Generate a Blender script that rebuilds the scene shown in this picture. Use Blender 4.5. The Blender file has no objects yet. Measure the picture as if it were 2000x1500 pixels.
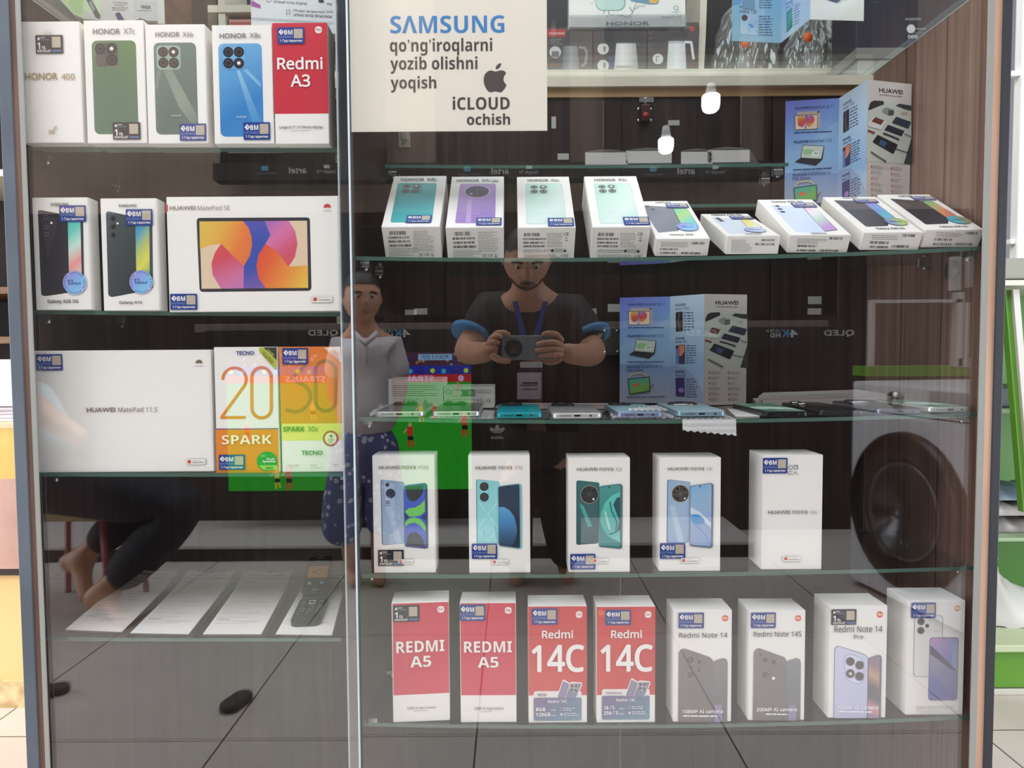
import bpy, bmesh, math, random
import numpy as np
from mathutils import Vector, Matrix, Euler

random.seed(7)
S = bpy.context.scene
COL = S.collection
R = math.radians

# ------------------------------------------------------------------ camera
# The glass of the shop window is the plane y = 0; the photographer stands at
# y = -1.05 with the phone 0.92 m above the tiled floor (z = 0).
F, CX, CY = 1387.0, 1000.0, 750.0
CAM = Vector((0.0, -1.05, 0.92))
ROT = Matrix.Rotation(R(90 - 2.8), 3, 'X') @ Matrix.Rotation(R(-0.38), 3, 'Z')
cd = bpy.data.cameras.new('camera')
cd.sensor_width = 36.0
cd.lens = F / 2000.0 * 36.0
cd.clip_start = 0.02
cd.clip_end = 60
co = bpy.data.objects.new('camera', cd)
COL.objects.link(co)
co.matrix_world = Matrix.Translation(CAM) @ ROT.to_4x4()
S.camera = co

# ------------------------------------------------------------------ light
S.view_settings.view_transform = 'Standard'
S.view_settings.look = 'None'
S.view_settings.gamma = 1.0
S.view_settings.exposure = 0.0
S.view_settings.use_curve_mapping = False
wd = bpy.data.worlds.new('world')
S.world = wd
wd.use_nodes = True
bg = wd.node_tree.nodes['Background']
bg.inputs[0].default_value = (0.86, 0.93, 1.0, 1)
bg.inputs[1].default_value = 0.20


def area(name, loc, aim, sx, sy, power, col):
    l = bpy.data.lights.new(name, 'AREA')
    l.shape = 'RECTANGLE'
    l.size, l.size_y = sx, sy
    l.energy = power
    l.color = col
    o = bpy.data.objects.new(name, l)
    COL.objects.link(o)
    o.location = loc
    d = Vector(aim) - Vector(loc)
    o.rotation_euler = d.to_track_quat('-Z', 'Y').to_euler()
    return o


area('passage_daylight', (-0.7, -1.3, 3.6), (-0.7, -1.15, 0.0), 4.6, 2.2, 222, (0.925, 0.96, 1.0))
area('entrance_daylight', (-4.2, -1.35, 1.05), (-0.7, -0.7, 0.1), 2.0, 2.0, 145, (0.925, 0.96, 1.0))
area('right_end_fill', (4.2, -1.35, 1.05), (0.4, -0.5, 0.35), 2.0, 2.0, 150, (0.925, 0.96, 1.0))  # added fill from the unseen right end, evens out light on the box fronts
area('shop_ceiling_light', (0.3, 1.9, 3.35), (0.3, 1.7, 0.0), 2.4, 1.6, 34, (0.95, 0.97, 1.0))


# ------------------------------------------------------------------ geometry of the picture
def ray(px, py):
    return ROT @ Vector(((px - CX) / F, -(py - CY) / F, -1.0))


def at(px, py, y):
    """The point of the vertical plane y that shows at a pixel."""
    v = ray(px, py)
    return CAM + v * ((y - CAM.y) / v.y)


def at_z(px, py, z):
    v = ray(px, py)
    return CAM + v * ((z - CAM.z) / v.z)


def px(P):
    v = ROT.transposed() @ (Vector(P) - CAM)
    return (CX + F * v.x / -v.z, CY - F * v.y / -v.z)


def mir(px, py, d):
    """A point seen in the window glass, d metres of light path from the camera."""
    p = at(px, py, d - 1.05)
    return Vector((p.x, -p.y, p.z))


# ------------------------------------------------------------------ materials
MATS = {}


def lin(c):
    c = c / 255.0
    return c / 12.92 if c <= 0.04045 else ((c + 0.055) / 1.055) ** 2.4


def rgb(c):
    return (lin(c[0]), lin(c[1]), lin(c[2]), 1.0)


def base(name):
    m = bpy.data.materials.new(name)
    m.use_nodes = True
    nt = m.node_tree
    return m, nt, nt.nodes['Principled BSDF'], nt.nodes['Material Output']


def mat(c, rough=0.45, metal=0.0, spec=0.4, name=None):
    k = ('p', tuple(c), rough, metal, spec)
    if k in MATS:
        return MATS[k]
    m, nt, b, o = base(name or 'paint_%d_%d_%d' % tuple(c))
    b.inputs['Base Color'].default_value = rgb(c)
    b.inputs['Roughness'].default_value = rough
    b.inputs['Metallic'].default_value = metal
    b.inputs['Specular IOR Level'].default_value = spec
    MATS[k] = m
    return m


def grad(stops, ang=90.0, rough=0.4):
    """Printed colour blend across a shape (0 = left to right, 90 = top to bottom)."""
    k = ('g', tuple(tuple(s) if not isinstance(s[1], (int, float)) else tuple(s) for s in stops), ang, rough)
    if k in MATS:
        return MATS[k]
    m, nt, b, o = base('printed_blend')
    uv = nt.nodes.new('ShaderNodeUVMap')
    uv.uv_map = 'UVMap'
    dot = nt.nodes.new('ShaderNodeVectorMath')
    dot.operation = 'DOT_PRODUCT'
    a = R(ang)
    dx, dy = math.cos(a), math.sin(a)
    lo = min(0, dx) + min(0, dy)
    hi = max(0, dx) + max(0, dy)
    dot.inputs[1].default_value = (dx, dy, 0)
    mr = nt.nodes.new('ShaderNodeMapRange')
    mr.inputs[1].default_value = lo
    mr.inputs[2].default_value = hi
    cr = nt.nodes.new('ShaderNodeValToRGB')
    n = len(stops)
    el = cr.color_ramp.elements
    while len(el) < n:
        el.new(0.5)
    for i, c in enumerate(stops):
        el[i].position = i / (n - 1)
        el[i].color = rgb(c)
    L = nt.links
    L.new(uv.outputs[0], dot.inputs[0])
    L.new(dot.outputs['Value'], mr.inputs[0])
    L.new(mr.outputs[0], cr.inputs[0])
    L.new(cr.outputs[0], b.inputs['Base Color'])
    b.inputs['Roughness'].default_value = rough
    MATS[k] = m
    return m


def wood(name, c0, c1, rough=0.4, sx=60.0, sz=2.2, spec=0.4):
    m, nt, b, o = base(name)
    tc = nt.nodes.new('ShaderNodeTexCoord')
    mp = nt.nodes.new('ShaderNodeMapping')
    mp.inputs['Scale'].default_value = (sx, sx, sz)
    n1 = nt.nodes.new('ShaderNodeTexNoise')
    n1.inputs['Scale'].default_value = 1.0
    n1.inputs['Detail'].default_value = 6.0
    n1.inputs['Distortion'].default_value = 0.6
    cr = nt.nodes.new('ShaderNodeValToRGB')
    cr.color_ramp.elements[0].position = 0.3
    cr.color_ramp.elements[1].position = 0.72
    cr.color_ramp.elements[0].color = rgb(c0)
    cr.color_ramp.elements[1].color = rgb(c1)
    L = nt.links
    L.new(tc.outputs['Object'], mp.inputs[0])
    L.new(mp.outputs[0], n1.inputs['Vector'])
    L.new(n1.outputs[0], cr.inputs[0])
    L.new(cr.outputs[0], b.inputs['Base Color'])
    b.inputs['Roughness'].default_value = rough
    b.inputs['Specular IOR Level'].default_value = spec
    return m


def noisy(name, c0, c1, scale=8.0, rough=0.6, metal=0.0, bump=0.0):
    m, nt, b, o = base(name)
    tc = nt.nodes.new('ShaderNodeTexCoord')
    n1 = nt.nodes.new('ShaderNodeTexNoise')
    n1.inputs['Scale'].default_value = scale
    n1.inputs['Detail'].default_value = 5.0
    cr = nt.nodes.new('ShaderNodeValToRGB')
    cr.color_ramp.elements[0].position = 0.35
    cr.color_ramp.elements[1].position = 0.65
    cr.color_ramp.elements[0].color = rgb(c0)
    cr.color_ramp.elements[1].color = rgb(c1)
    L = nt.links
    L.new(tc.outputs['Object'], n1.inputs['Vector'])
    L.new(n1.outputs[0], cr.inputs[0])
    L.new(cr.outputs[0], b.inputs['Base Color'])
    b.inputs['Roughness'].default_value = rough
    b.inputs['Metallic'].default_value = metal
    if bump:
        bp = nt.nodes.new('ShaderNodeBump')
        bp.inputs['Strength'].default_value = bump
        L.new(n1.outputs[0], bp.inputs['Height'])
        L.new(bp.outputs[0], b.inputs['Normal'])
    return m


def sheet_glass(name, tint, r0, rough=0.0, cloud=0.0, white=(0.9, 0.9, 0.9, 1)):
    """Thin clear sheet: straight transmission, Fresnel mirror, optional milky share."""
    m = bpy.data.materials.new(name)
    m.use_nodes = True
    nt = m.node_tree
    nt.nodes.clear()
    o = nt.nodes.new('ShaderNodeOutputMaterial')
    tr = nt.nodes.new('ShaderNodeBsdfTransparent')
    tr.inputs[0].default_value = tint
    gl = nt.nodes.new('ShaderNodeBsdfGlossy')
    gl.inputs['Roughness'].default_value = rough
    gl.inputs['Color'].default_value = (0.97, 1.0, 1.0, 1)
    lw = nt.nodes.new('ShaderNodeLayerWeight')
    lw.inputs[0].default_value = 0.5
    pw = nt.nodes.new('ShaderNodeMath')
    pw.operation = 'POWER'
    pw.inputs[1].default_value = 5.0
    ma = nt.nodes.new('ShaderNodeMath')
    ma.operation = 'MULTIPLY_ADD'
    ma.inputs[1].default_value = 0.9 - r0
    ma.inputs[2].default_value = r0
    mx = nt.nodes.new('ShaderNodeMixShader')
    L = nt.links
    L.new(lw.outputs['Facing'], pw.inputs[0])
    L.new(pw.outputs[0], ma.inputs[0])
    L.new(ma.outputs[0], mx.inputs[0])
    last = tr.outputs[0]
    if cloud:
        df = nt.nodes.new('ShaderNodeBsdfDiffuse')
        df.inputs[0].default_value = white
        m2 = nt.nodes.new('ShaderNodeMixShader')
        m2.inputs[0].default_value = cloud
        L.new(tr.outputs[0], m2.inputs[1])
        L.new(df.outputs[0], m2.inputs[2])
        last = m2.outputs[0]
    L.new(last, mx.inputs[1])
    L.new(gl.outputs[0], mx.inputs[2])
    L.new(mx.outputs[0], o.inputs[0])
    return m


def glow(name, c, k):
    m = bpy.data.materials.new(name)
    m.use_nodes = True
    nt = m.node_tree
    nt.nodes.clear()
    o = nt.nodes.new('ShaderNodeOutputMaterial')
    e = nt.nodes.new('ShaderNodeEmission')
    e.inputs[0].default_value = rgb(c)
    e.inputs[1].default_value = k
    nt.links.new(e.outputs[0], o.inputs[0])
    return m


CARD = mat((238, 235, 231), 0.42, name='white_card')
CARD2 = mat((226, 223, 219), 0.5, name='white_card_side')
WHITE = mat((244, 241, 237), 0.4)
GREY = mat((120, 116, 114), 0.5)
DGREY = mat((72, 70, 72), 0.5)
INK = mat((48, 46, 48), 0.5)
LINE = mat((150, 146, 142), 0.5)
GOLD = mat((160, 136, 96), 0.4)
BROWNINK = mat((125, 108, 96), 0.45)
NAVY = mat((32, 62, 140), 0.4)
BLACKST = mat((34, 34, 46), 0.4)
QR = mat((186, 174, 156), 0.5)
LENS = mat((44, 44, 48), 0.2)
LENS2 = mat((84, 84, 88), 0.25)
REDC = mat((196, 44, 58), 0.35)
ORANGE = mat((226, 108, 62), 0.4)
CHROME = mat((200, 200, 198), 0.25, 1.0)
PLAST = mat((214, 214, 210), 0.4)
BLACKP = mat((22, 22, 25), 0.3)
PANE = sheet_glass('window_glass', (0.98, 0.98, 0.98, 1), 0.088)
SHELFG = sheet_glass('shelf_glass', (0.93, 0.965, 0.95, 1), 0.05)
EDGEG = mat((74, 102, 92), 0.15, 0.0, 0.6, name='glass_cut_edge')
EDGER = mat((34, 46, 42), 0.3, 0.0, 0.3, name='glass_rear_edge')
PEDGE = mat((190, 202, 206), 0.25, 0.0, 0.6, name='pane_cut_edge')
ACRYL = sheet_glass('clear_acrylic', (0.93, 0.94, 0.95, 1), 0.06, 0.02, 0.07)
FILM = sheet_glass('clear_film', (0.96, 0.96, 0.96, 1), 0.10, 0.12, 0.14)
WRAP = sheet_glass('bubble_film', (0.95, 0.95, 0.96, 1), 0.10, 0.15, 0.62)


# ------------------------------------------------------------------ mesh builder
class MB:
    def __init__(s):
        s.v, s.f, s.mi, s.uv, s.sm, s.mats = [], [], [], [], [], []

    def idx(s, m):
        if m not in s.mats:
            s.mats.append(m)
        return s.mats.index(m)

    def face(s, pts, m, uv=None, sm=False):
        k = len(s.v)
        s.v += [tuple(p) for p in pts]
        s.f.append(tuple(range(k, k + len(pts))))
        s.mi.append(s.idx(m))
        s.uv.append(uv or [(0, 0)] * len(pts))
        s.sm.append(sm)

    def raw(s, verts, faces, m, M=None, sm=False):
        k = len(s.v)
        s.v += [tuple(M @ Vector(p)) if M else tuple(p) for p in verts]
        i = s.idx(m)
        for f in faces:
            s.f.append(tuple(a + k for a in f))
            s.mi.append(i)
            s.uv.append([(0, 0)] * len(f))
            s.sm.append(sm)

    def bm(s, b, m, M=None, sm=False):
        b.verts.ensure_lookup_table()
        b.verts.index_update()
        s.raw([v.co.copy() for v in b.verts], [[v.index for v in f.verts] for f in b.faces], m, M, sm)
        b.free()

    def box(s, lo, hi, m, bev=0.0, M=None):
        b = bmesh.new()
        bmesh.ops.create_cube(b, size=1.0)
        lo, hi = Vector(lo), Vector(hi)
        for v in b.verts:
            v.co = Vector([(lo[i] + hi[i]) / 2 + v.co[i] * (hi[i] - lo[i]) for i in range(3)])
        if bev:
            bmesh.ops.bevel(b, geom=b.edges[:], offset=bev, segments=2, profile=0.6, affect='EDGES')
        s.bm(b, m, M)
        return s

    def cyl(s, p0, p1, r0, m, r1=None, n=20, sm=True):
        p0, p1 = Vector(p0), Vector(p1)
        r1 = r0 if r1 is None else r1
        b = bmesh.new()
        d = (p1 - p0)
        bmesh.ops.create_cone(b, cap_ends=True, segments=n, radius1=r0, radius2=r1, depth=d.length)
        M = Matrix.Translation((p0 + p1) / 2) @ d.to_track_quat('Z', 'Y').to_matrix().to_4x4()
        s.bm(b, m, M, sm)
        return s

    def ball(s, c, r, m, sc=(1, 1, 1), n=20):
        b = bmesh.new()
        bmesh.ops.create_uvsphere(b, u_segments=n, v_segments=n // 2 + 2, radius=r)
        s.bm(b, m, Matrix.Translation(Vector(c)) @ Matrix.Diagonal((sc[0], sc[1], sc[2], 1)), True)
        return s

    def tube(s, pts, r, m, n=8):
        pts = [Vector(p) for p in pts]
        vs, fs = [], []
        for i, p in enumerate(pts):
            d = (pts[min(i + 1, len(pts) - 1)] - pts[max(i - 1, 0)]).normalized()
            q = d.to_track_quat('Z', 'Y')
            rr = r[i] if isinstance(r, (list, tuple)) else r
            for k in range(n):
                a = 2 * math.pi * k / n
                vs.append(p + q @ Vector((math.cos(a) * rr, math.sin(a) * rr, 0)))
        for i in range(len(pts) - 1):
            for k in range(n):
                fs.append((i * n + k, i * n + (k + 1) % n, (i + 1) * n + (k + 1) % n, (i + 1) * n + k))
        fs.append(tuple(range(n))[::-1])
        fs.append(tuple(range((len(pts) - 1) * n, len(pts) * n)))
        s.raw(vs, fs, m, None, True)
        return s

    def lathe(s, prof, m, M=None, n=28):
        vs, fs = [], []
        for (r, z) in prof:
            for k in range(n):
                a = 2 * math.pi * k / n
                vs.append((r * math.cos(a), r * math.sin(a), z))
        for i in range(len(prof) - 1):
            for k in range(n):
                fs.append((i * n + k, i * n + (k + 1) % n, (i + 1) * n + (k + 1) % n, (i + 1) * n + k))
        fs.append(tuple(range(n))[::-1])
        fs.append(tuple(range((len(prof) - 1) * n, len(prof) * n)))
        s.raw(vs, fs, m, M, True)
        return s

    def slab(s, w, l, z0, z1, r, m, bev=0.0008, M=None, n=6):
        """Rounded rectangle w x l (centre at origin), extruded from z0 to z1."""
        out = rrect_pts(-w / 2, -l / 2, w / 2, l / 2, r, n)
        b = bmesh.new()
        vs = [b.verts.new((x, y, z0)) for x, y in out]
        f = b.faces.new(vs)
        f.normal_update()
        if f.normal.z > 0:
            f.normal_flip()
        ex = bmesh.ops.extrude_face_region(b, geom=[f])
        for v in ex['geom']:
            if isinstance(v, bmesh.types.BMVert):
                v.co.z = z1
        if bev:
            ed = [e for e in b.edges if abs(e.verts[0].co.z - e.verts[1].co.z) < 1e-9]
            bmesh.ops.bevel(b, geom=ed, offset=bev, segments=2, profile=0.5, affect='EDGES')
        s.bm(b, m, M)
        return s

    def grid(s, fn, nu, nv, m, sm=True):
        vs = [fn(i / nu, j / nv) for j in range(nv + 1) for i in range(nu + 1)]
        fs = [(j * (nu + 1) + i, j * (nu + 1) + i + 1, (j + 1) * (nu + 1) + i + 1, (j + 1) * (nu + 1) + i)
              for j in range(nv) for i in range(nu)]
        s.raw(vs, fs, m, None, sm)
        return s

    def build(s, name, parent=None, M=None, weld=False):
        me = bpy.data.meshes.new(name)
        me.from_pydata(s.v, [], s.f)
        for m in s.mats:
            me.materials.append(m)
        me.polygons.foreach_set('material_index', s.mi)
        me.polygons.foreach_set('use_smooth', s.sm)
        if any(any(t != (0, 0) for t in u) for u in s.uv):
            ul = me.uv_layers.new(name='UVMap')
            flat = [c for u in s.uv for t in u for c in t]
            ul.data.foreach_set('uv', flat)
        me.update()
        if weld:
            b = bmesh.new()
            b.from_mesh(me)
            bmesh.ops.remove_doubles(b, verts=b.verts[:], dist=1e-5)
            b.to_mesh(me)
            b.free()
        o = bpy.data.objects.new(name, me)
        COL.objects.link(o)
        if parent:
            o.parent = parent
        if M is not None:
            o.matrix_local = M
        return o


def rrect_pts(x0, y0, x1, y1, r, n=5):
    r = min(r, abs(x1 - x0) / 2 * 0.999, abs(y1 - y0) / 2 * 0.999)
    if r <= 0:
        return [(x0, y0), (x1, y0), (x1, y1), (x0, y1)]
    p = []
    for cx, cy, a0 in ((x1 - r, y0 + r, -90), (x1 - r, y1 - r, 0), (x0 + r, y1 - r, 90), (x0 + r, y0 + r, 180)):
        for k in range(n + 1):
            a = R(a0 + 90 * k / n)
            p.append((cx + r * math.cos(a), cy + r * math.sin(a)))
    return p


def empty(name, M, label, cat, group=None):
    o = bpy.data.objects.new(name, None)
    o.empty_display_size = 0.02
    COL.objects.link(o)
    o.matrix_world = M if isinstance(M, Matrix) else Matrix.Translation(Vector(M))
    return tag(o, label, cat, group)


def tag(o, label, cat, group=None):
    o['label'] = label
    o['category'] = cat
    if group:
        o['group'] = group
    return o


def struct(o):
    o['kind'] = 'structure'
    return o


# ------------------------------------------------------------------ lettering
TXT = {}


def raw_glyphs(t):
    c = bpy.data.curves.new('lettering', 'FONT')
    c.body = t
    c.size = 1.0
    c.resolution_u = 3
    o = bpy.data.objects.new('lettering', c)
    COL.objects.link(o)
    bpy.context.view_layer.update()
    me = bpy.data.meshes.new_from_object(o.evaluated_get(bpy.context.evaluated_depsgraph_get()))
    vs = np.array([v.co[:2] for v in me.vertices]) if len(me.vertices) else np.zeros((1, 2))
    fs = [tuple(p.vertices) for p in me.polygons]
    bpy.data.objects.remove(o)
    bpy.data.meshes.remove(me)
    bpy.data.curves.remove(c)
    return vs, fs


def glyphs(t):
    if t in TXT:
        return TXT[t]
    vs, fs = raw_glyphs(t)
    if '\u043d' in t:
        # that letter does not fill cleanly: cut it out and set it from three bars
        k = t.index('\u043d')
        x0 = raw_glyphs(t[:k])[0][:, 0].max() + 1e-4
        x1 = raw_glyphs(t[:k + 1])[0][:, 0].max() + 1e-4
        inside = (vs[:, 0] > x0) & (vs[:, 0] < x1)
        a, b = vs[inside].min(0), vs[inside].max(0)
        fs = [f for f in fs if not all(inside[q] for q in f)]
        w, m = (b[0] - a[0]) * .2, (a[1] + b[1]) / 2
        for (l, d, r, u) in ((a[0], a[1], a[0] + w, b[1]), (b[0] - w, a[1], b[0], b[1]), (a[0], m - w * .45, b[0], m + w * .45)):
            n = len(vs)
            vs = np.vstack([vs, [[l, d], [r, d], [r, u], [l, u]]])
            fs.append((n, n + 1, n + 2, n + 3))
    lo, hi = vs.min(0), vs.max(0)
    TXT[t] = ((vs - lo) / np.maximum(hi - lo, 1e-6), fs)
    return TXT[t]


GEO = {'HONOR', 'HUAWEI', 'nova', 'X7c', 'X6b', 'X8a', 'X8c', 'X9c', 'X6c', '400', 'TECNO', 'C', 'E', 'CE', '4', 'Lite'}


def face_of(t, bold):
    """Swap letters for the sans or bold sans alphabets the way the packaging is set."""
    if t in GEO:
        return t, bold * .6
    heavy = bold >= .045
    out = ''
    for ch in t:
        q = ord(ch)
        if 'A' <= ch <= 'Z':
            out += chr((0x1D5D4 if heavy else 0x1D5A0) + q - 65)
        elif 'a' <= ch <= 'z':
            out += chr((0x1D5EE if heavy else 0x1D5BA) + q - 97)
        elif '0' <= ch <= '9':
            out += chr((0x1D7EC if heavy else 0x1D7E2) + q - 48)
        elif ch == '\u039b' and heavy:
            out += chr(0x1D760)
        else:
            out += ch
    return out, (0 if heavy else bold * .7)


def homog(q):
    """3x3 map from picture points TL, TR, BL, BR to the unit square (v down)."""
    src = [q[0], q[1], q[2], q[3]]
    dst = [(0, 0), (1, 0), (0, 1), (1, 1)]
    A, b = [], []
    for (x, y), (u, v) in zip(src, dst):
        A.append([x, y, 1, 0, 0, 0, -u * x, -u * y]); b.append(u)
        A.append([0, 0, 0, x, y, 1, -v * x, -v * y]); b.append(v)
    h = np.linalg.solve(np.array(A, float), np.array(b, float))
    return np.append(h, 1).reshape(3, 3)


class Face:
    """A flat face to print on: corner o, right and down unit vectors, size, and the four
    picture points of its corners so that artwork can be read straight off the photograph."""

    def __init__(s, o, right, down, W, H, q=((0, 0), (1, 0), (0, 1), (1, 1))):
        s.o, s.r, s.d, s.W, s.H = Vector(o), Vector(right), Vector(down), W, H
        s.n = s.d.cross(s.r).normalized()
        s.h = homog(q)

    def uv(s, x, y):
        w = s.h @ np.array([x, y, 1.0])
        return w[0] / w[2], w[1] / w[2]

    def span(s, x0, y0, x1, y1):
        xm, ym = (x0 + x1) / 2, (y0 + y1) / 2
        return s.uv(x0, ym)[0], s.uv(xm, y0)[1], s.uv(x1, ym)[0], s.uv(xm, y1)[1]

    def sub(s, x0, y0, x1, y1, k=0.0):
        u0, v0, u1, v1 = s.span(x0, y0, x1, y1)
        return Face(s.o + s.r * (u0 * s.W) + s.d * (v0 * s.H) + s.n * k, s.r, s.d, (u1 - u0) * s.W, (v1 - v0) * s.H)


def cam_face(o, right, down, W, H, cr):
    """A face whose artwork is given in the pixels of a crop (offset x, offset y, scale) of the photograph."""
    o, right, down = Vector(o), Vector(right), Vector(down)
    q = []
    for p in (o, o + right * W, o + down * H, o + right * W + down * H):
        x, y = px(p)
        q.append(((x - cr[0]) * cr[2], (y - cr[1]) * cr[2]))
    return Face(o, right, down, W, H, q)


class Print:
    def __init__(s, face, k0=0.0002):
        s.f, s.mb, s.k = face, MB(), k0

    def up(s):
        s.k += 0.00005

    def p3(s, u, v):
        f = s.f
        return f.o + f.r * (u * f.W) + f.d * (v * f.H) + f.n * s.k

    def uvpoly(s, pts, m):
        us = [p[0] for p in pts]
        vs = [p[1] for p in pts]
        lo = (min(us), min(vs))
        sz = (max(max(us) - lo[0], 1e-6), max(max(vs) - lo[1], 1e-6))
        ar = sum(pts[i - 1][0] * pts[i][1] - pts[i][0] * pts[i - 1][1] for i in range(len(pts)))
        if ar > 0:
            pts = pts[::-1]
        s.up()
        s.mb.face([s.p3(*p) for p in pts], m, [((p[0] - lo[0]) / sz[0], (p[1] - lo[1]) / sz[1]) for p in pts])
        return s

    def poly(s, pts, m, rnd=0.0):
        if rnd:
            pts = rounded(pts, rnd)
        return s.uvpoly([s.f.uv(*p) for p in pts], m)

    def rect(s, x0, y0, x1, y1, m, r=0.0):
        u0, v0, u1, v1 = s.f.span(x0, y0, x1, y1)
        W, H = s.f.W, s.f.H
        pts = rrect_pts(u0 * W, v0 * H, u1 * W, v1 * H, r)
        return s.uvpoly([(x / W, y / H) for x, y in pts], m)

    def frame(s, x0, y0, x1, y1, m, inner, r=0.0, t=0.0004):
        s.rect(x0, y0, x1, y1, m, r)
        u0, v0, u1, v1 = s.f.span(x0, y0, x1, y1)
        W, H = s.f.W, s.f.H
        pts = rrect_pts(u0 * W + t, v0 * H + t, u1 * W - t, v1 * H - t, max(r - t, 0))
        return s.uvpoly([(x / W, y / H) for x, y in pts], inner)

    def disc(s, x, y, r, m, n=22):
        u, v = s.f.uv(x, y)
        W, H = s.f.W, s.f.H
        return s.uvpoly([(u + r / W * math.cos(2 * math.pi * i / n), v + r / H * math.sin(2 * math.pi * i / n)) for i in range(n)], m)

    def pdisc(s, x, y, rp, m, n=24):
        """Disc with its radius given in picture pixels."""
        return s.poly([(x + rp * math.cos(2 * math.pi * i / n), y + rp * math.sin(2 * math.pi * i / n)) for i in range(n)], m)

    def ring(s, x, y, rp, t, m, n=24):
        s.up()
        for i in range(n):
            a, b = 2 * math.pi * i / n, 2 * math.pi * (i + 1) / n
            q = [(x + rp * math.cos(a), y + rp * math.sin(a)), (x + rp * math.cos(b), y + rp * math.sin(b)),
                 (x + (rp - t) * math.cos(b), y + (rp - t) * math.sin(b)), (x + (rp - t) * math.cos(a), y + (rp - t) * math.sin(a))]
            s.mb.face([s.p3(*s.f.uv(*p)) for p in q], m)
        return s

    def stroke(s, pts, w, m):
        """A pen line through picture points, with rounded joints."""
        s.up()
        for a, b in zip(pts[:-1], pts[1:]):
            d = Vector((b[0] - a[0], b[1] - a[1]))
            if d.length < 1e-6:
                continue
            n = Vector((-d.y, d.x)).normalized() * (w / 2)
            q = [(a[0] + n.x, a[1] + n.y), (a[0] - n.x, a[1] - n.y), (b[0] - n.x, b[1] - n.y), (b[0] + n.x, b[1] + n.y)]
            s.mb.face([s.p3(*s.f.uv(*p)) for p in q], m)
        s.up()
        for a in pts[1:-1]:
            q = [(a[0] + w / 2 * math.cos(R(45 * i)), a[1] - w / 2 * math.sin(R(45 * i))) for i in range(8)]
            s.mb.face([s.p3(*s.f.uv(*p)) for p in q], m)
        return s

    def text(s, t, x0, y0, x1, y1, m, bold=0.0):
        return s.textq(t, None, None, None, m, bold, s.f.span(x0, y0, x1, y1))

    def textq(s, t, bl, br, tl, m, bold=0.0, span=None):
        """Lettering fitted to a box (span) or to a leaning frame bottom-left, bottom-right, top-left."""
        t, bold = face_of(t, bold)
        g, fs = glyphs(t)
        if span:
            u0, v0, u1, v1 = span
            o, ex, ey = np.array([u0, v1]), np.array([u1 - u0, 0]), np.array([0, v0 - v1])
        else:
            o = np.array(s.f.uv(*bl))
            ex = np.array(s.f.uv(*br)) - o
            ey = np.array(s.f.uv(*tl)) - o
        W, H = s.f.W, s.f.H
        h = math.hypot(ey[0] * W, ey[1] * H)
        offs = [(0, 0)]
        if bold:
            e = bold * h
            offs = [(e * math.cos(R(45 * i)), e * math.sin(R(45 * i))) for i in range(8)] + [(0, 0)]
            # keep the outer size: shrink the skeleton by the pen width
            lx = math.hypot(ex[0] * W, ex[1] * H)
            kx, ky = min(e / max(lx, 1e-6), 0.2), min(bold, 0.2)
            g = np.column_stack([kx + g[:, 0] * (1 - 2 * kx), ky + g[:, 1] * (1 - 2 * ky)])
        uv = o + g[:, :1] * ex + g[:, 1:] * ey
        s.up()
        for i, (du, dv) in enumerate(offs):
            s.k += 0.000004
            s.mb.raw([s.p3(p[0] + du / W, p[1] + dv / H) for p in uv], fs, m)
        return s

    def lines(s, x0, y0, x1, y1, n, m=None, th=0.32):
        """Rows of print too small to read: word-long dashes."""
        m = m or LINE
        h = (y1 - y0) / n
        s.up()
        for i in range(n):
            e = x1 - (x1 - x0) * random.choice((0, 0, 0.05, 0.12, 0.3))
            x = x0
            while x < e:
                w = min(h * random.uniform(.8, 2.6) * max(.6, (x1 - x0) / 160), e - x)
                s.rect(x, y0 + h * i + h * 0.3, x + w, y0 + h * i + h * (0.3 + th), m)
                s.k -= 0.00005
                x += w + h * .35
        s.up()
        return s

    def bars(s, x0, y0, x1, y1, m=None, n=30):
        m = m or INK
        w = (x1 - x0) / n
        i = 0
        while i < n:
            k = random.choice((1, 1, 1, 2))
            s.rect(x0 + w * i, y0, x0 + w * (i + k * 0.62), y1, m)
            s.k -= 0.00005
            i += k + random.choice((0, 0, 1))
        s.up()
        return s

    def build(s, name, parent):
        return s.mb.build(name, parent) if s.mb.f else None

    def join(s, other):
        """Take over another print of the same face."""
        o = other.mb
        k = len(s.mb.v)
        s.mb.v += o.v
        s.mb.f += [tuple(i + k for i in f) for f in o.f]
        s.mb.mi += [s.mb.idx(o.mats[i]) for i in o.mi]
        s.mb.uv += o.uv
        s.mb.sm += o.sm
        return s


def rounded(pts, r):
    out = []
    n = len(pts)
    for i in range(n):
        p, a, b = Vector(pts[i]), Vector(pts[i - 1]), Vector(pts[(i + 1) % n])
        da, db = (a - p), (b - p)
        ra = min(r, da.length * 0.45)
        rb = min(r, db.length * 0.45)
        s0, s1 = p + da.normalized() * ra, p + db.normalized() * rb
        for k in range(5):
            t = k / 4
            q = s0 * (1 - t) ** 2 + p * 2 * t * (1 - t) + s1 * t ** 2
            out.append((q.x, q.y))
    return out


def bm_logo(p, x0, y0, x1, y1, m, back):
    """Diamond mark with a notched letter inside."""
    xm, ym = (x0 + x1) / 2, (y0 + y1) / 2
    w, h = x1 - x0, y1 - y0
    p.poly([(xm, y0), (x1, ym), (xm, y1), (x0, ym)], m, 0.03)
    p.stroke([(xm - w * .12, ym - h * .12), (xm + w * .12, ym - h * .2), (xm + w * .02, ym), (xm + w * .2, ym + h * .02), (xm - w * .02, ym + h * .24)], w * .1, back)


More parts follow.
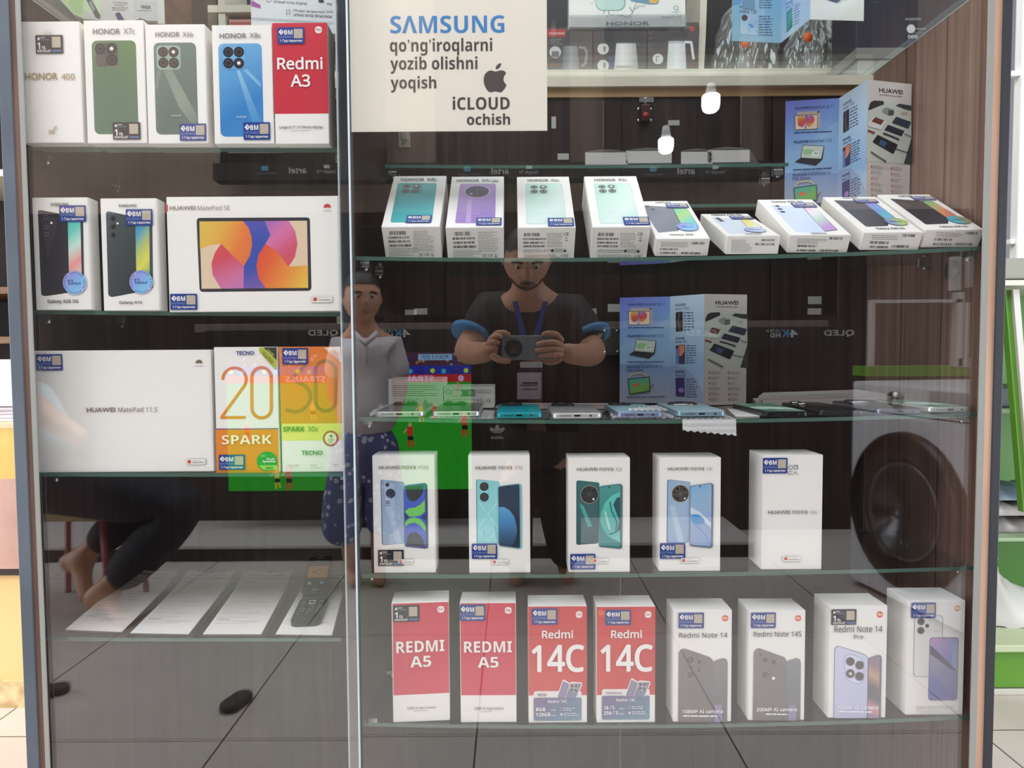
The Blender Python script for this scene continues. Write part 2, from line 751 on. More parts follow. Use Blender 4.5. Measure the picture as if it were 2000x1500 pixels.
def sticker(parent, face, x0, y0, x1, y1, kind='blue', k=0.0014):
    sf = face.sub(x0, y0, x1, y1, k)
    p = Print(sf, 0.0)
    if kind == 'blue':
        p.rect(0, 0, 1, 1, NAVY, 0.0013)
        bm_logo(p, .04, .1, .25, .46, WHITE, NAVY)
        p.text('BM', .26, .16, .56, .44, WHITE, .05)
        p.text('ELECTRONICS', .04, .53, .57, .65, mat((150, 170, 215)))
        p.rect(.61, .1, .94, .67, QR, 0.0005)
        p.text('1 Год гарантии', .09, .74, .91, .93, WHITE, .03)
    else:
        p.rect(0, 0, 1, 1, BLACKST, 0.0013)
        bm_logo(p, .06, .1, .18, .3, WHITE, BLACKST)
        p.text('BM', .2, .1, .34, .18, WHITE)
        p.text('ELECTRONICS', .2, .22, .5, .29, mat((150, 170, 215)))
        p.rect(.6, .1, .92, .68, QR, 0.0005)
        p.text('1', .07, .4, .17, .76, WHITE, .06)
        p.text('YIL', .22, .6, .38, .76, WHITE, .05)
        p.text('KAFOLAT', .07, .8, .56, .93, WHITE, .05)
        p.rect(.6, .82, .95, .91, mat((90, 120, 170)))
    return p.build('warranty_sticker', parent)


HOLO = grad([(176, 150, 214), (140, 160, 226), (126, 190, 232), (190, 168, 220)], 40)
HOLO2 = grad([(120, 140, 200), (150, 170, 190), (170, 200, 120), (190, 196, 90)], 0)
HOLO3 = grad([(70, 170, 214), (80, 190, 210), (140, 160, 120), (170, 150, 110)], 0)


def round_sticker(parent, face, x, y, r, m=None, k=0.0016):
    u, v = face.uv(x, y)
    sf = Face(face.o + face.r * (u * face.W - r) + face.d * (v * face.H - r) + face.n * k, face.r, face.d, 2 * r, 2 * r)
    p = Print(sf, 0.0)
    p.disc(.5, .5, r, m or HOLO, 32)
    rim = mat((96, 96, 150))
    for i in range(26):
        a = 2 * math.pi * i / 26
        if i % 7 == 3:
            continue
        c, s_ = math.cos(a), math.sin(a)
        p.stroke([(.5 + .40 * c, .5 + .40 * s_), (.5 + .45 * c, .5 + .45 * s_)], .05, rim)
        p.k -= 0.0001
    p.up()
    p.text('1', .2, .36, .28, .58, mat((30, 60, 130)), .06)
    p.text('YIL', .32, .36, .46, .45, mat((30, 60, 130)), .05)
    p.text('KAFOLAT', .32, .48, .78, .58, mat((30, 60, 130)), .05)
    return p.build('round_sticker', parent)


def mi_logo(p, x0, y0, x1, y1, badge, ink):
    p.rect(x0, y0, x1, y1, badge, 0.0042)
    w, h = x1 - x0, y1 - y0
    t = w * .085
    yb, yt = y0 + h * .68, y0 + h * .33
    p.stroke([(x0 + w * .22, yb), (x0 + w * .22, yt), (x0 + w * .5, yt), (x0 + w * .58, yt + h * .08), (x0 + w * .58, yb)], t, ink)
    p.stroke([(x0 + w * .4, yb), (x0 + w * .4, yt + h * .14)], t, ink)
    p.stroke([(x0 + w * .76, yb), (x0 + w * .76, yt)], t, ink)


def flower(p, x, y, r, m):
    for a in (-80, -52, -26, 0, 26, 52, 80):
        an = R(a)
        s_, c = math.sin(an), -math.cos(an)
        tip = (x + r * s_, y + r * .25 + r * c * .95)
        mid = (x + r * .62 * s_, y + r * .25 + r * .62 * c)
        nx, ny = math.cos(an) * r * .17, math.sin(an) * r * .17
        rootp = (x + r * .08 * s_, y + r * .3)
        p.poly([rootp, (mid[0] - nx, mid[1] - ny), (tip[0] - nx * .6, tip[1] - ny * .6), tip, (tip[0] + nx * .6, tip[1] + ny * .6), (mid[0] + nx, mid[1] + ny)], m)


def gallery(p, x0, y0, x1, y1):
    p.frame(x0, y0, x1, y1, LINE, CARD, 0.0018, 0.0003)
    w, h = x1 - x0, y1 - y0
    p.rect(x0 + w * .07, y0 + h * .2, x0 + w * .25, y0 + h * .78, mat((205, 66, 66)), 0.001)
    p.text('EXPLORE IT ON', x0 + w * .31, y0 + h * .18, x0 + w * .72, y0 + h * .3, LINE)
    p.text('AppGallery', x0 + w * .31, y0 + h * .42, x0 + w * .93, y0 + h * .82, DGREY)


def cams(p, pts, r, ring=None, m=None, k=0.72):
    for (x, y) in pts:
        p.disc(x, y, r, ring or LENS, 20)
        p.disc(x, y, r * k, m or LENS2, 16)
        p.disc(x, y, r * .34, LENS, 12)

# ------------------------------------------------------------------ the setting
DARKWOOD = wood('dark_laminate', (34, 24, 22), (66, 48, 43), 0.35)
SIDEWOOD = wood('brown_laminate', (94, 70, 60), (132, 102, 90), 0.4, 130.0, 2.5)
EDGEWOOD = wood('tan_edge', (150, 118, 98), (186, 152, 130), 0.5)
BARKWOOD = wood('brown_edge', (58, 40, 34), (112, 84, 74), 0.5)
NAVYEDGE = mat((40, 42, 48), 0.5, name='dark_edging')
GREYEDGE = noisy('grey_blue_edging', (70, 78, 89), (82, 90, 101), 6, 0.45)
CHANNEL = mat((150, 150, 146), 0.35, 0.3, name='glass_channel')
BATTEN = wood('pale_batten', (150, 116, 82), (186, 150, 110), 0.45, 2.0, 40.0)
CREAM = noisy('cream_board', (206, 196, 180), (222, 212, 196), 6, 0.5)
ZTOP = 0.92 + 0.536
YB = 0.38
LI, LO, RI, RO = -0.7260, -0.7355, 0.712, 0.7212


def floor_mat():
    m, nt, b, o = base('floor_tiles')
    tc = nt.nodes.new('ShaderNodeTexCoord')
    mp = nt.nodes.new('ShaderNodeMapping')
    mp.inputs['Location'].default_value = (0.09, 0.59, 0)
    br = nt.nodes.new('ShaderNodeTexBrick')
    br.offset = 0.0
    br.inputs['Scale'].default_value = 1.0
    br.inputs['Brick Width'].default_value = 0.6
    br.inputs['Row Height'].default_value = 0.6
    br.inputs['Mortar Size'].default_value = 0.0022
    br.inputs['Mortar Smooth'].default_value = 0.1
    br.inputs['Color1'].default_value = rgb((224, 212, 206))
    br.inputs['Color2'].default_value = rgb((219, 206, 200))
    br.inputs['Mortar'].default_value = rgb((104, 94, 88))
    n1 = nt.nodes.new('ShaderNodeTexNoise')
    n1.inputs['Scale'].default_value = 2.2
    n1.inputs['Detail'].default_value = 4
    mx = nt.nodes.new('ShaderNodeMixRGB')
    mx.blend_type = 'MULTIPLY'
    mx.inputs[0].default_value = 0.35
    L = nt.links
    L.new(tc.outputs['Object'], mp.inputs[0])
    L.new(mp.outputs[0], br.inputs['Vector'])
    L.new(tc.outputs['Object'], n1.inputs['Vector'])
    L.new(br.outputs['Color'], mx.inputs[1])
    L.new(n1.outputs['Fac'], mx.inputs[2])
    L.new(mx.outputs[0], b.inputs['Base Color'])
    b.inputs['Roughness'].default_value = 0.35
    return m


struct(MB().box((-4.5, -2.6, -0.06), (4.5, 4.6, 0.0), floor_mat()).build('floor'))
SHOPWALL = wood('shop_wall_panel', (46, 38, 38), (70, 58, 56), 0.5, 20, 2)
struct(MB().box((-4.5, 3.3, 0.0), (4.5, 3.36, 3.9), SHOPWALL).build('wall_back'))
OPPWALL = wood('passage_wall_panel', (52, 42, 38), (74, 62, 56), 0.5, 12, 2)
struct(MB().box((-4.5, -2.56, 0.0), (4.5, -2.5, 3.9), OPPWALL).build('wall_opposite'))

# ------------------------------------------------------------------ display cabinet
cab = empty('display_cabinet', (0, 0.19, 0), 'brown laminate display cabinet behind the two glass panes of the shop front', 'display cabinet')
cab_inv = Matrix.Translation((0, -0.19, 0))


def cpart(mb, name):
    return mb.build(name, cab, cab_inv)


for sg, inn, out, e0, e1, bnd, ch, chi in ((-1, LI, LO, BARKWOOD, GREYEDGE, -0.7175, -0.709, -0.7025), (1, RI, RO, EDGEWOOD, NAVYEDGE, 0.7077, 0.697, 0.6880)):
    m = MB()
    a, b = sorted((inn, out))
    m.box((a, 0.0142, 0.02), (b, YB + 0.02, ZTOP), SIDEWOOD if sg > 0 else DARKWOOD)
    cpart(m, 'side_panel')
    if sg > 0:
        for y in (0.13, 0.25):
            cpart(MB().box((inn - 0.0004, y, 0.02), (inn, y + 0.0022, ZTOP - 0.001), mat((52, 34, 28))), 'groove')
    m = MB()
    a, b = sorted((ch, bnd))
    m.box((a, -0.006, 0.0), (b, -0.0036, 1.60), e0)
    cpart(m, 'brown_edge_strip')
    m = MB()
    a, b = sorted((bnd, out))
    m.box((a, -0.008, 0.0), (b, 0.0138, 1.62), e1, 0.001)
    cpart(m, 'edge_strip')
    a, b = sorted((chi, ch))
    cpart(MB().box((a, -0.006, 0.0), (b, -0.0036, 1.60), CHANNEL), 'glass_channel')
    if sg > 0:
        cpart(MB().box((0.7014, -0.0035, 0.0), (bnd - 0.0001, 0.0138, 1.60), DARKWOOD), 'spacer')
# divider with a dark blue-grey front edge
m = MB()
m.box((-0.2515, 0.016, 0.02), (-0.2335, YB, ZTOP - 0.004), DARKWOOD)
m.box((-0.2515, 0.0125, 0.02), (-0.2335, 0.016, ZTOP - 0.004), noisy('divider_edging', (36, 37, 44), (46, 48, 56), 20))
cpart(m, 'divider_panel')
# back: two pairs of dark doors, hinges, latch, lock, inventory stickers
back_panels = []
xs = [at(px, 500, YB).x for px in (1213,)]
edges = [(LI, -0.2515), (-0.2335, xs[0] - 0.0015), (xs[0] + 0.0015, at(1505, 400, YB).x), (at(1505, 400, YB).x + 0.002, RI)]
zrail = at(1300, 190, YB).z
for a, b in edges:
    m = MB()
    m.box((a, YB, 0.03), (b, YB + 0.018, zrail), DARKWOOD)
    cpart(m, 'back_door')
    n = max(1, int((b - a) / 0.11))
    for k in range(1, n):
        x = a + (b - a) * k / n
        cpart(MB().box((x - 0.0007, YB - 0.0004, 0.03), (x + 0.0007, YB, zrail), mat((20, 14, 13))), 'groove')
m = MB()
zr0, zr1, zr2 = zrail, at(1300, 172, YB).z, at(1300, 154, YB).z
m.box((LI, YB - 0.004, zr0), (RI, YB + 0.02, zr1), BATTEN)
cpart(m, 'back_batten')
m = MB()
m.box((LI, YB - 0.012, zr1), (RI, YB + 0.03, ZTOP - 0.004), CREAM)
cpart(m, 'back_rail')
m = MB()
m.box((LO, 0.03, ZTOP + 0.0003), (RO, YB + 0.03, ZTOP + 0.006), SHELFG)
cpart(m, 'top_glass')
for x in (RI, LO):
    cpart(MB().box((x - 0.0005, 0.014, ZTOP - 0.0008), (x + (RO - RI) + 0.001, YB + 0.03, ZTOP + 0.0002), PEDGE), 'edge_trim')
cpart(MB().box((LI, 0.016, 0.0), (RI, YB, 0.03), DARKWOOD), 'base_panel')


def on_back(x0, y0, x1, y1, t, m, bev=0.001, b=None, y=YB):
    p0, p1 = at(x0, y0, y), at(x1, y1, y)
    b = b or MB()
    b.box((p0.x, y - t, p1.z), (p1.x, y - 0.0002, p0.z), m, bev)
    return b


# hinges, top left of the right-hand bay
for hx in (742, 782):
    m = on_back(hx - 4, 252, hx + 20, 289, 0.004, CHROME)
    on_back(hx + 2, 238, hx + 16, 275, 0.012, CHROME, 0.002, m)
    p = at(hx + 7, 281, YB - 0.004)
    m.cyl(p, p + Vector((0, -0.0012, 0)), 0.0028, mat((120, 118, 114), 0.3, 1.0), n=12)
    cpart(m, 'hinge')
# catch plate and red-brown lock body with four screws
m = on_back(1248, 187, 1276, 201, 0.003, CHROME)
on_back(1257, 192, 1262, 205, 0.006, CHROME, 0.001, m)
cpart(m, 'strike_plate')
m = on_back(1251, 207, 1268, 240, 0.012, mat((74, 34, 34), 0.4), 0.002)
p = at(1261, 225, YB - 0.012)
m.cyl(p, p + Vector((0, -0.003, 0)), 0.0052, mat((176, 52, 46), 0.4), n=16)
for x, y in ((1247, 213), (1271, 213), (1247, 235), (1271, 235)):
    q = at(x, y, YB)
    m.cyl(q, q + Vector((0, -0.0015, 0)), 0.003, CHROME, n=12)
cpart(m, 'door_lock')
# steel lock box beside the lower brochure
m = on_back(1176, 640, 1216, 694, 0.012, mat((96, 90, 80), 0.35, 0.8), 0.002)
for x, y in ((1181, 646), (1205, 646), (1181, 688), (1206, 687)):
    q = at(x, y, YB - 0.012)
    m.cyl(q, q + Vector((0, -0.0015, 0)), 0.003, CHROME, n=12)
on_back(1168, 652, 1178, 658, 0.006, CHROME, 0.001, m)
cpart(m, 'lock_box')
for (x0, y0, x1, y1) in ((1077, 228, 1086, 251), (1305, 235, 1327, 245), (719, 301, 744, 313), (1089, 300, 1111, 312),
                         (791, 605, 814, 615), (1187, 594, 1213, 609), (1578, 579, 1604, 594)):
    cpart(on_back(x0, y0, x1, y1, 0.0008, mat((176, 170, 166), 0.5), 0), 'inventory_label')
# long handles' bright edges
for x, y0, y1 in ((1178, 200, 290), (1446, 190, 285)):
    cpart(on_back(x - 1.2, y0, x + 1.2, y1, 0.005, mat((150, 146, 140), 0.25, 1.0), 0.0008), 'door_edge_trim')
# white knob / round lock on the right side wall and shelf clips
q = at(1872, 528, 0.1)
m = MB()
m.cyl((RI - 0.0001, 0.10, q.z), (RI - 0.005, 0.10, q.z), 0.016, mat((62, 46, 42), 0.4), n=24)
cpart(m, 'cable_grommet')

# ------------------------------------------------------------------ the sliding panes (shop window)
def pane(name, x0, x1, y0, y1, bright):
    m = MB()
    m.box((x0, y0, 0.03), (x1, y1, 1.60), PANE)
    o = struct(m.build(name))
    m = MB()
    e = 0.0009
    xx = x1 if bright > 0 else x0
    m.box((xx - e, y0 - 0.0003, 0.03), (xx + e, y1 + 0.0003, 1.60), PEDGE)
    m.build('polished_edge', o)
    return o


pane('window_1', -0.7172, at(690, 750, 0.0).x, -0.0025, 0.0025, 1)
pane('window_2', at(669, 750, 0.006).x, 0.7008, 0.0045, 0.0095, -1)

# ------------------------------------------------------------------ glass shelves
ROWS = {}


def row(name, y, pts, x0, x1, yf, yr, label, lead=0.0, clips=True):
    P = [at(px, py, y) for px, py in pts]
    c = np.polyfit([p.x for p in P], [p.z for p in P], 2)
    z = lambda x: float(np.polyval(c, x))
    ROWS[name] = (y, z)
    o = empty('glass_shelf', (0.5 * (x0 + x1), 0.5 * (yf + yr), z(0.5 * (x0 + x1)) - 0.003), label, 'glass shelf', 'glass shelves of the display cabinet')
    inv = o.matrix_world.inverted()
    t, n = 0.0058, 14
    m = MB()
    X = [x0 + (x1 - x0) * i / n for i in range(n + 1)]
    for a, b in zip(X[:-1], X[1:]):
        za, zb = z(a) - 0.0004, z(b) - 0.0004
        m.face([(a, yf, za), (b, yf, zb), (b, yr, zb), (a, yr, za)], SHELFG)
        m.face([(a, yf, za - t), (a, yr, za - t), (b, yr, zb - t), (b, yf, zb - t)], SHELFG)
        m.face([(a, yf, za - t), (b, yf, zb - t), (b, yf, zb), (a, yf, za)], EDGEG)
        m.face([(b, yr, zb - t), (a, yr, za - t), (a, yr, za), (b, yr, zb)], EDGER)
    m.build('glass_plate', o, inv, weld=True)
    if clips:
        for x, sg in ((x0, 1), (x1, -1)):
            for y in (yf + 0.03, yr - 0.04):
                c_ = MB()
                zz = z(x) - 0.0062
                c_.box((x + sg * 0.001, y - 0.006, zz - 0.008), (x + sg * 0.016, y + 0.006, zz - 0.0002), CHROME, 0.001)
                c_.cyl((x + sg * 0.009, y, zz - 0.008), (x + sg * 0.009, y, zz - 0.013), 0.004, CHROME, n=12)
                c_.build('shelf_clip', o, inv)
    return o


XL0, XL1, XR0, XR1 = LI + 0.0008, -0.2520, -0.2330, RI - 0.0008
row('A', 0.015, [(60, 279.5), (360, 281), (650, 282)], XL0, XL1, 0.034, 0.30, 'top left glass shelf carrying five upright phone boxes')
row('B', 0.015, [(70, 605), (360, 608), (665, 609.6)], XL0, XL1, 0.022, 0.30, 'middle left glass shelf with two phone boxes and one wide tablet box')
row('C', 0.030, [(72, 921.6), (420, 922.5), (670, 922)], XL0, XL1, 0.026, 0.30, 'left glass shelf carrying the white tablet box and two orange phone boxes')
row('D', 0.030, [(751, 502), (1009, 506), (1265, 504), (1523, 497), (1799, 487), (1920, 483)], XR0, XR1, 0.020, 0.205, 'upper right glass shelf carrying nine tilted phone boxes')
row('E', 0.030, [(732, 814), (970, 818), (1176, 820), (1420, 816), (1581, 815), (1690, 812), (1803, 809), (1900, 804)], XR0, XR1, 0.024, 0.36, 'right glass shelf carrying the unboxed phones and the lower brochure')
row('G', 0.030, [(730, 1119), (1110, 1118.5), (1287, 1117), (1487, 1113.5), (1604, 1111), (1890, 1104)], XR0, XR1, 0.024, 0.24, 'right glass shelf carrying five white upright phone boxes')
row('H', 0.030, [(768, 1408), (900, 1410.6), (1146, 1412), (1314, 1411), (1461, 1408.5), (1617, 1403), (1768, 1398.5), (1890, 1394)], XR0, XR1, 0.024, 0.26, 'lowest right glass shelf carrying the four red and four white boxes')
zl = at(400, 1240, 0.03).z
row('L', 0.030, [(130, 1240), (400, 1241), (650, 1241)], XL0 + 0.001, at(668, 1240, 0.03).x, 0.022, 0.33, 'lowest left glass shelf carrying four paper leaflets and a flip phone', clips=False)
# set-back shelf with folded leaflets, and the lower ledge behind the tilted boxes
zs = at(1100, 322, 0.235).z
row('J', 0.235, [(760, 321), (1100, 322), (1535, 318)], at(752, 322, 0.235).x, at(1540, 320, 0.235).x, 0.235, 0.372, 'narrow set-back glass shelf with folded leaflets, above the tilted boxes')
row('K', 0.19, [(1245, 399), (1480, 397), (1790, 392)], at(1245, 398, 0.19).x, RI - 0.0008, 0.19, 0.376, 'small glass ledge carrying the tall upper brochure at the right', clips=False)

# ------------------------------------------------------------------ boxes standing upright
def fullpx(cr, p):
    return (cr[0] + p[0] / cr[2], cr[1] + p[1] / cr[2])


def upright(name, cr, q, rw, T, label, draw, group, cat='phone box', yaw=0.0, y=None, card=None):
    y0, zf = ROWS[rw]
    y0 = y if y is not None else y0
    bl, br = at(*fullpx(cr, q[2]), y0), at(*fullpx(cr, q[3]), y0)
    tl, tr = at(*fullpx(cr, q[0]), y0), at(*fullpx(cr, q[1]), y0)
    x = (bl.x + br.x) / 2
    W = br.x - bl.x
    zb = zf(x) + 0.0003
    H = (tl.z + tr.z) / 2 - zb
    o = empty(name, Matrix.Translation((x, y0, zb)) @ Matrix.Rotation(yaw, 4, 'Z'), label, cat, group)
    s = T * 0.62
    MB().box((-W / 2, 0, 0), (W / 2, s, H), card or CARD, 0.0011).build('carton_lid', o)
    MB().box((-W / 2 + 0.0004, s + 0.0002, 0), (W / 2 - 0.0004, T, H - 0.0004), card or CARD, 0.0008).build('carton_base', o)
    f = Face((-W / 2, 0, H), (1, 0, 0), (0, 0, -1), W, H, q)
    art = Print(f)
    art.uvpoly([(.008, .004), (.992, .004), (.992, .996), (.008, .996)], card or CARD)
    draw(o, f, art, Print(f, 0.0013))
    return o


def done(o, art, txt, art_name=''):
    art.join(txt).build('printed_front', o)


c1, c2 = (0, 0, 4.8375), (380, 0, 4.8375)
cA1, cA2 = (0, 270, 4.1657), (300, 270, 4.1675)
cA3, cA4, cA5, cA7 = (680, 260, 5.554), (980, 260, 5.554), (1240, 260, 5.5556), (1560, 360, 4.5455)
cB1, cB2 = (0, 600, 4.166), (400, 640, 4.6875)
cC1, cC2, cC3 = (700, 860, 5.358), (1060, 860, 5.358), (1400, 860, 5.357)
cC4, cC5, cC6, cC7 = (740, 1130, 5.0), (1010, 1130, 5.0), (1290, 1130, 5.0), (1570, 1130, 5.0)
GA, GB, GC = 'phone boxes on the top left shelf', 'boxes on the middle left shelf', 'boxes on the third left shelf'
GD, GG, GH = 'tilted phone boxes on the upper right shelf', 'white phone boxes on the fourth right shelf', 'phone boxes on the lowest right shelf'


def A1(o, f, a, t):
    g = mat((190, 178, 160))
    a.frame(448, 282, 545, 330, g, CARD, 0.002)
    t.text('Lite', 462, 291, 530, 321, g)
    t.text('HONOR', 265, 680, 572, 746, GOLD, .045)
    t.text('400', 606, 694, 732, 754, GOLD)
    t.text('5G', 470, 1217, 526, 1253, GOLD, .04)
    for r in (0, 9, 18):
        t.stroke([(512 + r * .4, 1222 - r), (530, 1206 - r), (552, 1203 - r)], 4, GOLD)
    done(o, a, t, 'printed_outline')
    sticker(o, f, 375, 332, 632, 504, 'black')


upright('phone_box', c1, [(215, 195), (785, 208), (218, 1330), (788, 1345)], 'A', .05, 'plain white phone box with gold lettering, far left of the top left shelf', A1, GA)


def A2(o, f, a, t):
    a.rect(880, 384, 1296, 1275, grad([(92, 124, 74), (86, 116, 92), (84, 112, 92)], 100), .008)
    a.rect(900, 400, 1118, 630, mat((112, 128, 112)), .005)
    a.rect(904, 404, 1114, 626, mat((78, 76, 72)), .005)
    cams(a, [(945, 462), (1055, 462), (1057, 568)], .0075, LENS, mat((58, 56, 56)))
    a.disc(1055, 462, .0026, WHITE)
    a.rect(905, 520, 1000, 622, mat((92, 84, 80)), .005)
    t.text('HONOR', 880, 272, 1137, 326, GREY, .04)
    t.text('X7c', 1166, 274, 1272, 329, GREY)
    done(o, a, t)
    sticker(o, f, 1072, 1165, 1332, 1330, 'black')


upright('phone_box', c1, [(785, 185), (1348, 195), (828, 1360), (1390, 1365)], 'A', .05, 'white phone box printed with one olive green phone, on the top left shelf', A2, GA)


def A3(o, f, a, t):
    a.rect(1475, 400, 1872, 1268, grad([(104, 124, 118), (94, 116, 106), (86, 106, 98), (98, 118, 108)], 60), .008)
    a.poly([(1560, 655), (1640, 655), (1864, 1080), (1864, 1230), (1700, 1010)], grad([(126, 142, 130), (136, 148, 134), (110, 126, 116)], 60))
    a.poly([(1500, 655), (1540, 655), (1500, 840), (1482, 840)], mat((118, 136, 126)))
    a.rect(1500, 428, 1722, 652, mat((168, 188, 172)), .006)
    a.rect(1505, 433, 1717, 647, mat((150, 174, 156)), .006)
    cams(a, [(1560, 487), (1658, 489), (1562, 588), (1660, 590)], .0074, LENS, mat((70, 52, 54)))
    a.disc(1658, 489, .0024, WHITE)
    t.text('HONOR', 1494, 303, 1720, 349, GREY, .04)
    t.text('X6b', 1743, 304, 1845, 352, GREY)
    t.text('HONOR', 1630, 1080, 1722, 1100, mat((190, 200, 192)))
    done(o, a, t)
    sticker(o, f, 1705, 1165, 1954, 1328, 'blue')


upright('phone_box', c1, [(1392, 225), (1945, 232), (1403, 1360), (1962, 1350)], 'A', .05, 'white phone box printed with one grey-green phone, third on the top left shelf', A3, GA)


def A4(o, f, a, t):
    a.rect(235, 410, 643, 1295, grad([(116, 178, 222), (92, 158, 210), (52, 128, 194), (70, 142, 200)], 75), .008)
    a.poly([(395, 662), (425, 662), (640, 1180), (640, 1290), (585, 1290)], grad([(150, 196, 226), (96, 160, 208), (64, 136, 196)], 90))
    a.poly([(455, 662), (490, 650), (625, 790), (625, 830)], mat((126, 184, 222)))
    a.rect(262, 432, 482, 657, mat((82, 140, 190)), .006)
    a.rect(266, 436, 478, 653, mat((118, 178, 220)), .006)
    cams(a, [(318, 490), (418, 491), (320, 595), (419, 597)], .0076, LENS, mat((58, 48, 56)))
    a.disc(419, 597, .0025, WHITE)
    t.text('HONOR', 239, 316, 490, 364, GREY, .04)
    t.text('X8a', 518, 316, 623, 364, GREY)
    t.text('HONOR', 396, 1098, 492, 1119, mat((200, 222, 236)))
    done(o, a, t)
    sticker(o, f, 465, 1162, 717, 1330, 'blue')


upright('phone_box', c2, [(160, 232), (722, 238), (190, 1360), (753, 1368)], 'A', .05, 'white phone box printed with one bright blue phone, on the top left shelf', A4, GA)


def A5(o, f, a, t):
    a.rect(744, 217, 1262, 1075, mat((198, 46, 62)), .002)
    mi_logo(a, 1138, 252, 1203, 316, WHITE, mat((90, 60, 60)))
    t.text('Redmi', 784, 540, 1212, 660, WHITE, .04)
    t.text('A3', 910, 706, 1095, 824, WHITE, .04)
    t.text('Large 6.71" (17.04cm) display', 807, 1190, 1215, 1224, DGREY, .02)
    t.lines(918, 1232, 1105, 1246, 1, LINE)
    done(o, a, t, 'red_panel')
    sticker(o, f, 787, 262, 1040, 416, 'blue')


upright('phone_box', c2, [(740, 215), (1250, 215), (764, 1360), (1272, 1365)], 'A', .045, 'red and white phone box at the right end of the top left shelf', A5, GA)


# ---- middle left shelf
SAM = 'S\u039bMSUNG'


def B1(o, f, a, t):
    a.poly([(325, 584), (345, 580), (570, 628), (570, 1258), (380, 1283), (338, 1276)], mat((36, 36, 46)), 22)
    a.poly([(345, 640), (500, 640), (395, 980)], mat((50, 50, 60)))
    a.poly([(564, 640), (690, 660), (690, 1236), (566, 1256)], mat((46, 50, 54)), 14)
    a.poly([(566, 660), (668, 676), (672, 1222), (568, 1240)], grad([(60, 190, 176), (110, 206, 190), (200, 226, 214), (236, 150, 150), (214, 206, 196), (120, 208, 196)], 82))
    for y in (640, 720, 780):
        a.ring(392, y, 18, 4, mat((110, 110, 120)))
    a.disc(434, 687, .0018, WHITE)
    t.text(SAM, 433, 527, 576, 552, INK, .05)
    t.text('Galaxy A26 5G', 392, 1313, 642, 1351, DGREY, .035)
    done(o, a, t)
    sticker(o, f, 502, 549, 717, 683, 'blue')
    round_sticker(o, f, 616, 1180, .0175)


upright('phone_box', cA1, [(278, 478), (728, 484), (295, 1395), (745, 1403)], 'B', .027, 'white phone box with a black phone and teal screen, far left of the middle shelf', B1, GB)


def B2(o, f, a, t):
    a.poly([(872, 598), (892, 590), (1112, 642), (1117, 1256), (910, 1292), (883, 1278)], grad([(74, 86, 90), (56, 66, 68), (40, 48, 52)], 70), 22)
    a.poly([(1106, 650), (1245, 664), (1248, 1222), (1116, 1256)], mat((66, 74, 78)), 14)
    a.poly([(1108, 668), (1220, 684), (1222, 1210), (1114, 1240)], grad([(60, 130, 180), (84, 158, 190), (180, 196, 110), (226, 216, 90), (120, 178, 120), (190, 216, 190)], 75))
    cams(a, [(930, 651), (932, 718), (932, 785)], .0055, mat((76, 84, 88)), mat((36, 40, 44)))
    a.disc(967, 690, .0016, WHITE)
    t.text(SAM, 978, 538, 1120, 561, INK, .05)
    t.text('Galaxy A16', 975, 1325, 1162, 1356, DGREY, .035)
    done(o, a, t)
    sticker(o, f, 1035, 578, 1250, 711, 'blue')
    round_sticker(o, f, 1155, 1171, .0175)


upright('phone_box', cA1, [(826, 486), (1275, 490), (846, 1403), (1298, 1407)], 'B', .027, 'white phone box with a dark green-grey phone, beside the wide tablet box', B2, GB)


def B3(o, f, a, t):
    a.rect(85, 537, 103, 592, mat((200, 50, 60)))
    a.poly([(335, 646), (1258, 648), (1282, 1248), (372, 1250)], mat((52, 52, 58)), 30)
    scr = [(360, 675), (1235, 675), (1255, 1224), (388, 1224)]
    a.poly(scr, mat((222, 200, 172)))
    a.poly([(360, 675), (715, 675), (760, 730), (785, 800), (792, 870), (775, 960), (728, 1042), (640, 960), (540, 858), (450, 868), (368, 900)],
           grad([(220, 190, 84), (224, 176, 78), (228, 130, 64), (222, 108, 74)], 20))
    a.poly([(540, 858), (490, 930), (464, 1020), (474, 1110), (545, 1224), (730, 1224), (728, 1042), (640, 960)], grad([(214, 84, 76), (206, 78, 96), (206, 110, 150), (196, 124, 180)], 75))
    a.poly([(715, 675), (890, 675), (960, 760), (900, 862), (845, 950), (830, 1040), (848, 1140), (908, 1224), (728, 1224), (728, 1042), (775, 960), (792, 870), (785, 800), (760, 730)],
           grad([(92, 88, 178), (58, 84, 172), (56, 82, 170), (128, 96, 172)], 85))
    a.poly([(890, 675), (1085, 675), (1140, 760), (1160, 860), (1142, 970), (1090, 1050), (1000, 930), (900, 862), (940, 790)], grad([(160, 110, 186), (212, 118, 168), (206, 88, 116), (214, 78, 80)], 60))
    a.poly([(900, 862), (845, 950), (830, 1040), (848, 1140), (908, 1224), (1255, 1224), (1250, 1040), (1090, 1050), (1000, 930)], grad([(216, 72, 62), (224, 104, 60), (228, 150, 66), (226, 196, 84)], 25))
    flower(a, 1397, 560, 32, mat((205, 45, 62)))
    t.text('HUAWEI', 1366, 590, 1430, 601, DGREY)
    t.text('HUAWEI', 118, 549, 327, 583, GREY, .05)
    t.text('MatePad SE', 346, 546, 607, 585, GREY)
    gallery(t, 1288, 1294, 1457, 1344)
    done(o, a, t, 'tablet_picture')
    sticker(o, f, 137, 1264, 356, 1395, 'blue')


upright('tablet_box', cA2, [(85, 473), (1490, 473), (130, 1412), (1525, 1415)], 'B', .04, 'wide white tablet box with a colourful swirl screen on the front', B3, GB, 'tablet box')


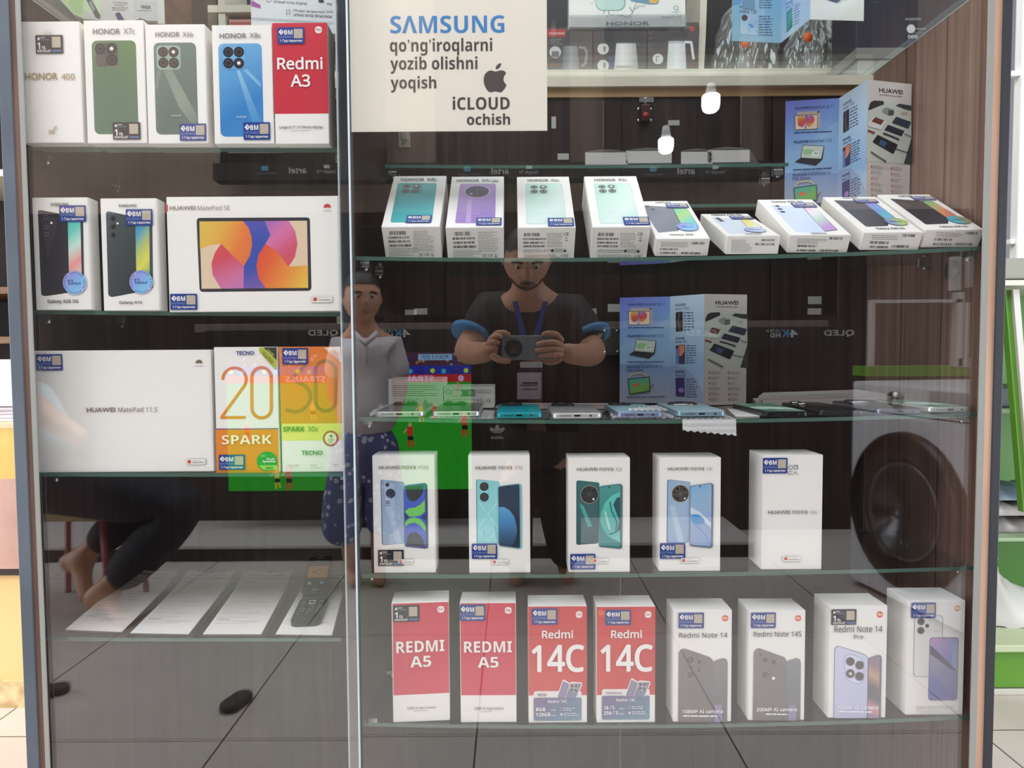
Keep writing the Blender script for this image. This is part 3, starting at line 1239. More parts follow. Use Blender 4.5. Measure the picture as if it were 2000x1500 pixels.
def C1(o, f, a, t):
    flower(a, 1622, 452, 32, mat((120, 104, 86)))
    t.text('HUAWEI', 1590, 477, 1656, 488, GREY)
    t.text('HUAWEI', 708, 815, 942, 853, BROWNINK, .05)
    t.text('MatePad 11.5', 966, 813, 1283, 854, BROWNINK)
    gallery(t, 1518, 1238, 1677, 1286)
    done(o, a, t, 'printed_emblem')
    sticker(o, f, 301, 378, 515, 511, 'blue')


upright('tablet_box', cB1, [(262, 350), (1714, 350), (300, 1340), (1738, 1343)], 'C', .045, 'large plain white tablet box filling the left half of its shelf', C1, GC, 'tablet box')


def C2(o, f, a, t):
    og = mat((228, 136, 44))
    a.rect(106, 925, 678, 1330, mat((226, 134, 46)), .001)
    a.rect(105, 918, 676, 928, mat((110, 74, 130)))
    a.poly([(500, 186), (540, 182), (662, 182), (664, 388), (640, 378), (508, 226)], mat((176, 190, 70)))
    a.poly([(545, 182), (662, 182), (664, 300)], mat((56, 62, 46)))
    tube = grad([(226, 122, 52), (222, 150, 52), (214, 160, 60)], 90)
    pts = [(176, 472)] + [(282 + 106 * math.cos(R(an)), 470 - 106 * math.sin(R(an))) for an in range(172, -46, -12)]
    a.stroke(pts + [(166, 806), (166, 817)], 27, mat((224, 138, 54)))
    a.stroke([(150, 817), (380, 817)], 27, mat((224, 138, 54)))
    st = [(525 + 88 * math.cos(R(an)), 455 - 92 * math.sin(R(an))) for an in range(0, 181, 15)]
    st += [(525 - 88 * math.cos(R(an)), 735 + 88 * math.sin(R(an))) for an in range(0, 181, 15)]
    a.stroke(st + st[:2], 27, mat((224, 138, 54)))
    gr = mat((48, 150, 58))
    a.poly([(572 + 94 * math.cos(R(an)), 1225 + 92 * math.sin(R(an))) for an in range(90, 360, 15)] + [(666, 1225), (666, 1310), (572, 1310)], gr)
    a.poly([(497, 1262), (664, 1262), (664, 1308), (575, 1308), (530, 1300)], mat((150, 206, 90)))
    t.text('TECNO', 299, 213, 462, 250, mat((48, 78, 140)), .06)
    t.textq('256GB', (566, 215), (622, 268), (588, 195), mat((226, 224, 120)))
    t.textq('16GB RAM', (528, 236), (622, 336), (545, 208), mat((60, 70, 40)))
    t.text('SPARK', 162, 979, 615, 1064, mat((250, 238, 206)), .06)
    t.text('G85', 512, 1163, 560, 1182, mat((190, 226, 170)))
    t.text('Dual', 572, 1190, 641, 1212, WHITE, .04)
    t.text('Speaker', 532, 1214, 655, 1240, WHITE, .04)
    t.text('NFC', 566, 1275, 631, 1299, mat((60, 120, 50)), .05)
    done(o, a, t, 'printed_front')
    sticker(o, f, 133, 1160, 372, 1302, 'blue')


upright('phone_box', cB2, [(97, 175), (666, 178), (113, 1325), (688, 1325)], 'C', .045, 'white and orange phone box with large thin orange numerals on the front', C2, GC)


def C3(o, f, a, t):
    a.rect(695, 174, 1270, 880, grad([(232, 128, 58), (226, 138, 46), (218, 150, 46)], 90))
    a.rect(706, 880, 1272, 1035, mat((226, 226, 116)))
    nb = mat((176, 122, 52))
    a.stroke([(795, 472), (935, 345)], 32, nb)
    pts = [(825 + 150 * math.cos(R(an)), 635 - 135 * math.sin(R(an))) for an in range(72, -100, -12)] + [(745, 750)]
    a.stroke([(846, 497)] + pts, 32, nb)
    st = [(1114 + 92 * math.cos(R(an)), 395 - 90 * math.sin(R(an))) for an in range(0, 181, 15)]
    st += [(1114 - 92 * math.cos(R(an)), 675 + 90 * math.sin(R(an))) for an in range(0, 181, 15)]
    a.stroke(st + st[:2], 30, nb)
    a.poly([(1105, 186), (1250, 176), (1268, 330)], mat((242, 226, 214)))
    a.ring(1157, 1017, 72, 18, mat((178, 76, 66)))
    a.pdisc(1157, 1017, 54, mat((238, 236, 200)))
    t.textq('128GB', (1178, 212), (1236, 262), (1192, 196), mat((205, 110, 70)))
    t.textq('+8GB RAM', (1150, 215), (1236, 302), (1164, 198), mat((205, 110, 70)))
    gd = mat((76, 140, 52))
    t.text('SPARK', 723, 906, 919, 952, gd, .06)
    t.text('30c', 948, 906, 1045, 952, gd)
    t.text('4', 1144, 980, 1172, 1008, DGREY, .05)
    t.text('Years', 1128, 1018, 1186, 1036, DGREY)
    t.text('Plus', 1138, 1042, 1178, 1056, DGREY)
    t.text('TECNO', 888, 1126, 1083, 1166, mat((66, 140, 66)), .06)
    t.text('120Hz 6.67"', 748, 1252, 870, 1272, GOLD)
    t.text('48MP', 970, 1252, 1028, 1268, GOLD)
    t.text('NFC', 1180, 1248, 1230, 1266, GOLD)
    t.lines(748, 1278, 830, 1290, 1)
    t.lines(970, 1276, 1076, 1288, 1)
    done(o, a, t, 'printed_front')
    sticker(o, f, 721, 185, 957, 336, 'blue')


upright('phone_box', cB2, [(693, 172), (1262, 175), (710, 1322), (1270, 1322)], 'C', .045, 'orange, yellow and white phone box next to the divider panel', C3, GC)


# ---- fourth right shelf
def head(t, words, m, n=2):
    for i, (w, x0, y0, x1, y1) in enumerate(words):
        t.text(w, x0, y0, x1, y1, m, .04 if i == 0 else 0)


def G1(o, f, a, t):
    head(t, [('HUAWEI', 235, 264, 452, 299), ('nova', 470, 264, 622, 299), ('Y72S', 640, 265, 750, 299)], BROWNINK)
    a.poly([(248, 412), (270, 408), (496, 432), (493, 1076), (275, 1094), (250, 1084)], mat((110, 128, 150)), 24)
    a.poly([(262, 414), (280, 411), (494, 434), (491, 1074), (280, 1090), (264, 1080)], grad([(138, 162, 190), (150, 172, 200), (160, 180, 206), (146, 166, 194)], 70), 24)
    a.poly([(300, 690), (360, 690), (470, 1070), (400, 1080)], mat((176, 192, 214)))
    a.poly([(280, 432), (405, 446), (405, 680), (284, 680)], mat((124, 146, 174)), 22)
    a.poly([(285, 437), (400, 451), (400, 675), (289, 675)], mat((166, 184, 208)), 22)
    a.pdisc(320, 462, 20, LENS)
    a.pdisc(352, 553, 52, mat((120, 124, 130)))
    a.pdisc(352, 553, 47, LENS)
    a.ring(352, 553, 26, 4, LENS2)
    a.pdisc(320, 645, 19, LENS)
    a.pdisc(320, 645, 11, mat((180, 190, 200)))
    a.poly([(492, 478), (520, 466), (712, 444), (736, 462), (736, 1118), (712, 1130), (500, 1108), (490, 1098)], mat((64, 84, 110)), 16)
    a.poly([(497, 486), (520, 474), (706, 452), (712, 470), (712, 1110), (700, 1118), (505, 1102), (496, 1090)], mat((78, 100, 196)), 12)
    a.poly([(512, 482), (700, 462), (690, 540), (655, 600), (600, 638), (550, 625), (520, 580)], mat((62, 64, 70)))
    a.poly([(498, 742), (540, 706), (600, 700), (660, 670), (708, 620), (708, 740), (660, 780), (590, 795), (540, 790)], mat((122, 204, 104)))
    a.poly([(600, 800), (660, 822), (708, 880), (710, 950), (660, 890), (600, 856), (540, 866), (500, 900), (500, 850), (545, 812)], mat((122, 204, 104)))
    a.poly([(496, 756), (540, 798), (498, 838)], mat((50, 70, 96)))
    a.poly([(708, 765), (665, 800), (710, 838)], mat((50, 70, 130)))
    a.poly([(510, 1095), (520, 1010), (555, 962), (610, 958), (655, 990), (690, 1050), (700, 1110)], mat((46, 48, 58)))
    gallery(t, 420, 1237, 580, 1290)
    done(o, a, t)
    sticker(o, f, 210, 1140, 480, 1308, 'black')


upright('phone_box', cC1, [(165, 158), (812, 158), (163, 1387), (808, 1382)], 'G', .054, 'white box with grey-blue phone and green-blue screen, leftmost of its five', G1, GG)


def G2(o, f, a, t):
    head(t, [('HUAWEI', 1242, 266, 1452, 302), ('nova', 1478, 266, 1622, 302), ('Y73', 1646, 267, 1725, 302)], BROWNINK)
    a.poly([(1242, 408), (1260, 402), (1488, 428), (1472, 1076), (1240, 1076)], mat((104, 166, 174)), 22)
    a.poly([(1254, 410), (1270, 407), (1484, 431), (1470, 1074), (1252, 1074)], grad([(138, 204, 210), (150, 214, 216), (134, 204, 212)], 80), 22)
    a.stroke([(1270, 640), (1460, 900)], 12, mat((176, 226, 226)))
    a.stroke([(1465, 640), (1270, 890)], 12, mat((176, 226, 226)))
    a.stroke([(1262, 930), (1360, 1050), (1466, 920)], 10, mat((176, 226, 226)))
    a.poly([(1284, 420), (1370, 428), (1370, 640), (1284, 640)], mat((118, 186, 196)), 40)
    a.poly([(1288, 424), (1366, 432), (1366, 636), (1288, 636)], mat((150, 212, 216)), 40)
    for y in (478, 585):
        a.pdisc(1327, y, 45, LENS)
        a.pdisc(1327, y, 36, mat((66, 62, 66)))
    a.poly([(1470, 480), (1492, 470), (1690, 446), (1716, 466), (1714, 1118), (1690, 1130), (1480, 1100)], mat((126, 178, 186)), 16)
    a.poly([(1474, 488), (1492, 478), (1684, 455), (1694, 470), (1694, 1112), (1680, 1120), (1484, 1092), (1474, 1082)], grad([(44, 62, 88), (50, 62, 82), (36, 46, 62), (40, 52, 70)], 90), 12)
    a.poly([(1476, 690), (1530, 690), (1590, 725), (1635, 790), (1660, 880), (1664, 960), (1640, 1050), (1600, 1108), (1476, 1085)], grad([(98, 162, 208), (76, 138, 190), (60, 100, 140), (38, 60, 82)], 90))
    a.pdisc(1578, 485, 8, LENS)
    t.stroke([(1318, 940), (1318, 1005)], 4, mat((110, 150, 160)))
    gallery(t, 1398, 1236, 1572, 1289)
    done(o, a, t)
    sticker(o, f, 1190, 1068, 1456, 1230, 'blue')


upright('phone_box', cC1, [(1165, 158), (1803, 158), (1160, 1380), (1800, 1380)], 'G', .054, 'white box with turquoise phone and dark blue screen, second of its five', G2, GG)


def G3(o, f, a, t):
    head(t, [('HUAWEI', 358, 284, 570, 318), ('nova', 592, 284, 738, 318), ('12i', 758, 284, 820, 318)], BROWNINK)
    a.poly([(350, 424), (372, 416), (592, 440), (585, 1076), (372, 1094), (350, 1088)], mat((54, 96, 98)), 22)
    a.poly([(366, 426), (384, 421), (590, 443), (583, 1074), (384, 1088), (366, 1080)], grad([(52, 108, 108), (58, 100, 104), (66, 96, 102), (46, 84, 88)], 90), 22)
    a.poly([(380, 650), (430, 690), (520, 900), (470, 905)], mat((76, 164, 158)))
    a.pdisc(488, 565, 96, mat((170, 158, 132)))
    a.pdisc(488, 565, 90, mat((44, 46, 54)))
    for an in (20, 65, 110, 155):
        a.stroke([(488 - 84 * math.cos(R(an)), 565 - 84 * math.sin(R(an))), (488 + 84 * math.cos(R(an)), 565 + 84 * math.sin(R(an)))], 5, mat((84, 84, 90)))
    a.pdisc(530, 612, 11, WHITE)
    a.poly([(588, 486), (612, 474), (806, 452), (832, 470), (830, 1122), (806, 1132), (600, 1112), (588, 1100)], mat((70, 104, 108)), 16)
    a.poly([(592, 494), (614, 482), (800, 460), (810, 476), (808, 1108), (796, 1116), (600, 1100), (592, 1088)], grad([(76, 150, 150), (62, 142, 140), (58, 136, 136), (64, 142, 142)], 90), 12)
    a.poly([(806, 536), (720, 575), (650, 650), (612, 740), (600, 830), (625, 920), (690, 1005), (806, 1062)], grad([(112, 206, 190), (92, 190, 176), (84, 176, 168), (126, 206, 196)], 70))
    a.poly([(806, 590), (770, 600), (735, 670), (770, 760), (800, 840), (770, 960), (806, 930)], mat((36, 84, 92)))
    a.stroke([(700, 640), (720, 740), (775, 850), (760, 960), (690, 980)], 14, mat((46, 112, 114)))
    a.stroke([(650, 740), (680, 860), (700, 930)], 22, mat((170, 214, 204)))
    a.pdisc(695, 487, 8, LENS)
    gallery(t, 520, 1230, 685, 1286)
    done(o, a, t)
    sticker(o, f, 288, 1186, 551, 1349, 'blue')


upright('phone_box', cC2, [(265, 183), (908, 183), (270, 1385), (912, 1375)], 'G', .054, 'white box with deep teal phones, middle of the five on its shelf', G3, GG)


def G4(o, f, a, t):
    head(t, [('HUAWEI', 1295, 283, 1510, 316), ('nova', 1535, 283, 1683, 316), ('13i', 1703, 283, 1763, 316)], BROWNINK)
    a.poly([(1288, 420), (1310, 412), (1538, 440), (1532, 1080), (1300, 1084), (1290, 1078)], mat((118, 140, 168)), 22)
    a.poly([(1302, 422), (1320, 417), (1536, 443), (1530, 1078), (1306, 1080)], grad([(150, 176, 206), (160, 184, 212), (150, 172, 200)], 80), 22)
    a.poly([(1320, 690), (1370, 690), (1480, 1070), (1410, 1075)], mat((182, 200, 220)))
    a.pdisc(1431, 563, 96, mat((190, 180, 160)))
    a.pdisc(1431, 563, 89, mat((60, 58, 58)))
    for an in (35, 80, 125, 170):
        a.stroke([(1431 - 84 * math.cos(R(an)), 563 - 84 * math.sin(R(an))), (1431 + 84 * math.cos(R(an)), 563 + 84 * math.sin(R(an)))], 6, mat((110, 106, 102)))
    for x, y in ((1400, 512), (1472, 518), (1398, 612), (1472, 612)):
        a.pdisc(x, y, 22, mat((90, 86, 84)))
        a.pdisc(x, y, 15, LENS)
    a.pdisc(1476, 614, 9, WHITE)
    a.poly([(1530, 490), (1552, 478), (1756, 450), (1780, 468), (1776, 1122), (1754, 1136), (1544, 1112), (1532, 1102)], mat((100, 116, 140)), 16)
    a.poly([(1536, 497), (1556, 485), (1750, 458), (1758, 474), (1755, 1110), (1744, 1118), (1546, 1098), (1537, 1088)], grad([(124, 176, 214), (150, 180, 210), (150, 172, 208), (140, 166, 206)], 80), 12)
    a.poly([(1538, 700), (1640, 760), (1756, 870), (1756, 920), (1640, 830), (1538, 770)], mat((206, 220, 234)))
    a.poly([(1540, 800), (1580, 774), (1640, 790), (1690, 840), (1688, 880), (1600, 890), (1550, 862)], grad([(70, 150, 210), (84, 150, 206), (120, 150, 200)], 50), 26)
    a.stroke([(1590, 890), (1610, 910), (1700, 1000), (1752, 1100)], 6, mat((96, 132, 186)))
    a.pdisc(1638, 486, 8, LENS)
    gallery(t, 1440, 1238, 1633, 1289)
    done(o, a, t)
    sticker(o, f, 1221, 1081, 1488, 1247, 'blue')


upright('phone_box', cC2, [(1205, 180), (1860, 180), (1218, 1378), (1857, 1375)], 'G', .056, 'white box with pale blue phone and swirl screen, fourth of its five', G4, GG)


def G5(o, f, a, t):
    head(t, [('HUAWEI', 523, 737, 755, 775), ('nova', 780, 734, 940, 771), ('12s', 962, 734, 1033, 768)], GREY)
    t.ring(752, 284, 23, 6, GREY)
    t.ring(803, 284, 23, 6, GREY)
    t.stroke([(780, 261), (826, 261), (826, 300)], 6, GREY)
    t.stroke([(772, 328), (735, 328), (728, 340), (735, 358), (772, 358)], 6, GREY)
    t.stroke([(782, 362), (804, 326), (828, 362)], 6, GREY)
    gallery(t, 686, 1213, 876, 1267)
    done(o, a, t)
    sticker(o, f, 456, 182, 719, 347, 'blue')


upright('phone_box', cC3, [(455, 155), (1095, 152), (465, 1362), (1095, 1345)], 'G', .062, 'plain white phone box with grey lettering, rightmost of its five', G5, GG)


# ---- lowest right shelf
def H1(o, f, a, t):
    a.poly([(146, 243), (680, 229), (687, 1101), (148, 1124)], mat((206, 62, 86)), 6)
    mi_logo(a, 575, 268, 640, 330, WHITE, mat((200, 80, 90)))
    t.textq('REDMI', (180, 712), (642, 694), (178, 604), WHITE, .06)
    t.textq('A5', (314, 852), (515, 843), (312, 746), WHITE, .06)
    t.textq('32MP AI dual camera', (276, 1258), (560, 1247), (276, 1234), GREY, .02)
    t.lines(338, 1264, 498, 1280, 1)
    done(o, a, t, 'red_panel')
    sticker(o, f, 152, 256, 403, 412, 'black')


upright('phone_box', cC4, [(135, 235), (682, 222), (142, 1390), (693, 1368)], 'H', .052, 'red and white box with a black sticker, leftmost on the lowest shelf', H1, GH, yaw=R(4.0))


def H2(o, f, a, t):
    a.poly([(806, 241), (1334, 238), (1339, 1130), (806, 1133)], mat((206, 62, 86)), 6)
    mi_logo(a, 1233, 277, 1297, 340, WHITE, mat((190, 60, 70)))
    t.text('REDMI', 839, 604, 1300, 710, WHITE, .06)
    t.text('A5', 971, 754, 1171, 858, WHITE, .06)
    t.text('32MP AI dual camera', 933, 1243, 1217, 1272, GREY, .02)
    t.lines(995, 1283, 1155, 1299, 1)
    done(o, a, t, 'red_panel')
    sticker(o, f, 802, 251, 1047, 406, 'blue')


upright('phone_box', cC4, [(800, 238), (1338, 235), (800, 1403), (1345, 1398)], 'H', .052, 'red and white box with a blue sticker, second on the lowest shelf', H2, GH)


def H34(dx, dy, new, ram, rom, extra):
    def draw(o, f, a, t):
        P = lambda pts: [(x + dx, y + dy) for x, y in pts]
        Y1 = 1140
        q0 = f.uv(118 + dx, Y1)
        a.uvpoly([(0.002, 0.001), (0.998, 0.001), (0.998, q0[1]), (0.002, q0[1])], mat((206, 74, 74)))
        mi_logo(a, 582 + dx, 320, 645 + dx, 384, WHITE, mat((200, 90, 90)))
        if extra:
            a.disc(822, 335, .0062, mat((226, 96, 50)))
            t.lines(795, 315, 850, 352, 2, mat((244, 180, 150)))
        yt = 1097 if not extra else 1080
        a.rect(163 + dx, yt, 632 + dx, yt + 120, mat((232, 226, 226)), .004)
        yp = yt + 64
        a.rect(163 + dx, yp, 630 + dx, 1388 - (10 if extra else 0), grad([(122, 112, 146), (116, 118, 150), (112, 136, 160), (116, 156, 172)], 45), .003)
        a.poly(P([(386, 1163), (448, 988), (462, 986), (530, 1028), (474, 1163)]), WHITE, 8)
        a.poly(P([(394, 1163), (452, 996), (526, 1036), (470, 1163)]), grad([(120, 120, 150), (150, 140, 166), (112, 120, 146)], 20), 8)
        a.poly(P([(474, 1163), (520, 1012), (535, 1006), (632, 1014), (640, 1030), (584, 1163)]), WHITE, 8)
        a.poly(P([(476, 1163), (524, 1020), (632, 1024), (578, 1163)]), grad([(150, 144, 166), (130, 134, 158), (140, 150, 168)], 60), 8)
        a.pdisc(558 + dx, 1068 + (0 if not extra else -14), 44, mat((176, 172, 180)))
        for k, (x, y) in enumerate(((540, 1048), (578, 1050), (538, 1086), (575, 1090))):
            a.pdisc(x + dx, y + (0 if not extra else -14), 15, mat((100, 98, 108)))
        t.text('Redmi', 250 + dx, 499, 552 + dx, 581, WHITE, .04)
        t.text('14C', 148 + dx, 641, 660 + dx, 912, WHITE, .04)
        ty = yt - 1097
        t.text(new, 204 + dx, 1119 + ty, (290 if new == 'NEW' else 356) + dx, 1145 + ty, GREY, .05)
        t.text('Redmi 14C', 303 + dx, 1179 + ty * .7, 492 + dx, 1211 + ty * .7, WHITE, .02)
        t.text(ram, 184 + dx, 1255 + ty * .8, (277 if not extra else 290) + dx, 1290 + ty * .8, WHITE, .06)
        t.text(rom, 184 + dx, 1306 + ty * .8, 325 + dx, 1340 + ty * .8, WHITE, .06)
        t.text('RAM', 335 + dx, 1274 + ty * .8, 378 + dx, 1287 + ty * .8, WHITE)
        t.text('ROM', 335 + dx, 1325 + ty * .8, 378 + dx, 1339 + ty * .8, WHITE)
        pale = mat((206, 210, 224))
        t.lines(455 + dx, 1252 + ty * .8, 565 + dx, 1290 + ty * .8, 2, pale, .5)
        t.lines(455 + dx, 1302 + ty * .8, 590 + dx, 1340 + ty * .8, 2, pale, .5)
        t.frame(424 + dx, 1256 + ty * .8, 443 + dx, 1286 + ty * .8, pale, mat((116, 126, 156)), .001, .0003)
        t.pdisc(433 + dx, 1322 + ty * .8, 13, pale)
        done(o, a, t, 'printed_front')
        if extra:
            sticker(o, f, 855, 303, 1107, 452, 'blue')
        else:
            sticker(o, f, 153, 288, 402, 446, 'blue')
    return draw


upright('phone_box', cC5, [(118, 270), (690, 270), (113, 1410), (683, 1410)], 'H', .052, 'coral red box with huge white numerals, no orange dot, third on lowest shelf', H34(0, 0, 'NEW', '8GB', '128GB', False), GH)
upright('phone_box', cC5, [(770, 275), (1348, 272), (777, 1410), (1347, 1408)], 'H', .052, 'coral red box with huge white numerals and an orange dot by its sticker', H34(662, -10, 'Новинка', '16 ГБ', '256 ГБ', True), GH)

OR2 = mat((226, 112, 62))


def H5(o, f, a, t):
    mi_logo(a, 593, 357, 657, 415, mat((220, 96, 66)), WHITE)
    a.poly([(170, 1402), (170, 725), (190, 698), (222, 682), (480, 768), (514, 806), (514, 1402)], grad([(136, 128, 128), (124, 118, 120), (118, 112, 114)], 80), 20)
    a.poly([(514, 806), (600, 774), (640, 784), (653, 820), (650, 1400), (514, 1402)], grad([(138, 136, 138), (122, 122, 126), (114, 110, 112)], 90), 14)
    a.poly([(232, 740), (330, 735), (410, 800), (410, 960), (360, 1010), (240, 985)], mat((128, 122, 124)), 40)
    for x, y, r in ((288, 795, 46), (288, 942, 46), (375, 815, 30), (375, 900, 22)):
        a.ring(x, y, r, 4, mat((158, 152, 152)))
        a.pdisc(x, y, r * .7, mat((108, 102, 104)))
    a.poly([(525, 1230), (598, 1230), (598, 1398), (525, 1398)], mat((150, 142, 170)))
    t.text('Redmi Note 14', 174, 525, 648, 577, DGREY, .01)
    t.text('108MP AI camera', 211, 1279, 605, 1313, WHITE, .04)
    t.lines(218, 1328, 598, 1349, 1, WHITE, .6)
    done(o, a, t)
    sticker(o, f, 166, 331, 415, 484, 'blue')


upright('phone_box', cC6, [(118, 312), (693, 305), (122, 1405), (690, 1395)], 'H', .054, 'white box with cropped grey phone, beside the coral box with the orange dot', H5, GH)


def H6(o, f, a, t):
    mi_logo(a, 1303, 357, 1367, 415, mat((220, 96, 66)), WHITE)
    a.poly([(898, 1392), (898, 726), (918, 698), (950, 684), (1205, 772), (1231, 812), (1231, 1385)], grad([(138, 132, 132), (126, 121, 122), (118, 113, 114)], 80), 20)
    a.poly([(1231, 806), (1320, 776), (1356, 788), (1366, 822), (1365, 1380), (1231, 1385)], grad([(138, 140, 144), (124, 128, 132), (114, 112, 114)], 90), 14)
    for x, y, r in ((968, 752, 22), (1012, 802, 36), (1100, 822, 34), (1015, 945, 44)):
        a.ring(x, y, r, 4, mat((156, 150, 150)))
        a.pdisc(x, y, r * .7, mat((106, 100, 102)))
    a.pdisc(1097, 978, 15, WHITE)
    a.poly([(1248, 1230), (1320, 1230), (1320, 1382), (1248, 1384)], mat((150, 142, 170)))
    t.text('Redmi Note 14S', 895, 516, 1367, 569, DGREY, .01)
    t.text('200MP AI camera', 933, 1262, 1327, 1297, WHITE, .04)
    t.lines(1025, 1312, 1238, 1333, 1, WHITE, .6)
    done(o, a, t)
    sticker(o, f, 865, 331, 1112, 485, 'blue')


upright('phone_box', cC6, [(848, 318), (1410, 308), (855, 1395), (1403, 1378)], 'H', .056, 'white box with cropped grey phone, beside the box with a lavender phone', H6, GH)


def H7(o, f, a, t):
    mi_logo(a, 697, 317, 758, 379, mat((222, 92, 60)), WHITE)
    a.poly([(287, 1366), (290, 690), (302, 664), (330, 656), (590, 735), (621, 772), (621, 1358)], mat((120, 122, 150)), 20)
    a.poly([(292, 1366), (296, 694), (308, 670), (332, 662), (588, 741), (616, 775), (616, 1358)], grad([(206, 208, 232), (198, 200, 226), (190, 192, 220)], 80), 20)
    a.poly([(385, 800), (400, 742), (440, 732), (540, 762), (578, 800), (580, 980), (550, 1026), (480, 1020), (400, 975)], mat((150, 152, 180)), 30)
    a.poly([(390, 802), (404, 748), (441, 738), (538, 767), (573, 803), (575, 977), (547, 1020), (480, 1014), (404, 970)], mat((212, 214, 236)), 30)
    for x, y in ((445, 807), (536, 842), (447, 925), (536, 950)):
        a.pdisc(x, y, 44, mat((120, 116, 124)))
        a.pdisc(x, y, 37, mat((92, 84, 88)))
    a.pdisc(447, 925, 15, mat((226, 214, 196)))
    a.poly([(621, 772), (715, 737), (742, 744), (750, 770), (748, 1355), (621, 1358)], mat((116, 114, 128)), 14)
    a.poly([(623, 782), (712, 748), (730, 760), (728, 1355), (623, 1358)], grad([(124, 128, 148), (150, 130, 136), (196, 160, 140), (112, 110, 112), (110, 108, 112), (206, 150, 150), (140, 140, 176)], 95), 12)
    pl = mat((238, 238, 246))
    t.text('Redmi Note 14', 285, 457, 752, 520, DGREY, .01)
    t.text('Pro', 478, 543, 565, 588, DGREY, .01)
    t.text('200MP AI camera', 318, 1234, 718, 1274, pl, .04)
    t.lines(330, 1283, 705, 1304, 1, pl, .6)
    done(o, a, t)
    sticker(o, f, 253, 298, 498, 449, 'black')


upright('phone_box', cC7, [(240, 270), (803, 262), (235, 1367), (797, 1352)], 'H', .058, 'white box with cropped lavender phone, second from right on the lowest shelf', H7, GH)


def H8(o, f, a, t):
    mi_logo(a, 1450, 257, 1511, 318, mat((226, 140, 84)), WHITE)
    a.rect(1055, 362, 1337, 968, mat((120, 116, 120)), .006)
    a.rect(1060, 366, 1332, 964, mat((222, 224, 222)), .006)
    for x, y, r in ((1120, 427, 37), (1120, 515, 37), (1181, 467, 20)):
        a.pdisc(x, y, r, mat((96, 92, 94)))
        a.pdisc(x, y, r * .6, mat((62, 60, 64)))
    a.rect(1207, 578, 1493, 1192, mat((98, 96, 128)), .005)
    a.rect(1213, 584, 1487, 1186, grad([(186, 146, 186), (150, 134, 190), (112, 116, 176), (104, 108, 172), (118, 106, 166)], 70), .005)
    a.poly([(1426, 590), (1486, 590), (1486, 900), (1426, 850)], mat((128, 146, 196)))
    a.poly([(1216, 655), (1300, 730), (1480, 900), (1420, 886), (1216, 742)], mat((72, 74, 96)))
    a.poly([(1216, 742), (1420, 886), (1484, 905), (1486, 1130), (1360, 1060), (1216, 900)], grad([(150, 148, 176), (128, 128, 168), (112, 112, 160)], 60))
    a.pdisc(1350, 601, 7, LENS)
    pg = mat((196, 192, 188))
    t.text('Redmi Note 13 Pro+ 5G', 1090, 1246, 1457, 1272, pg, .03)
    t.lines(1085, 1285, 1455, 1303, 1, mat((212, 208, 204)))
    t.text('Xiaomi', 1252, 410, 1296, 418, LINE)
    t.text('Redmi', 1248, 506, 1300, 516, LINE)
    done(o, a, t)
    sticker(o, f, 1018, 236, 1262, 390, 'blue')


upright('phone_box', cC7, [(985, 225), (1560, 207), (990, 1345), (1550, 1330)], 'H', .062, 'white box with pale phone and purple screen, rightmost on the lowest shelf', H8, GH)


# ------------------------------------------------------------------ boxes tilted back on the upper right shelf
def tilted(cr, q, e, L, T, ang, label, draw):
    """q: top face corners back-left, back-right, front-left, front-right; e: lower corners of the end."""
    yf = 0.0125
    a = R(ang)
    fl, fr = at(*fullpx(cr, q[2]), yf), at(*fullpx(cr, q[3]), yf)
    W = fr.x - fl.x
    x = (fl.x + fr.x) / 2
    y0 = yf + T * math.sin(a)
    zb = ROWS['D'][1](x) + 0.0016
    M = Matrix.Translation((x, y0, zb)) @ Matrix.Rotation(a, 4, 'X')
    o = empty('phone_box', M, label, 'phone box', GD)
    MB().box((-W / 2, 0, 0), (W / 2, L, T), CARD, 0.0011).build('carton', o)
    top = Face((-W / 2, L, T), (1, 0, 0), (0, -1, 0), W, L, q)
    end = Face((-W / 2, 0, T), (1, 0, 0), (0, 0, -1), W, T, [q[2], q[3], e[0], e[1]])
    pa, pt, pe = Print(top), Print(top, 0.0013), Print(end)
    for q_ in (pa, pe):
        q_.uvpoly([(.01, .006), (.99, .006), (.99, .994), (.01, .994)], CARD)
    draw(o, top, pa, pt, pe)
    pa.join(pt).build('printed_top', o)
    pe.build('end_label', o)
    return o


def endmarks(e, cx, cy):
    e.text('EAC', cx, cy, cx + 48, cy + 38, INK)
    e.text('C', cx + 60, cy + 3, cx + 80, cy + 35, INK)
    e.text('E', cx + 90, cy + 3, cx + 108, cy + 35, INK)
    e.stroke([(cx + 134, cy + 2), (cx + 158, cy + 24)], 3, INK)
    e.stroke([(cx + 158, cy + 2), (cx + 134, cy + 24)], 3, INK)
    e.rect(cx + 132, cy + 30, cx + 162, cy + 37, INK)


def D1(o, f, a, t, e):
    a.poly([(548, 510), (972, 520), (908, 958), (456, 944)], grad([(66, 168, 170), (56, 158, 166), (70, 176, 180)], 80), 26)
    a.poly([(700, 520), (815, 522), (808, 625), (790, 640)], mat((50, 150, 158)))
    cams(a, [(645, 548), (747, 551), (633, 600), (735, 602)], .0066, mat((70, 100, 100)), mat((104, 108, 104)))
    a.disc(747, 551, .002, WHITE)
    t.text('HONOR', 580, 465, 838, 494, GREY, .05)
    t.text('X8c', 862, 465, 972, 497, GREY, .02)
    e.bars(447, 1035, 627, 1076)
    e.bars(428, 1091, 667, 1117, n=46)
    e.bars(432, 1134, 670, 1159, n=46)
    e.bars(437, 1176, 688, 1204, n=46)
    e.lines(705, 1035, 930, 1262, 13)
    e.lines(432, 1216, 750, 1310, 6)
    endmarks(e, 765, 1273)
    sticker(o, f, 631, 876, 905, 960, 'blue')


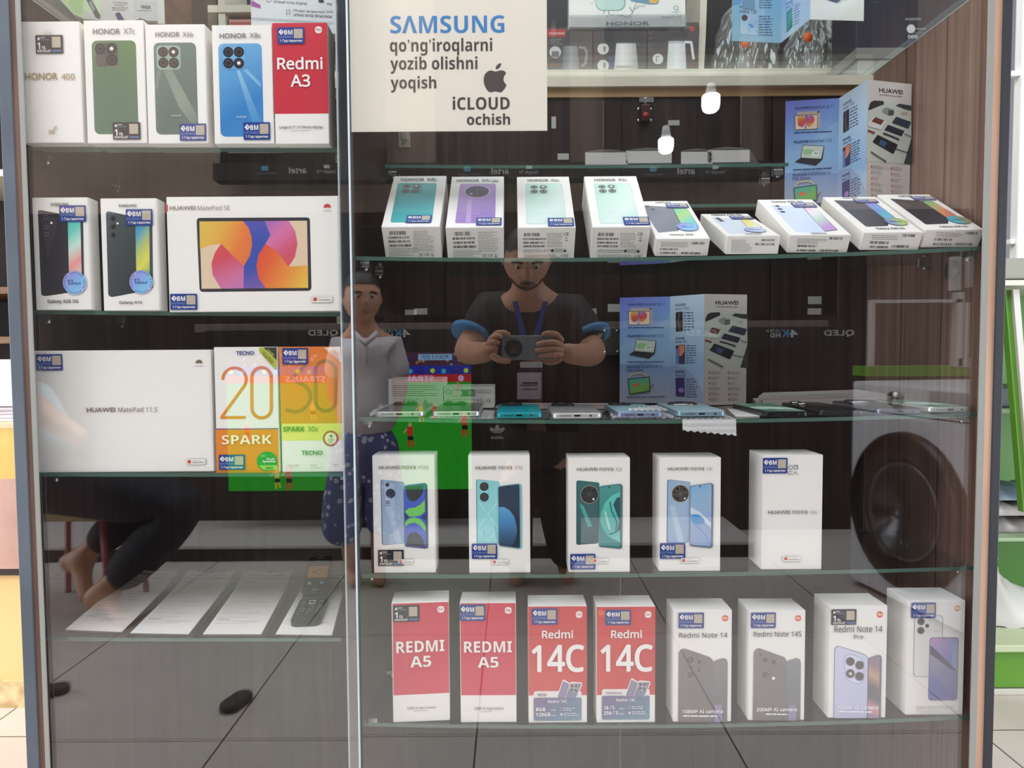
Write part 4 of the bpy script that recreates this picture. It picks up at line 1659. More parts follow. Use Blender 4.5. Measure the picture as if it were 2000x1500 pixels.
tilted(cA3, [(508, 432), (1078, 437), (358, 992), (992, 1002)], [(395, 1328), (1018, 1335)], .163, .054, 40, 'tilted white box with a teal phone on top, leftmost on its shelf', D1)


def D2(o, f, a, t, e):
    a.poly([(1222, 520), (1612, 522), (1594, 964), (1158, 956)], grad([(182, 152, 196), (172, 142, 204), (158, 128, 194), (150, 118, 190)], 70), 22)
    a.poly([(1300, 690), (1345, 690), (1330, 950), (1270, 950)], mat((186, 160, 208)))
    a.disc(1405, 608, .0215, mat((190, 170, 204)))
    a.disc(1405, 608, .0188, mat((84, 76, 92)))
    a.stroke([(1405, 562), (1405, 650)], 4, mat((140, 130, 146)))
    a.disc(1342, 634, .0018, WHITE)
    t.text('HONOR', 1187, 477, 1432, 502, GREY, .05)
    t.text('X9c', 1455, 477, 1550, 503, GREY, .02)
    t.frame(1566, 476, 1640, 502, LINE, CARD, .001, .0004)
    t.text('Smart', 1574, 481, 1632, 497, LINE)
    t.text('HONOR', 1325, 856, 1435, 867, mat((206, 190, 222)))
    e.bars(1150, 1046, 1327, 1090)
    e.bars(1128, 1106, 1367, 1132, n=46)
    e.bars(1130, 1151, 1367, 1177, n=46)
    e.bars(1135, 1196, 1382, 1222, n=46)
    e.lines(1408, 1048, 1630, 1276, 13)
    e.lines(1130, 1240, 1440, 1330, 6)
    endmarks(e, 1455, 1290)
    sticker(o, f, 1388, 907, 1666, 992, 'blue')


tilted(cA3, [(1135, 440), (1700, 440), (1055, 1003), (1685, 1012)], [(1072, 1340), (1690, 1350)], .163, .054, 40, 'tilted white box with a purple phone on top, second on its shelf', D2)


def D34(ph, disc_pts, dx, dy, st, head_, mod):
    def draw(o, f, a, t, e):
        a.poly(ph, mat((150, 190, 180)), 26)
        cx = sum(p[0] for p in ph) / 4
        cy = sum(p[1] for p in ph) / 4
        a.poly([(cx + (x - cx) * .985, cy + (y - cy) * .985) for x, y in ph], grad([(186, 218, 206), (196, 226, 214), (214, 230, 226), (190, 222, 210)], 50), 26)
        a.poly(mod, mat((156, 198, 184)), 18)
        mx, my = sum(p[0] for p in mod) / 4, sum(p[1] for p in mod) / 4
        a.poly([(mx + (x - mx) * .97, my + (y - my) * .97) for x, y in mod], mat((190, 222, 210)), 18)
        cams(a, disc_pts, .0062, mat((92, 104, 100)), mat((126, 132, 128)))
        a.disc(disc_pts[1][0], disc_pts[1][1], .0022, WHITE)
        t.text('HONOR', head_[0], head_[1], head_[2], head_[3], GREY, .05)
        t.text('X6c', head_[4], head_[1], head_[5], head_[3], GREY, .02)
        e.bars(238 + dx, 1070 + dy, 410 + dx, 1106 + dy)
        e.bars(228 + dx, 1124 + dy, 477 + dx, 1145 + dy, n=46)
        e.bars(228 + dx, 1163 + dy, 462 + dx, 1184 + dy, n=46)
        e.bars(228 + dx, 1201 + dy, 462 + dx, 1222 + dy, n=46)
        e.lines(487 + dx, 1068 + dy, 655 + dx, 1225 + dy, 10)
        e.text('C', 672 + dx, 1068 + dy, 695 + dx, 1100 + dy, INK)
        e.text('E', 704 + dx, 1068 + dy, 726 + dx, 1100 + dy, INK)
        e.stroke([(690 + dx, 1114 + dy), (712 + dx, 1138 + dy)], 3, INK)
        e.stroke([(712 + dx, 1114 + dy), (690 + dx, 1138 + dy)], 3, INK)
        e.rect(686 + dx, 1148 + dy, 716 + dx, 1154 + dy, INK)
        e.lines(228 + dx, 1245 + dy, 520 + dx, 1282 + dy, 2)
        e.lines(228 + dx, 1296 + dy, 625 + dx, 1336 + dy, 3)
        e.rect(560 + dx, 1240 + dy, 660 + dx, 1278 + dy, mat((196, 192, 188)), .001)
        e.rect(530 + dx, 1244 + dy, 555 + dx, 1272 + dy, INK, .0006)
        e.rect(668 + dx, 1250 + dy, 694 + dx, 1274 + dy, INK, .0006)
        e.text('EAC', 676 + dx, 1294 + dy, 720 + dx, 1328 + dy, INK)
        e.text('UA', 634 + dx, 1298 + dy, 666 + dx, 1326 + dy, GREY)
        sticker(o, f, *st, 'blue')
    return draw


tilted(cA4, [(162, 437), (735, 437), (175, 1018), (803, 1018)], [(163, 1350), (778, 1350)], .163, .054, 40, 'tilted white box with a mint phone, left one of the mint pair',
       D34([(256, 518), (658, 520), (706, 976), (268, 976)], [(350, 560), (452, 560), (352, 610), (453, 610)], 0, 0, (500, 915, 782, 1008), (280, 472, 512, 498, 533, 632), [(286, 530), (508, 530), (516, 640), (292, 640)]))
tilted(cA4, [(890, 432), (1462, 437), (985, 1018), (1617, 1018)], [(950, 1352), (1580, 1338)], .163, .054, 40, 'tilted white box with a mint phone, right one of the mint pair',
       D34([(996, 518), (1394, 518), (1500, 972), (1068, 976)], [(1088, 556), (1190, 555), (1098, 606), (1201, 605)], 808, 2, (1320, 908, 1604, 1000), (1005, 468, 1238, 496, 1260, 1362), [(1022, 528), (1250, 528), (1268, 634), (1036, 640)]))


def samsung(back, screen, bc, sc, cams_, title, tl, brand, bl, stk, rnd, holo, bars, lines_, white_frame=None):
    def draw(o, f, a, t, e):
        a.poly(back, bc, 14)
        a.poly(screen, mat((70, 78, 92)), 12)
        cx = sum(p[0] for p in screen) / len(screen)
        cy = sum(p[1] for p in screen) / len(screen)
        a.poly([(cx + (x - cx) * .93, cy + (y - cy) * .95) for x, y in screen], sc, 10)
        for x, y in cams_:
            a.disc(x, y, .0042, mat((110, 112, 124)))
            a.disc(x, y, .0033, LENS)
        t.text(title, *tl, DGREY, .04)
        t.text(brand, *bl, INK, .05)
        for b in bars:
            e.bars(*b, n=26)
        for ln in lines_:
            e.lines(*ln)
        sticker(o, f, *stk, 'blue')
        if rnd:
            round_sticker(o, f, rnd[0], rnd[1], .0165, holo)
    return draw


tilted(cA5, [(55, 748), (575, 745), (235, 1155), (818, 1145)], [(215, 1340), (800, 1325)], .164, .027, 31, 'thin tilted box with a grey phone, right beside the mint pair',
       samsung([(60, 792), (415, 812), (520, 990), (480, 1066), (255, 1088)], [(412, 826), (570, 824), (700, 1020), (690, 1052), (510, 1010)], grad([(112, 114, 128), (126, 128, 142), (104, 106, 118)], 60),
               grad([(90, 200, 176), (170, 206, 120), (110, 200, 190), (90, 180, 190)], 70), [(140, 805), (200, 838)], 'Galaxy A06', (378, 1103, 638, 1121), SAM, (228, 761, 395, 773),
               (345, 780, 585, 824), (575, 1030), HOLO, [(617, 1180, 760, 1207), (275, 1251, 477, 1271), (270, 1292, 470, 1310), (512, 1290, 717, 1309)], [(283, 1180, 585, 1240, 5)]))
tilted(cA5, [(715, 885), (1225, 868), (1005, 1110), (1582, 1105)], [(990, 1320), (1570, 1300)], .163, .027, 22, 'flattest of the tilted boxes, with a pale blue phone and yellow screen',
       samsung([(830, 918), (1140, 934), (1260, 1045), (1200, 1082), (1020, 1087)], [(1140, 930), (1235, 926), (1385, 1015), (1330, 1050), (1230, 1040)], grad([(196, 206, 224), (212, 220, 234), (204, 214, 230)], 60),
               grad([(236, 226, 150), (232, 220, 120), (226, 226, 196), (206, 220, 230)], 60), [(897, 928), (917, 942), (940, 957)], 'Galaxy A25 5G', (820, 885, 1170, 903), SAM, (1185, 1085, 1370, 1097),
               (1030, 904, 1285, 938), (1300, 1052), grad([(150, 170, 220), (190, 200, 230), (210, 216, 230)], 20), [(1387, 1139, 1530, 1162), (1323, 1184, 1528, 1208)], [(1055, 1145, 1290, 1292, 11)]))
tilted(cA5, [(1315, 745), (1895, 730), (1685, 1120), (2350, 1100)], [(1650, 1300), (2317, 1289)], .164, .027, 30, 'tilted box with a pale blue phone and pink-white screen',
       samsung([(1450, 798), (1800, 812), (2090, 1065), (1990, 1092), (1740, 1082)], [(1800, 815), (1930, 812), (2200, 1052), (2060, 1072)], grad([(196, 208, 234), (210, 220, 242), (200, 212, 238)], 60),
               grad([(226, 180, 206), (240, 226, 236), (190, 214, 200), (190, 150, 206), (186, 140, 200)], 80), [(1530, 810), (1560, 840), (1590, 870)], 'Galaxy A35 5G', (1460, 757, 1800, 775), SAM, (1910, 1090, 2080, 1103),
               (1685, 773, 1940, 821), None, None, [(2105, 1124, 2253, 1152), (1762, 1215, 1968, 1237), (1757, 1262, 1962, 1282), (2005, 1262, 2210, 1282)], [(1757, 1145, 2080, 1205, 4)]))
tilted(cA7, [(190, 135), (690, 122), (580, 445), (1108, 425)], [(545, 585), (1085, 570)], .165, .027, 30, 'tilted box with a charcoal phone and blue-violet screen',
       samsung([(295, 163), (575, 163), (800, 325), (800, 382), (600, 394)], [(572, 180), (695, 178), (880, 318), (850, 342), (790, 336)], grad([(66, 66, 74), (84, 84, 92), (56, 56, 62)], 50),
               grad([(140, 140, 206), (120, 150, 214), (100, 186, 206), (150, 170, 206)], 70), [(380, 190), (412, 212)], 'Galaxy A36 5G', (682, 398, 950, 416), SAM, (380, 136, 515, 147),
               (490, 150, 708, 184), (870, 347), HOLO2, [(918, 442, 1035, 465), (637, 508, 805, 530), (632, 545, 800, 563), (832, 535, 997, 555)], [(650, 455, 880, 497, 3)]))
tilted(cA7, [(700, 115), (1165, 105), (1128, 428), (1648, 404)], [(1088, 565), (1618, 549)], .165, .027, 30, 'tilted box with a black phone and green-orange screen, far right end',
       samsung([(810, 148), (1095, 163), (1325, 310), (1335, 362), (1130, 377)], [(1092, 163), (1195, 163), (1440, 308), (1410, 330), (1330, 316)], grad([(52, 52, 60), (44, 44, 52), (60, 60, 66)], 50),
               grad([(110, 180, 110), (150, 176, 110), (226, 150, 110), (214, 120, 110), (200, 140, 110)], 70), [(930, 190), (955, 205)], 'Galaxy A56 5G', (1245, 383, 1510, 401), SAM, (890, 122, 1020, 135),
               (1010, 127, 1208, 161), (1422, 330), HOLO3, [(1480, 425, 1590, 447), (1205, 485, 1365, 505), (1197, 525, 1357, 542), (1395, 518, 1555, 538)], [(1215, 435, 1450, 475, 3)]))

# ------------------------------------------------------------------ sign behind the right pane
SIGNP = mat((228, 220, 208), 0.6, name='sign_paper')
ys = 0.0118
cS = (660, 0, 4.6512)
bl, br = at(686.5, 256, ys), at(1069, 257, ys)
W = br.x - bl.x
H = W * 0.707
o = empty('paper_sign', Matrix.Translation(((bl.x + br.x) / 2, ys, (bl.z + br.z) / 2)),
          'cream paper sign with blue and dark lettering taped inside the right pane', 'sign')
MB().box((-W / 2, 0, 0), (W / 2, 0.0003, H), SIGNP).build('sheet', o)
f = cam_face(Vector(o.location) + Vector((-W / 2, 0, H)), (1, 0, 0), (0, 0, -1), W, H, cS)
f.o -= Vector(o.location)
p = Print(f, 0.0001)
p.text(SAM, 475, 142, 1512, 302, mat((62, 128, 188)), .085)
dk = mat((74, 66, 62))
p.text("qo\u2019ng\u2019iroqlarni", 472, 347, 1402, 505, dk, .07)
p.text('yozib olishni', 476, 514, 1268, 668, dk, .07)
p.text('yoqish', 479, 691, 893, 840, dk, .07)
p.text('iCLOUD', 1043, 877, 1560, 997, dk, .09)
p.text('ochish', 1172, 1032, 1563, 1135, dk, .09)
p.build('lettering_print', o)
p = Print(f, 0.0001)
body = [(1430, 652), (1400, 640), (1372, 642), (1345, 660), (1328, 690), (1323, 725), (1328, 765), (1345, 805), (1365, 832), (1385, 841), (1405, 836), (1430, 830),
        (1455, 836), (1475, 842), (1495, 832), (1515, 806), (1534, 770), (1512, 752), (1502, 722), (1510, 692), (1531, 662), (1508, 642), (1480, 638), (1452, 645)]
p.poly(body, mat((80, 72, 68)), 14)
p.poly([(1432, 632), (1436, 604), (1452, 584), (1484, 571), (1480, 600), (1462, 622)], mat((80, 72, 68)), 8)
p.build('apple_emblem', o)

# ------------------------------------------------------------------ folded brochures
SKY = grad([(122, 118, 214), (126, 160, 222), (160, 190, 226), (150, 176, 212), (166, 172, 198)], 80)
SKY2 = grad([(196, 214, 236), (178, 202, 230), (150, 182, 222), (186, 204, 228)], 90)
GREYP = grad([(226, 216, 212), (222, 214, 210), (206, 198, 196)], 90)
INKB = mat((40, 58, 110))


def panel1(p):
    p.uvpoly([(0, 0), (1, 0), (1, 1), (0, 1)], SKY)
    p.poly([(150, 620), (300, 560), (480, 430), (628, 330), (626, 720), (400, 700), (150, 760)], mat((150, 184, 224)))
    p.poly([(150, 770), (400, 760), (626, 800), (622, 1120), (150, 1110)], grad([(122, 154, 206), (156, 168, 198), (170, 172, 194)], 90))
    p.text('HUAWEI', 227, 205, 355, 229, INKB, .05)
    p.text('MatePad SE 11', 365, 198, 580, 225, INKB)
    p.poly([(250, 250), (455, 248), (458, 392), (420, 396), (250, 300)], mat((196, 176, 172)), 8)
    p.rect(428, 250, 450, 262, INK, .001)
    p.poly([(228, 280), (435, 275), (433, 405), (230, 408)], INK, 6)
    p.poly([(233, 285), (431, 280), (429, 400), (235, 403)], mat((236, 214, 190)))
    p.poly([(250, 286), (310, 284), (330, 320), (325, 355), (300, 385), (262, 375), (254, 340)], grad([(236, 190, 90), (226, 90, 70), (206, 90, 130)], 80), 20)
    p.poly([(345, 284), (395, 283), (408, 320), (392, 360), (350, 392), (335, 360), (340, 320)], grad([(190, 110, 180), (222, 80, 80), (236, 180, 80)], 80), 20)
    p.poly([(318, 284), (345, 284), (338, 330), (330, 400), (318, 400), (330, 340)], mat((120, 110, 190)))
    p.lines(225, 420, 580, 436, 1, INKB, .5)
    p.text('HUAWEI', 222, 496, 352, 520, INKB, .05)
    p.text('MatePad 11.5', 365, 491, 560, 518, INKB)
    p.poly([(305, 535), (494, 552), (480, 668), (420, 718), (232, 680), (282, 650)], mat((56, 52, 56)), 4)
    p.poly([(308, 541), (488, 556), (468, 662), (288, 645)], mat((208, 212, 204)))
    p.poly([(306, 575), (402, 580), (388, 622), (312, 620)], mat((160, 200, 150)))
    p.poly([(390, 600), (450, 596), (445, 640), (378, 635)], mat((236, 240, 230)), 10)
    p.stroke([(400, 625), (415, 605), (425, 622), (440, 606)], 5, DGREY)
    p.lines(220, 738, 580, 753, 1, INKB, .5)
    p.text('HUAWEI', 217, 779, 340, 801, INKB, .05)
    p.text('MatePad SE 11"', 350, 773, 560, 799, INKB)
    p.text('Kids Edition', 217, 808, 372, 832, INKB, .02)
    p.stroke([(240, 892), (258, 862), (300, 850), (350, 848), (392, 862), (406, 884)], 12, mat((214, 190, 140)))
    p.poly([(222, 900), (430, 880), (438, 1020), (242, 1046)], mat((30, 72, 56)), 12)
    p.poly([(232, 908), (422, 890), (428, 1012), (248, 1034)], grad([(70, 170, 160), (84, 176, 140), (130, 180, 80), (60, 140, 90)], 60))
    p.poly([(262, 955), (285, 938), (320, 940), (338, 958), (315, 972), (280, 970)], mat((214, 120, 70)), 8)
    p.stroke([(434, 984), (468, 950)], 7, mat((110, 60, 70)))
    p.lines(215, 1060, 575, 1076, 1, INKB, .5)


def panel2(p):
    p.uvpoly([(0, 0), (1, 0), (1, 1), (0, 1)], SKY2)
    p.poly([(628, 780), (760, 800), (860, 900), (932, 1060), (930, 1150), (620, 1130)], grad([(140, 160, 204), (170, 180, 204)], 90))
    p.text('HUAWEI', 678, 206, 770, 232, INKB, .03)
    p.text('nova Y72s', 678, 240, 803, 266, INKB)
    p.poly([(680, 288), (745, 280), (745, 465), (680, 469)], mat((52, 46, 46)), 6)
    p.stroke([(712, 300), (702, 380), (720, 460)], 7, mat((130, 110, 100)))
    p.lines(755, 280, 850, 466, 7, INKB, .3)
    p.text('HUAWEI', 678, 520, 760, 541, INKB, .03)
    p.text('nova Y61', 678, 549, 778, 573, INKB)
    p.poly([(678, 600), (702, 595), (702, 634), (680, 634)], mat((46, 44, 60)), 4)
    p.poly([(680, 636), (710, 620), (710, 766), (680, 768)], mat((110, 130, 190)))
    p.poly([(706, 592), (764, 588), (764, 768), (708, 768)], mat((60, 58, 90)), 8)
    p.poly([(711, 596), (759, 592), (759, 650), (735, 690), (711, 700)], grad([(226, 110, 70), (236, 150, 110)], 60))
    p.lines(775, 590, 870, 770, 8, INKB, .3)
    p.text('HUAWEI', 675, 829, 757, 851, INKB, .03)
    p.text('nova 12s', 675, 861, 772, 886, INKB)
    p.poly([(676, 898), (758, 893), (760, 1072), (680, 1064)], mat((58, 44, 106)), 8)
    p.poly([(700, 1000), (735, 984), (757, 1010), (745, 1035), (712, 1030)], mat((160, 120, 196)), 8)
    p.lines(773, 900, 880, 1086, 8, INKB, .3)


def panel3(p):
    p.uvpoly([(0, 0), (1, 0), (1, 1), (0, 1)], GREYP)
    p.text('HUAWEI', 1046, 182, 1263, 222, INK, .07)
    p.text('Authorized Service Center', 1050, 233, 1258, 248, DGREY, .02)
    p.poly([(945, 372), (965, 318), (1000, 296), (1090, 293), (1341, 302), (1338, 590), (1264, 812), (936, 818)], mat((212, 214, 206)))
    p.poly([(1340, 590), (1336, 815), (1266, 812)], mat((74, 76, 76)))
    p.poly([(948, 372), (966, 318), (1000, 297), (1085, 294), (1092, 322), (1040, 345), (952, 388)], mat((62, 58, 60)))
    p.poly([(1075, 365), (1120, 345), (1182, 362), (1180, 408), (1130, 418), (1075, 395)], mat((150, 156, 150)), 4)
    p.poly([(1130, 372), (1180, 364), (1180, 408), (1132, 416)], mat((84, 88, 88)))
    dk = mat((44, 44, 50))
    p.poly([(1196, 325), (1230, 304), (1339, 312), (1339, 356), (1300, 352)], mat((66, 66, 72)), 6)
    p.poly([(1160, 476), (1202, 418), (1337, 452), (1312, 514)], mat((60, 66, 84)), 8)
    p.poly([(1082, 552), (1122, 488), (1288, 532), (1258, 598)], mat((226, 226, 224)), 8)
    p.poly([(1090, 545), (1125, 494), (1276, 534), (1248, 586)], mat((52, 50, 66)), 4)
    p.poly([(984, 655), (1030, 588), (1214, 656), (1172, 738)], dk, 10)
    p.poly([(1060, 628), (1118, 646), (1092, 690), (1040, 668)], mat((70, 96, 140)))
    p.poly([(944, 500), (1000, 436), (1112, 470), (1060, 545), (948, 525)], mat((232, 230, 226)), 4)
    p.poly([(975, 480), (1010, 440), (1090, 462), (1060, 505)], mat((120, 66, 60)))
    p.stroke([(1080, 572), (1150, 590), (1226, 614)], 14, dk)
    p.stroke([(970, 738), (1030, 770), (1106, 808)], 14, mat((120, 104, 100)))
    p.stroke([(941, 560), (1004, 578)], 16, mat((150, 52, 50)))
    p.stroke([(1180, 690), (1240, 705), (1296, 716)], 7, dk)
    p.stroke([(1270, 560), (1310, 572), (1338, 580)], 6, dk)
    p.stroke([(1240, 385), (1300, 378)], 8, mat((206, 150, 140)))
    rd = mat((190, 60, 60))
    for k in range(6):
        y = 850 + 48 * k
        for x in (972, 1148):
            p.rect(x, y, x + 9, y + 22, rd, .001)
            p.k -= .00005
            p.lines(x + 16, y - 3, x + 110 - 14 * (k % 3), y + 26, 3, DGREY, .3)


QL = [[(148, 155), (628, 138), (150, 1115), (620, 1130)], [(628, 138), (945, 118), (620, 1130), (930, 1152)], [(945, 118), (1348, 122), (930, 1155), (1312, 1140)]]


def folded(name, pts, zb, H, draws, qs, label, cat, group=None, paper=None):
    """Zigzag of stiff paper panels standing on its lower edge; pts are the fold lines in plan."""
    c = sum((Vector((x, y, 0)) for x, y in pts), Vector()) / len(pts)
    o = empty(name, (c.x, c.y, zb), label, cat, group)
    for (a, b, dr, q) in zip(pts[:-1], pts[1:], draws, qs):
        A, B = Vector((a[0], a[1], 0)) - c, Vector((b[0], b[1], 0)) - c
        r = (B - A).normalized()
        W = (B - A).length
        n = Vector((0, 0, -1)).cross(r).normalized()
        m = MB()
        t = n * -0.0005
        P = [A, B, B + t, A + t]
        m.raw(P + [v + Vector((0, 0, H)) for v in P], [(3, 2, 1, 0), (4, 5, 6, 7), (0, 1, 5, 4), (1, 2, 6, 5), (2, 3, 7, 6), (3, 0, 4, 7)], paper or CARD2)
        pn = m.build('panel', o)
        top = A + Vector((0, 0, H))
        if isinstance(q, tuple):
            f = cam_face(top + Vector((c.x, c.y, zb)), r, (0, 0, -1), W, H, q)
            f.o = top
        else:
            f = Face(top, r, (0, 0, -1), W, H, q)
        pr = Print(f, 0.00025)
        dr(pr)
        pr.build('printed_side', pn)
    return o


# tall brochure at the right, on the small ledge
zK = ROWS['K'][1]
Hb = 0.21
tops = [(1534.5, 200), (1639, 194), (1695, 158), (1783, 167)]
plan = []
for (x, y) in tops:
    zt = zK(0.55) + Hb
    v = at_z(x, y, zt)
    plan.append((min(v.x, RI - 0.004), min(v.y, 0.372)))
folded('brochure', plan, max(zK(p[0]) for p in plan) + 0.0004, Hb, [panel1, panel2, panel3], QL,
       'upper of the two tall folded brochures, behind the tilted boxes at the right', 'brochure', 'tall folded brochures')
zE = ROWS['E'][1]
tops = [(1210.5, 583), (1309, 578), (1376, 574), (1459, 576)]
plan = []
for (x, y), yy in zip(tops, (0.342, 0.318, 0.262, 0.285)):
    v = at(x, y, yy)
    plan.append((v.x, v.y))
zb = max(zE(p[0]) for p in plan) + 0.0004
folded('brochure', plan, zb, at(1309, 579, 0.318).z - zb, [panel1, panel2, panel3], QL,
       'lower of the two tall folded brochures, behind the unboxed pale blue phone', 'brochure', 'tall folded brochures')

# ------------------------------------------------------------------ unboxed phones on the third right shelf
GP = 'unboxed phones on the third right shelf'


def smartphone(xl, xr, fc, bc, style, label, L=0.163, yaw=0.0, y=0.032, T=0.0082, lift=0.0006, screen=None, glass=0.25):
    a, b = at(xl, 815, y), at(xr, 815, y)
    W = b.x - a.x
    x = (a.x + b.x) / 2
    o = empty('smartphone', Matrix.Translation((x, y, zE(x) + lift)) @ Matrix.Rotation(yaw, 4, 'Z'), label, 'phone', GP)
    MC = Matrix.Translation((0, L / 2, 0))
    MB().slab(W, L, 0, T, 0.009, fc, 0.0016, MC).build('frame', o)
    if screen:
        MB().slab(W - 0.003, L - 0.003, T, T + 0.0003, 0.008, mat((16, 17, 20), 0.15), 0, MC).build('front_glass', o)
        f = Face((-W / 2 + 0.003, L - 0.004, T + 0.0003), (1, 0, 0), (0, -1, 0), W - 0.006, L - 0.008)
        p = Print(f, 0.0001)
        p.rect(0, 0, 1, 1, screen, 0.006)
        p.poly([(0.0, .5), (.35, .38), (.8, .46), (1, .62), (1, .8), (.5, .7), (.2, .76), (0, .7)], mat((186, 214, 196)), .05)
        p.poly([(.3, .62), (.75, .6), (.9, .7), (.55, .78)], mat((216, 230, 220)), .05)
        p.build('screen', o)
    else:
        MB().slab(W - 0.0016, L - 0.0016, T - 0.0004, T + 0.0005, 0.0085, bc, 0.0004, MC).build('back_panel', o)
        if style == 'bar':
            w, l, cx_, cy_ = W * .52, .032, -W * .16, L - .024
            I = MB().slab(w, l, T + .0005, T + .0032, .006, mat((40, 42, 46), glass), .0008, Matrix.Translation((cx_, cy_, 0)), 5).build('camera_island', o)
            for dx, dy in ((-.3, .22), (.26, .22), (-.3, -.24), (.26, -.24)):
                MB().cyl((cx_ + dx * w, cy_ + dy * l, T + .003), (cx_ + dx * w, cy_ + dy * l, T + .0044), .0052, LENS, n=18).build('lens', I)
        elif style == 'disc':
            cx_, cy_, r = 0.0, L - .036, .026
            I = MB().cyl((cx_, cy_, T + .0004), (cx_, cy_, T + .0036), r, mat((186, 186, 182), .25, 1.0), r * .95, 32).build('camera_island', o)
            MB().cyl((cx_, cy_, T + .0035), (cx_, cy_, T + .0040), r * .88, mat((34, 34, 38), .15), n=32).build('lens_cover', I)
        elif style == 'rings':
            for dy in (.022, .052):
                MB().cyl((-W * .24, L - dy, T + .0004), (-W * .24, L - dy, T + .0034), .0095, mat((190, 190, 188), .25, 1.0), .009, 24).build('camera_ring', o)
                MB().cyl((-W * .24, L - dy, T + .0033), (-W * .24, L - dy, T + .0038), .0075, LENS, n=24).build('lens', o)
    k = 0.0003
    MB().box((-.0046, -k, T * .5 - .0014), (.0046, .0006, T * .5 + .0014), BLACKP, .0005).build('charging_port', o)
    m = MB()
    for i in range(6):
        cxg = -W * .32 + i * .0026
        m.cyl((cxg, .0005, T * .5), (cxg, -k, T * .5), .0008, BLACKP, n=8)
    m.build('speaker_grille', o)
    MB().cyl((W * .27, .0005, T * .5), (W * .27, -k, T * .5), .0017, BLACKP, n=12).build('audio_jack', o)
    MB().box((W / 2 - .0005, L * .55, T * .35), (W / 2 + .0007, L * .62, T * .65), fc, .0004).build('side_button', o)
    return o


SILV = mat((206, 206, 202), 0.3, 0.6)
smartphone(732, 828, SILV, grad([(70, 74, 76), (70, 74, 76)], 0, .25), 'bar', 'dark grey phone with silver frame, leftmost of the unboxed phones')
smartphone(844, 937, SILV, mat((52, 56, 56), .22), 'bar', 'dark phone with silver frame lying on bubble wrap, beside the teal phone', lift=.0026)
smartphone(969.5, 1059, mat((34, 150, 160), .3, .3), mat((30, 156, 166), .28), 'bar', 'bright teal phone lying on clear film', lift=.0014)
smartphone(1079, 1176, mat((214, 214, 210), .3, .5), mat((150, 150, 152), .28), 'bar', 'silver-grey phone on clear film, right of the teal phone', lift=.0014)
smartphone(1206, 1296, mat((130, 140, 172), .3, .4), mat((156, 190, 202), .3), 'bar', 'pale blue phone half wrapped in bubble wrap', lift=.0026)
smartphone(1323, 1419, mat((130, 160, 172), .3, .4), mat((158, 186, 194), .3), 'disc', 'pale blue phone with a big round camera, on overhanging bubble wrap', lift=.0034)
GRS = grad([(150, 190, 166), (96, 150, 122), (70, 120, 96), (150, 186, 164)], 70)
smartphone(1493, 1581, mat((30, 32, 36), .25, .5), BLACKP, 'bar', 'black phone lying face up with a green screen', screen=GRS)
smartphone(1602, 1690, mat((46, 52, 54), .25, .6), mat((26, 26, 30), .2), 'rings', 'black phone lying face down with two ringed cameras')
smartphone(1715, 1803, mat((120, 122, 136), .25, .6), mat((34, 34, 42), .2), 'disc', 'near-black phone lying face down with a round camera')
smartphone(1815, 1897, mat((206, 214, 206), .3, .5), BLACKP, 'bar', 'silver-framed phone lying face up with a green screen, far right', screen=GRS)

# bubble wrap and film under the phones
def sheet(name, quad, z, m, label, cat, group, amp=0.0016, cell=0.009, nu=40, nv=30, lift=0.0004, flap=None):
    """quad: plan points front-left, front-right, back-right, back-left (x, y)."""
    c = sum((Vector((x, y, 0)) for x, y in quad), Vector()) / 4
    c.z = z(c.x)
    rnd = random.Random(len(label))
    ph = [rnd.uniform(0, 6) for _ in range(4)]

    def fn(u, v):
        a = Vector(quad[0] + (0,)).lerp(Vector(quad[1] + (0,)), u)
        b = Vector(quad[3] + (0,)).lerp(Vector(quad[2] + (0,)), u)
        p = a.lerp(b, v)
        ed = 0.0012 * (math.sin(u * 40 + ph[0]) * (v < .02 or v > .98) + math.sin(v * 30 + ph[1]) * (u < .02 or u > .98))
        bump = abs(math.sin(p.x * math.pi / cell) * math.sin(p.y * math.pi / cell)) * amp
        return Vector((p.x + ed, p.y + ed, z(p.x) + lift + bump)) - c
    mb = MB()
    mb.grid(fn, nu, nv, m)
    if flap:
        x0, x1, dz, yf = flap

        def fl(u, v):
            x = x0 + (x1 - x0) * u
            zz = z(x) + 0.0006 - (dz + 0.008 * u) * v + 0.0014 * math.sin(u * 50) * (v > .95)
            bump = abs(math.sin(x * math.pi / cell) * math.sin(zz * math.pi / cell)) * amp
            return Vector((x, yf - bump - 0.003 * v, zz)) - c
        mb.grid(fl, 30, 16, m)
    o = mb.build(name)
    o.location = c
    return tag(o, label, cat, group)


def planq(pts, y=None):
    out = []
    for x, yy in pts:
        v = at(x, 815, yy)
        out.append((v.x, yy))
    return out


GW = 'protective wrapping under the phones'
sheet('bubble_wrap', planq([(722, .03), (752, .028), (800, .20), (742, .2)]), zE, WRAP, 'white bubble wrap at the left end of the phone shelf, beside the leftmost phone', 'bubble wrap', GW, .007, .012)
sheet('bubble_wrap', planq([(838, .026), (962, .026), (968, .16), (866, .19)]), zE, WRAP, 'bubble wrap under the dark silver-framed phone', 'bubble wrap', GW)
sheet('plastic_film', planq([(962, .027), (1070, .026), (1074, .17), (980, .18)]), zE, FILM, 'clear plastic film under the teal phone', 'plastic film', GW, .0012, .02)
sheet('plastic_film', planq([(1074, .025), (1188, .027), (1170, .19), (1080, .17)]), zE, FILM, 'clear plastic film under the silver-grey phone', 'plastic film', GW, .0012, .02)
sheet('bubble_wrap', planq([(1196, .027), (1322, .026), (1300, .2), (1186, .22)]), zE, WRAP, 'bubble wrap under and around the half wrapped pale blue phone', 'bubble wrap', GW, .005, .011)
q = at(1330, 815, .03).x, at(1434, 815, .03).x
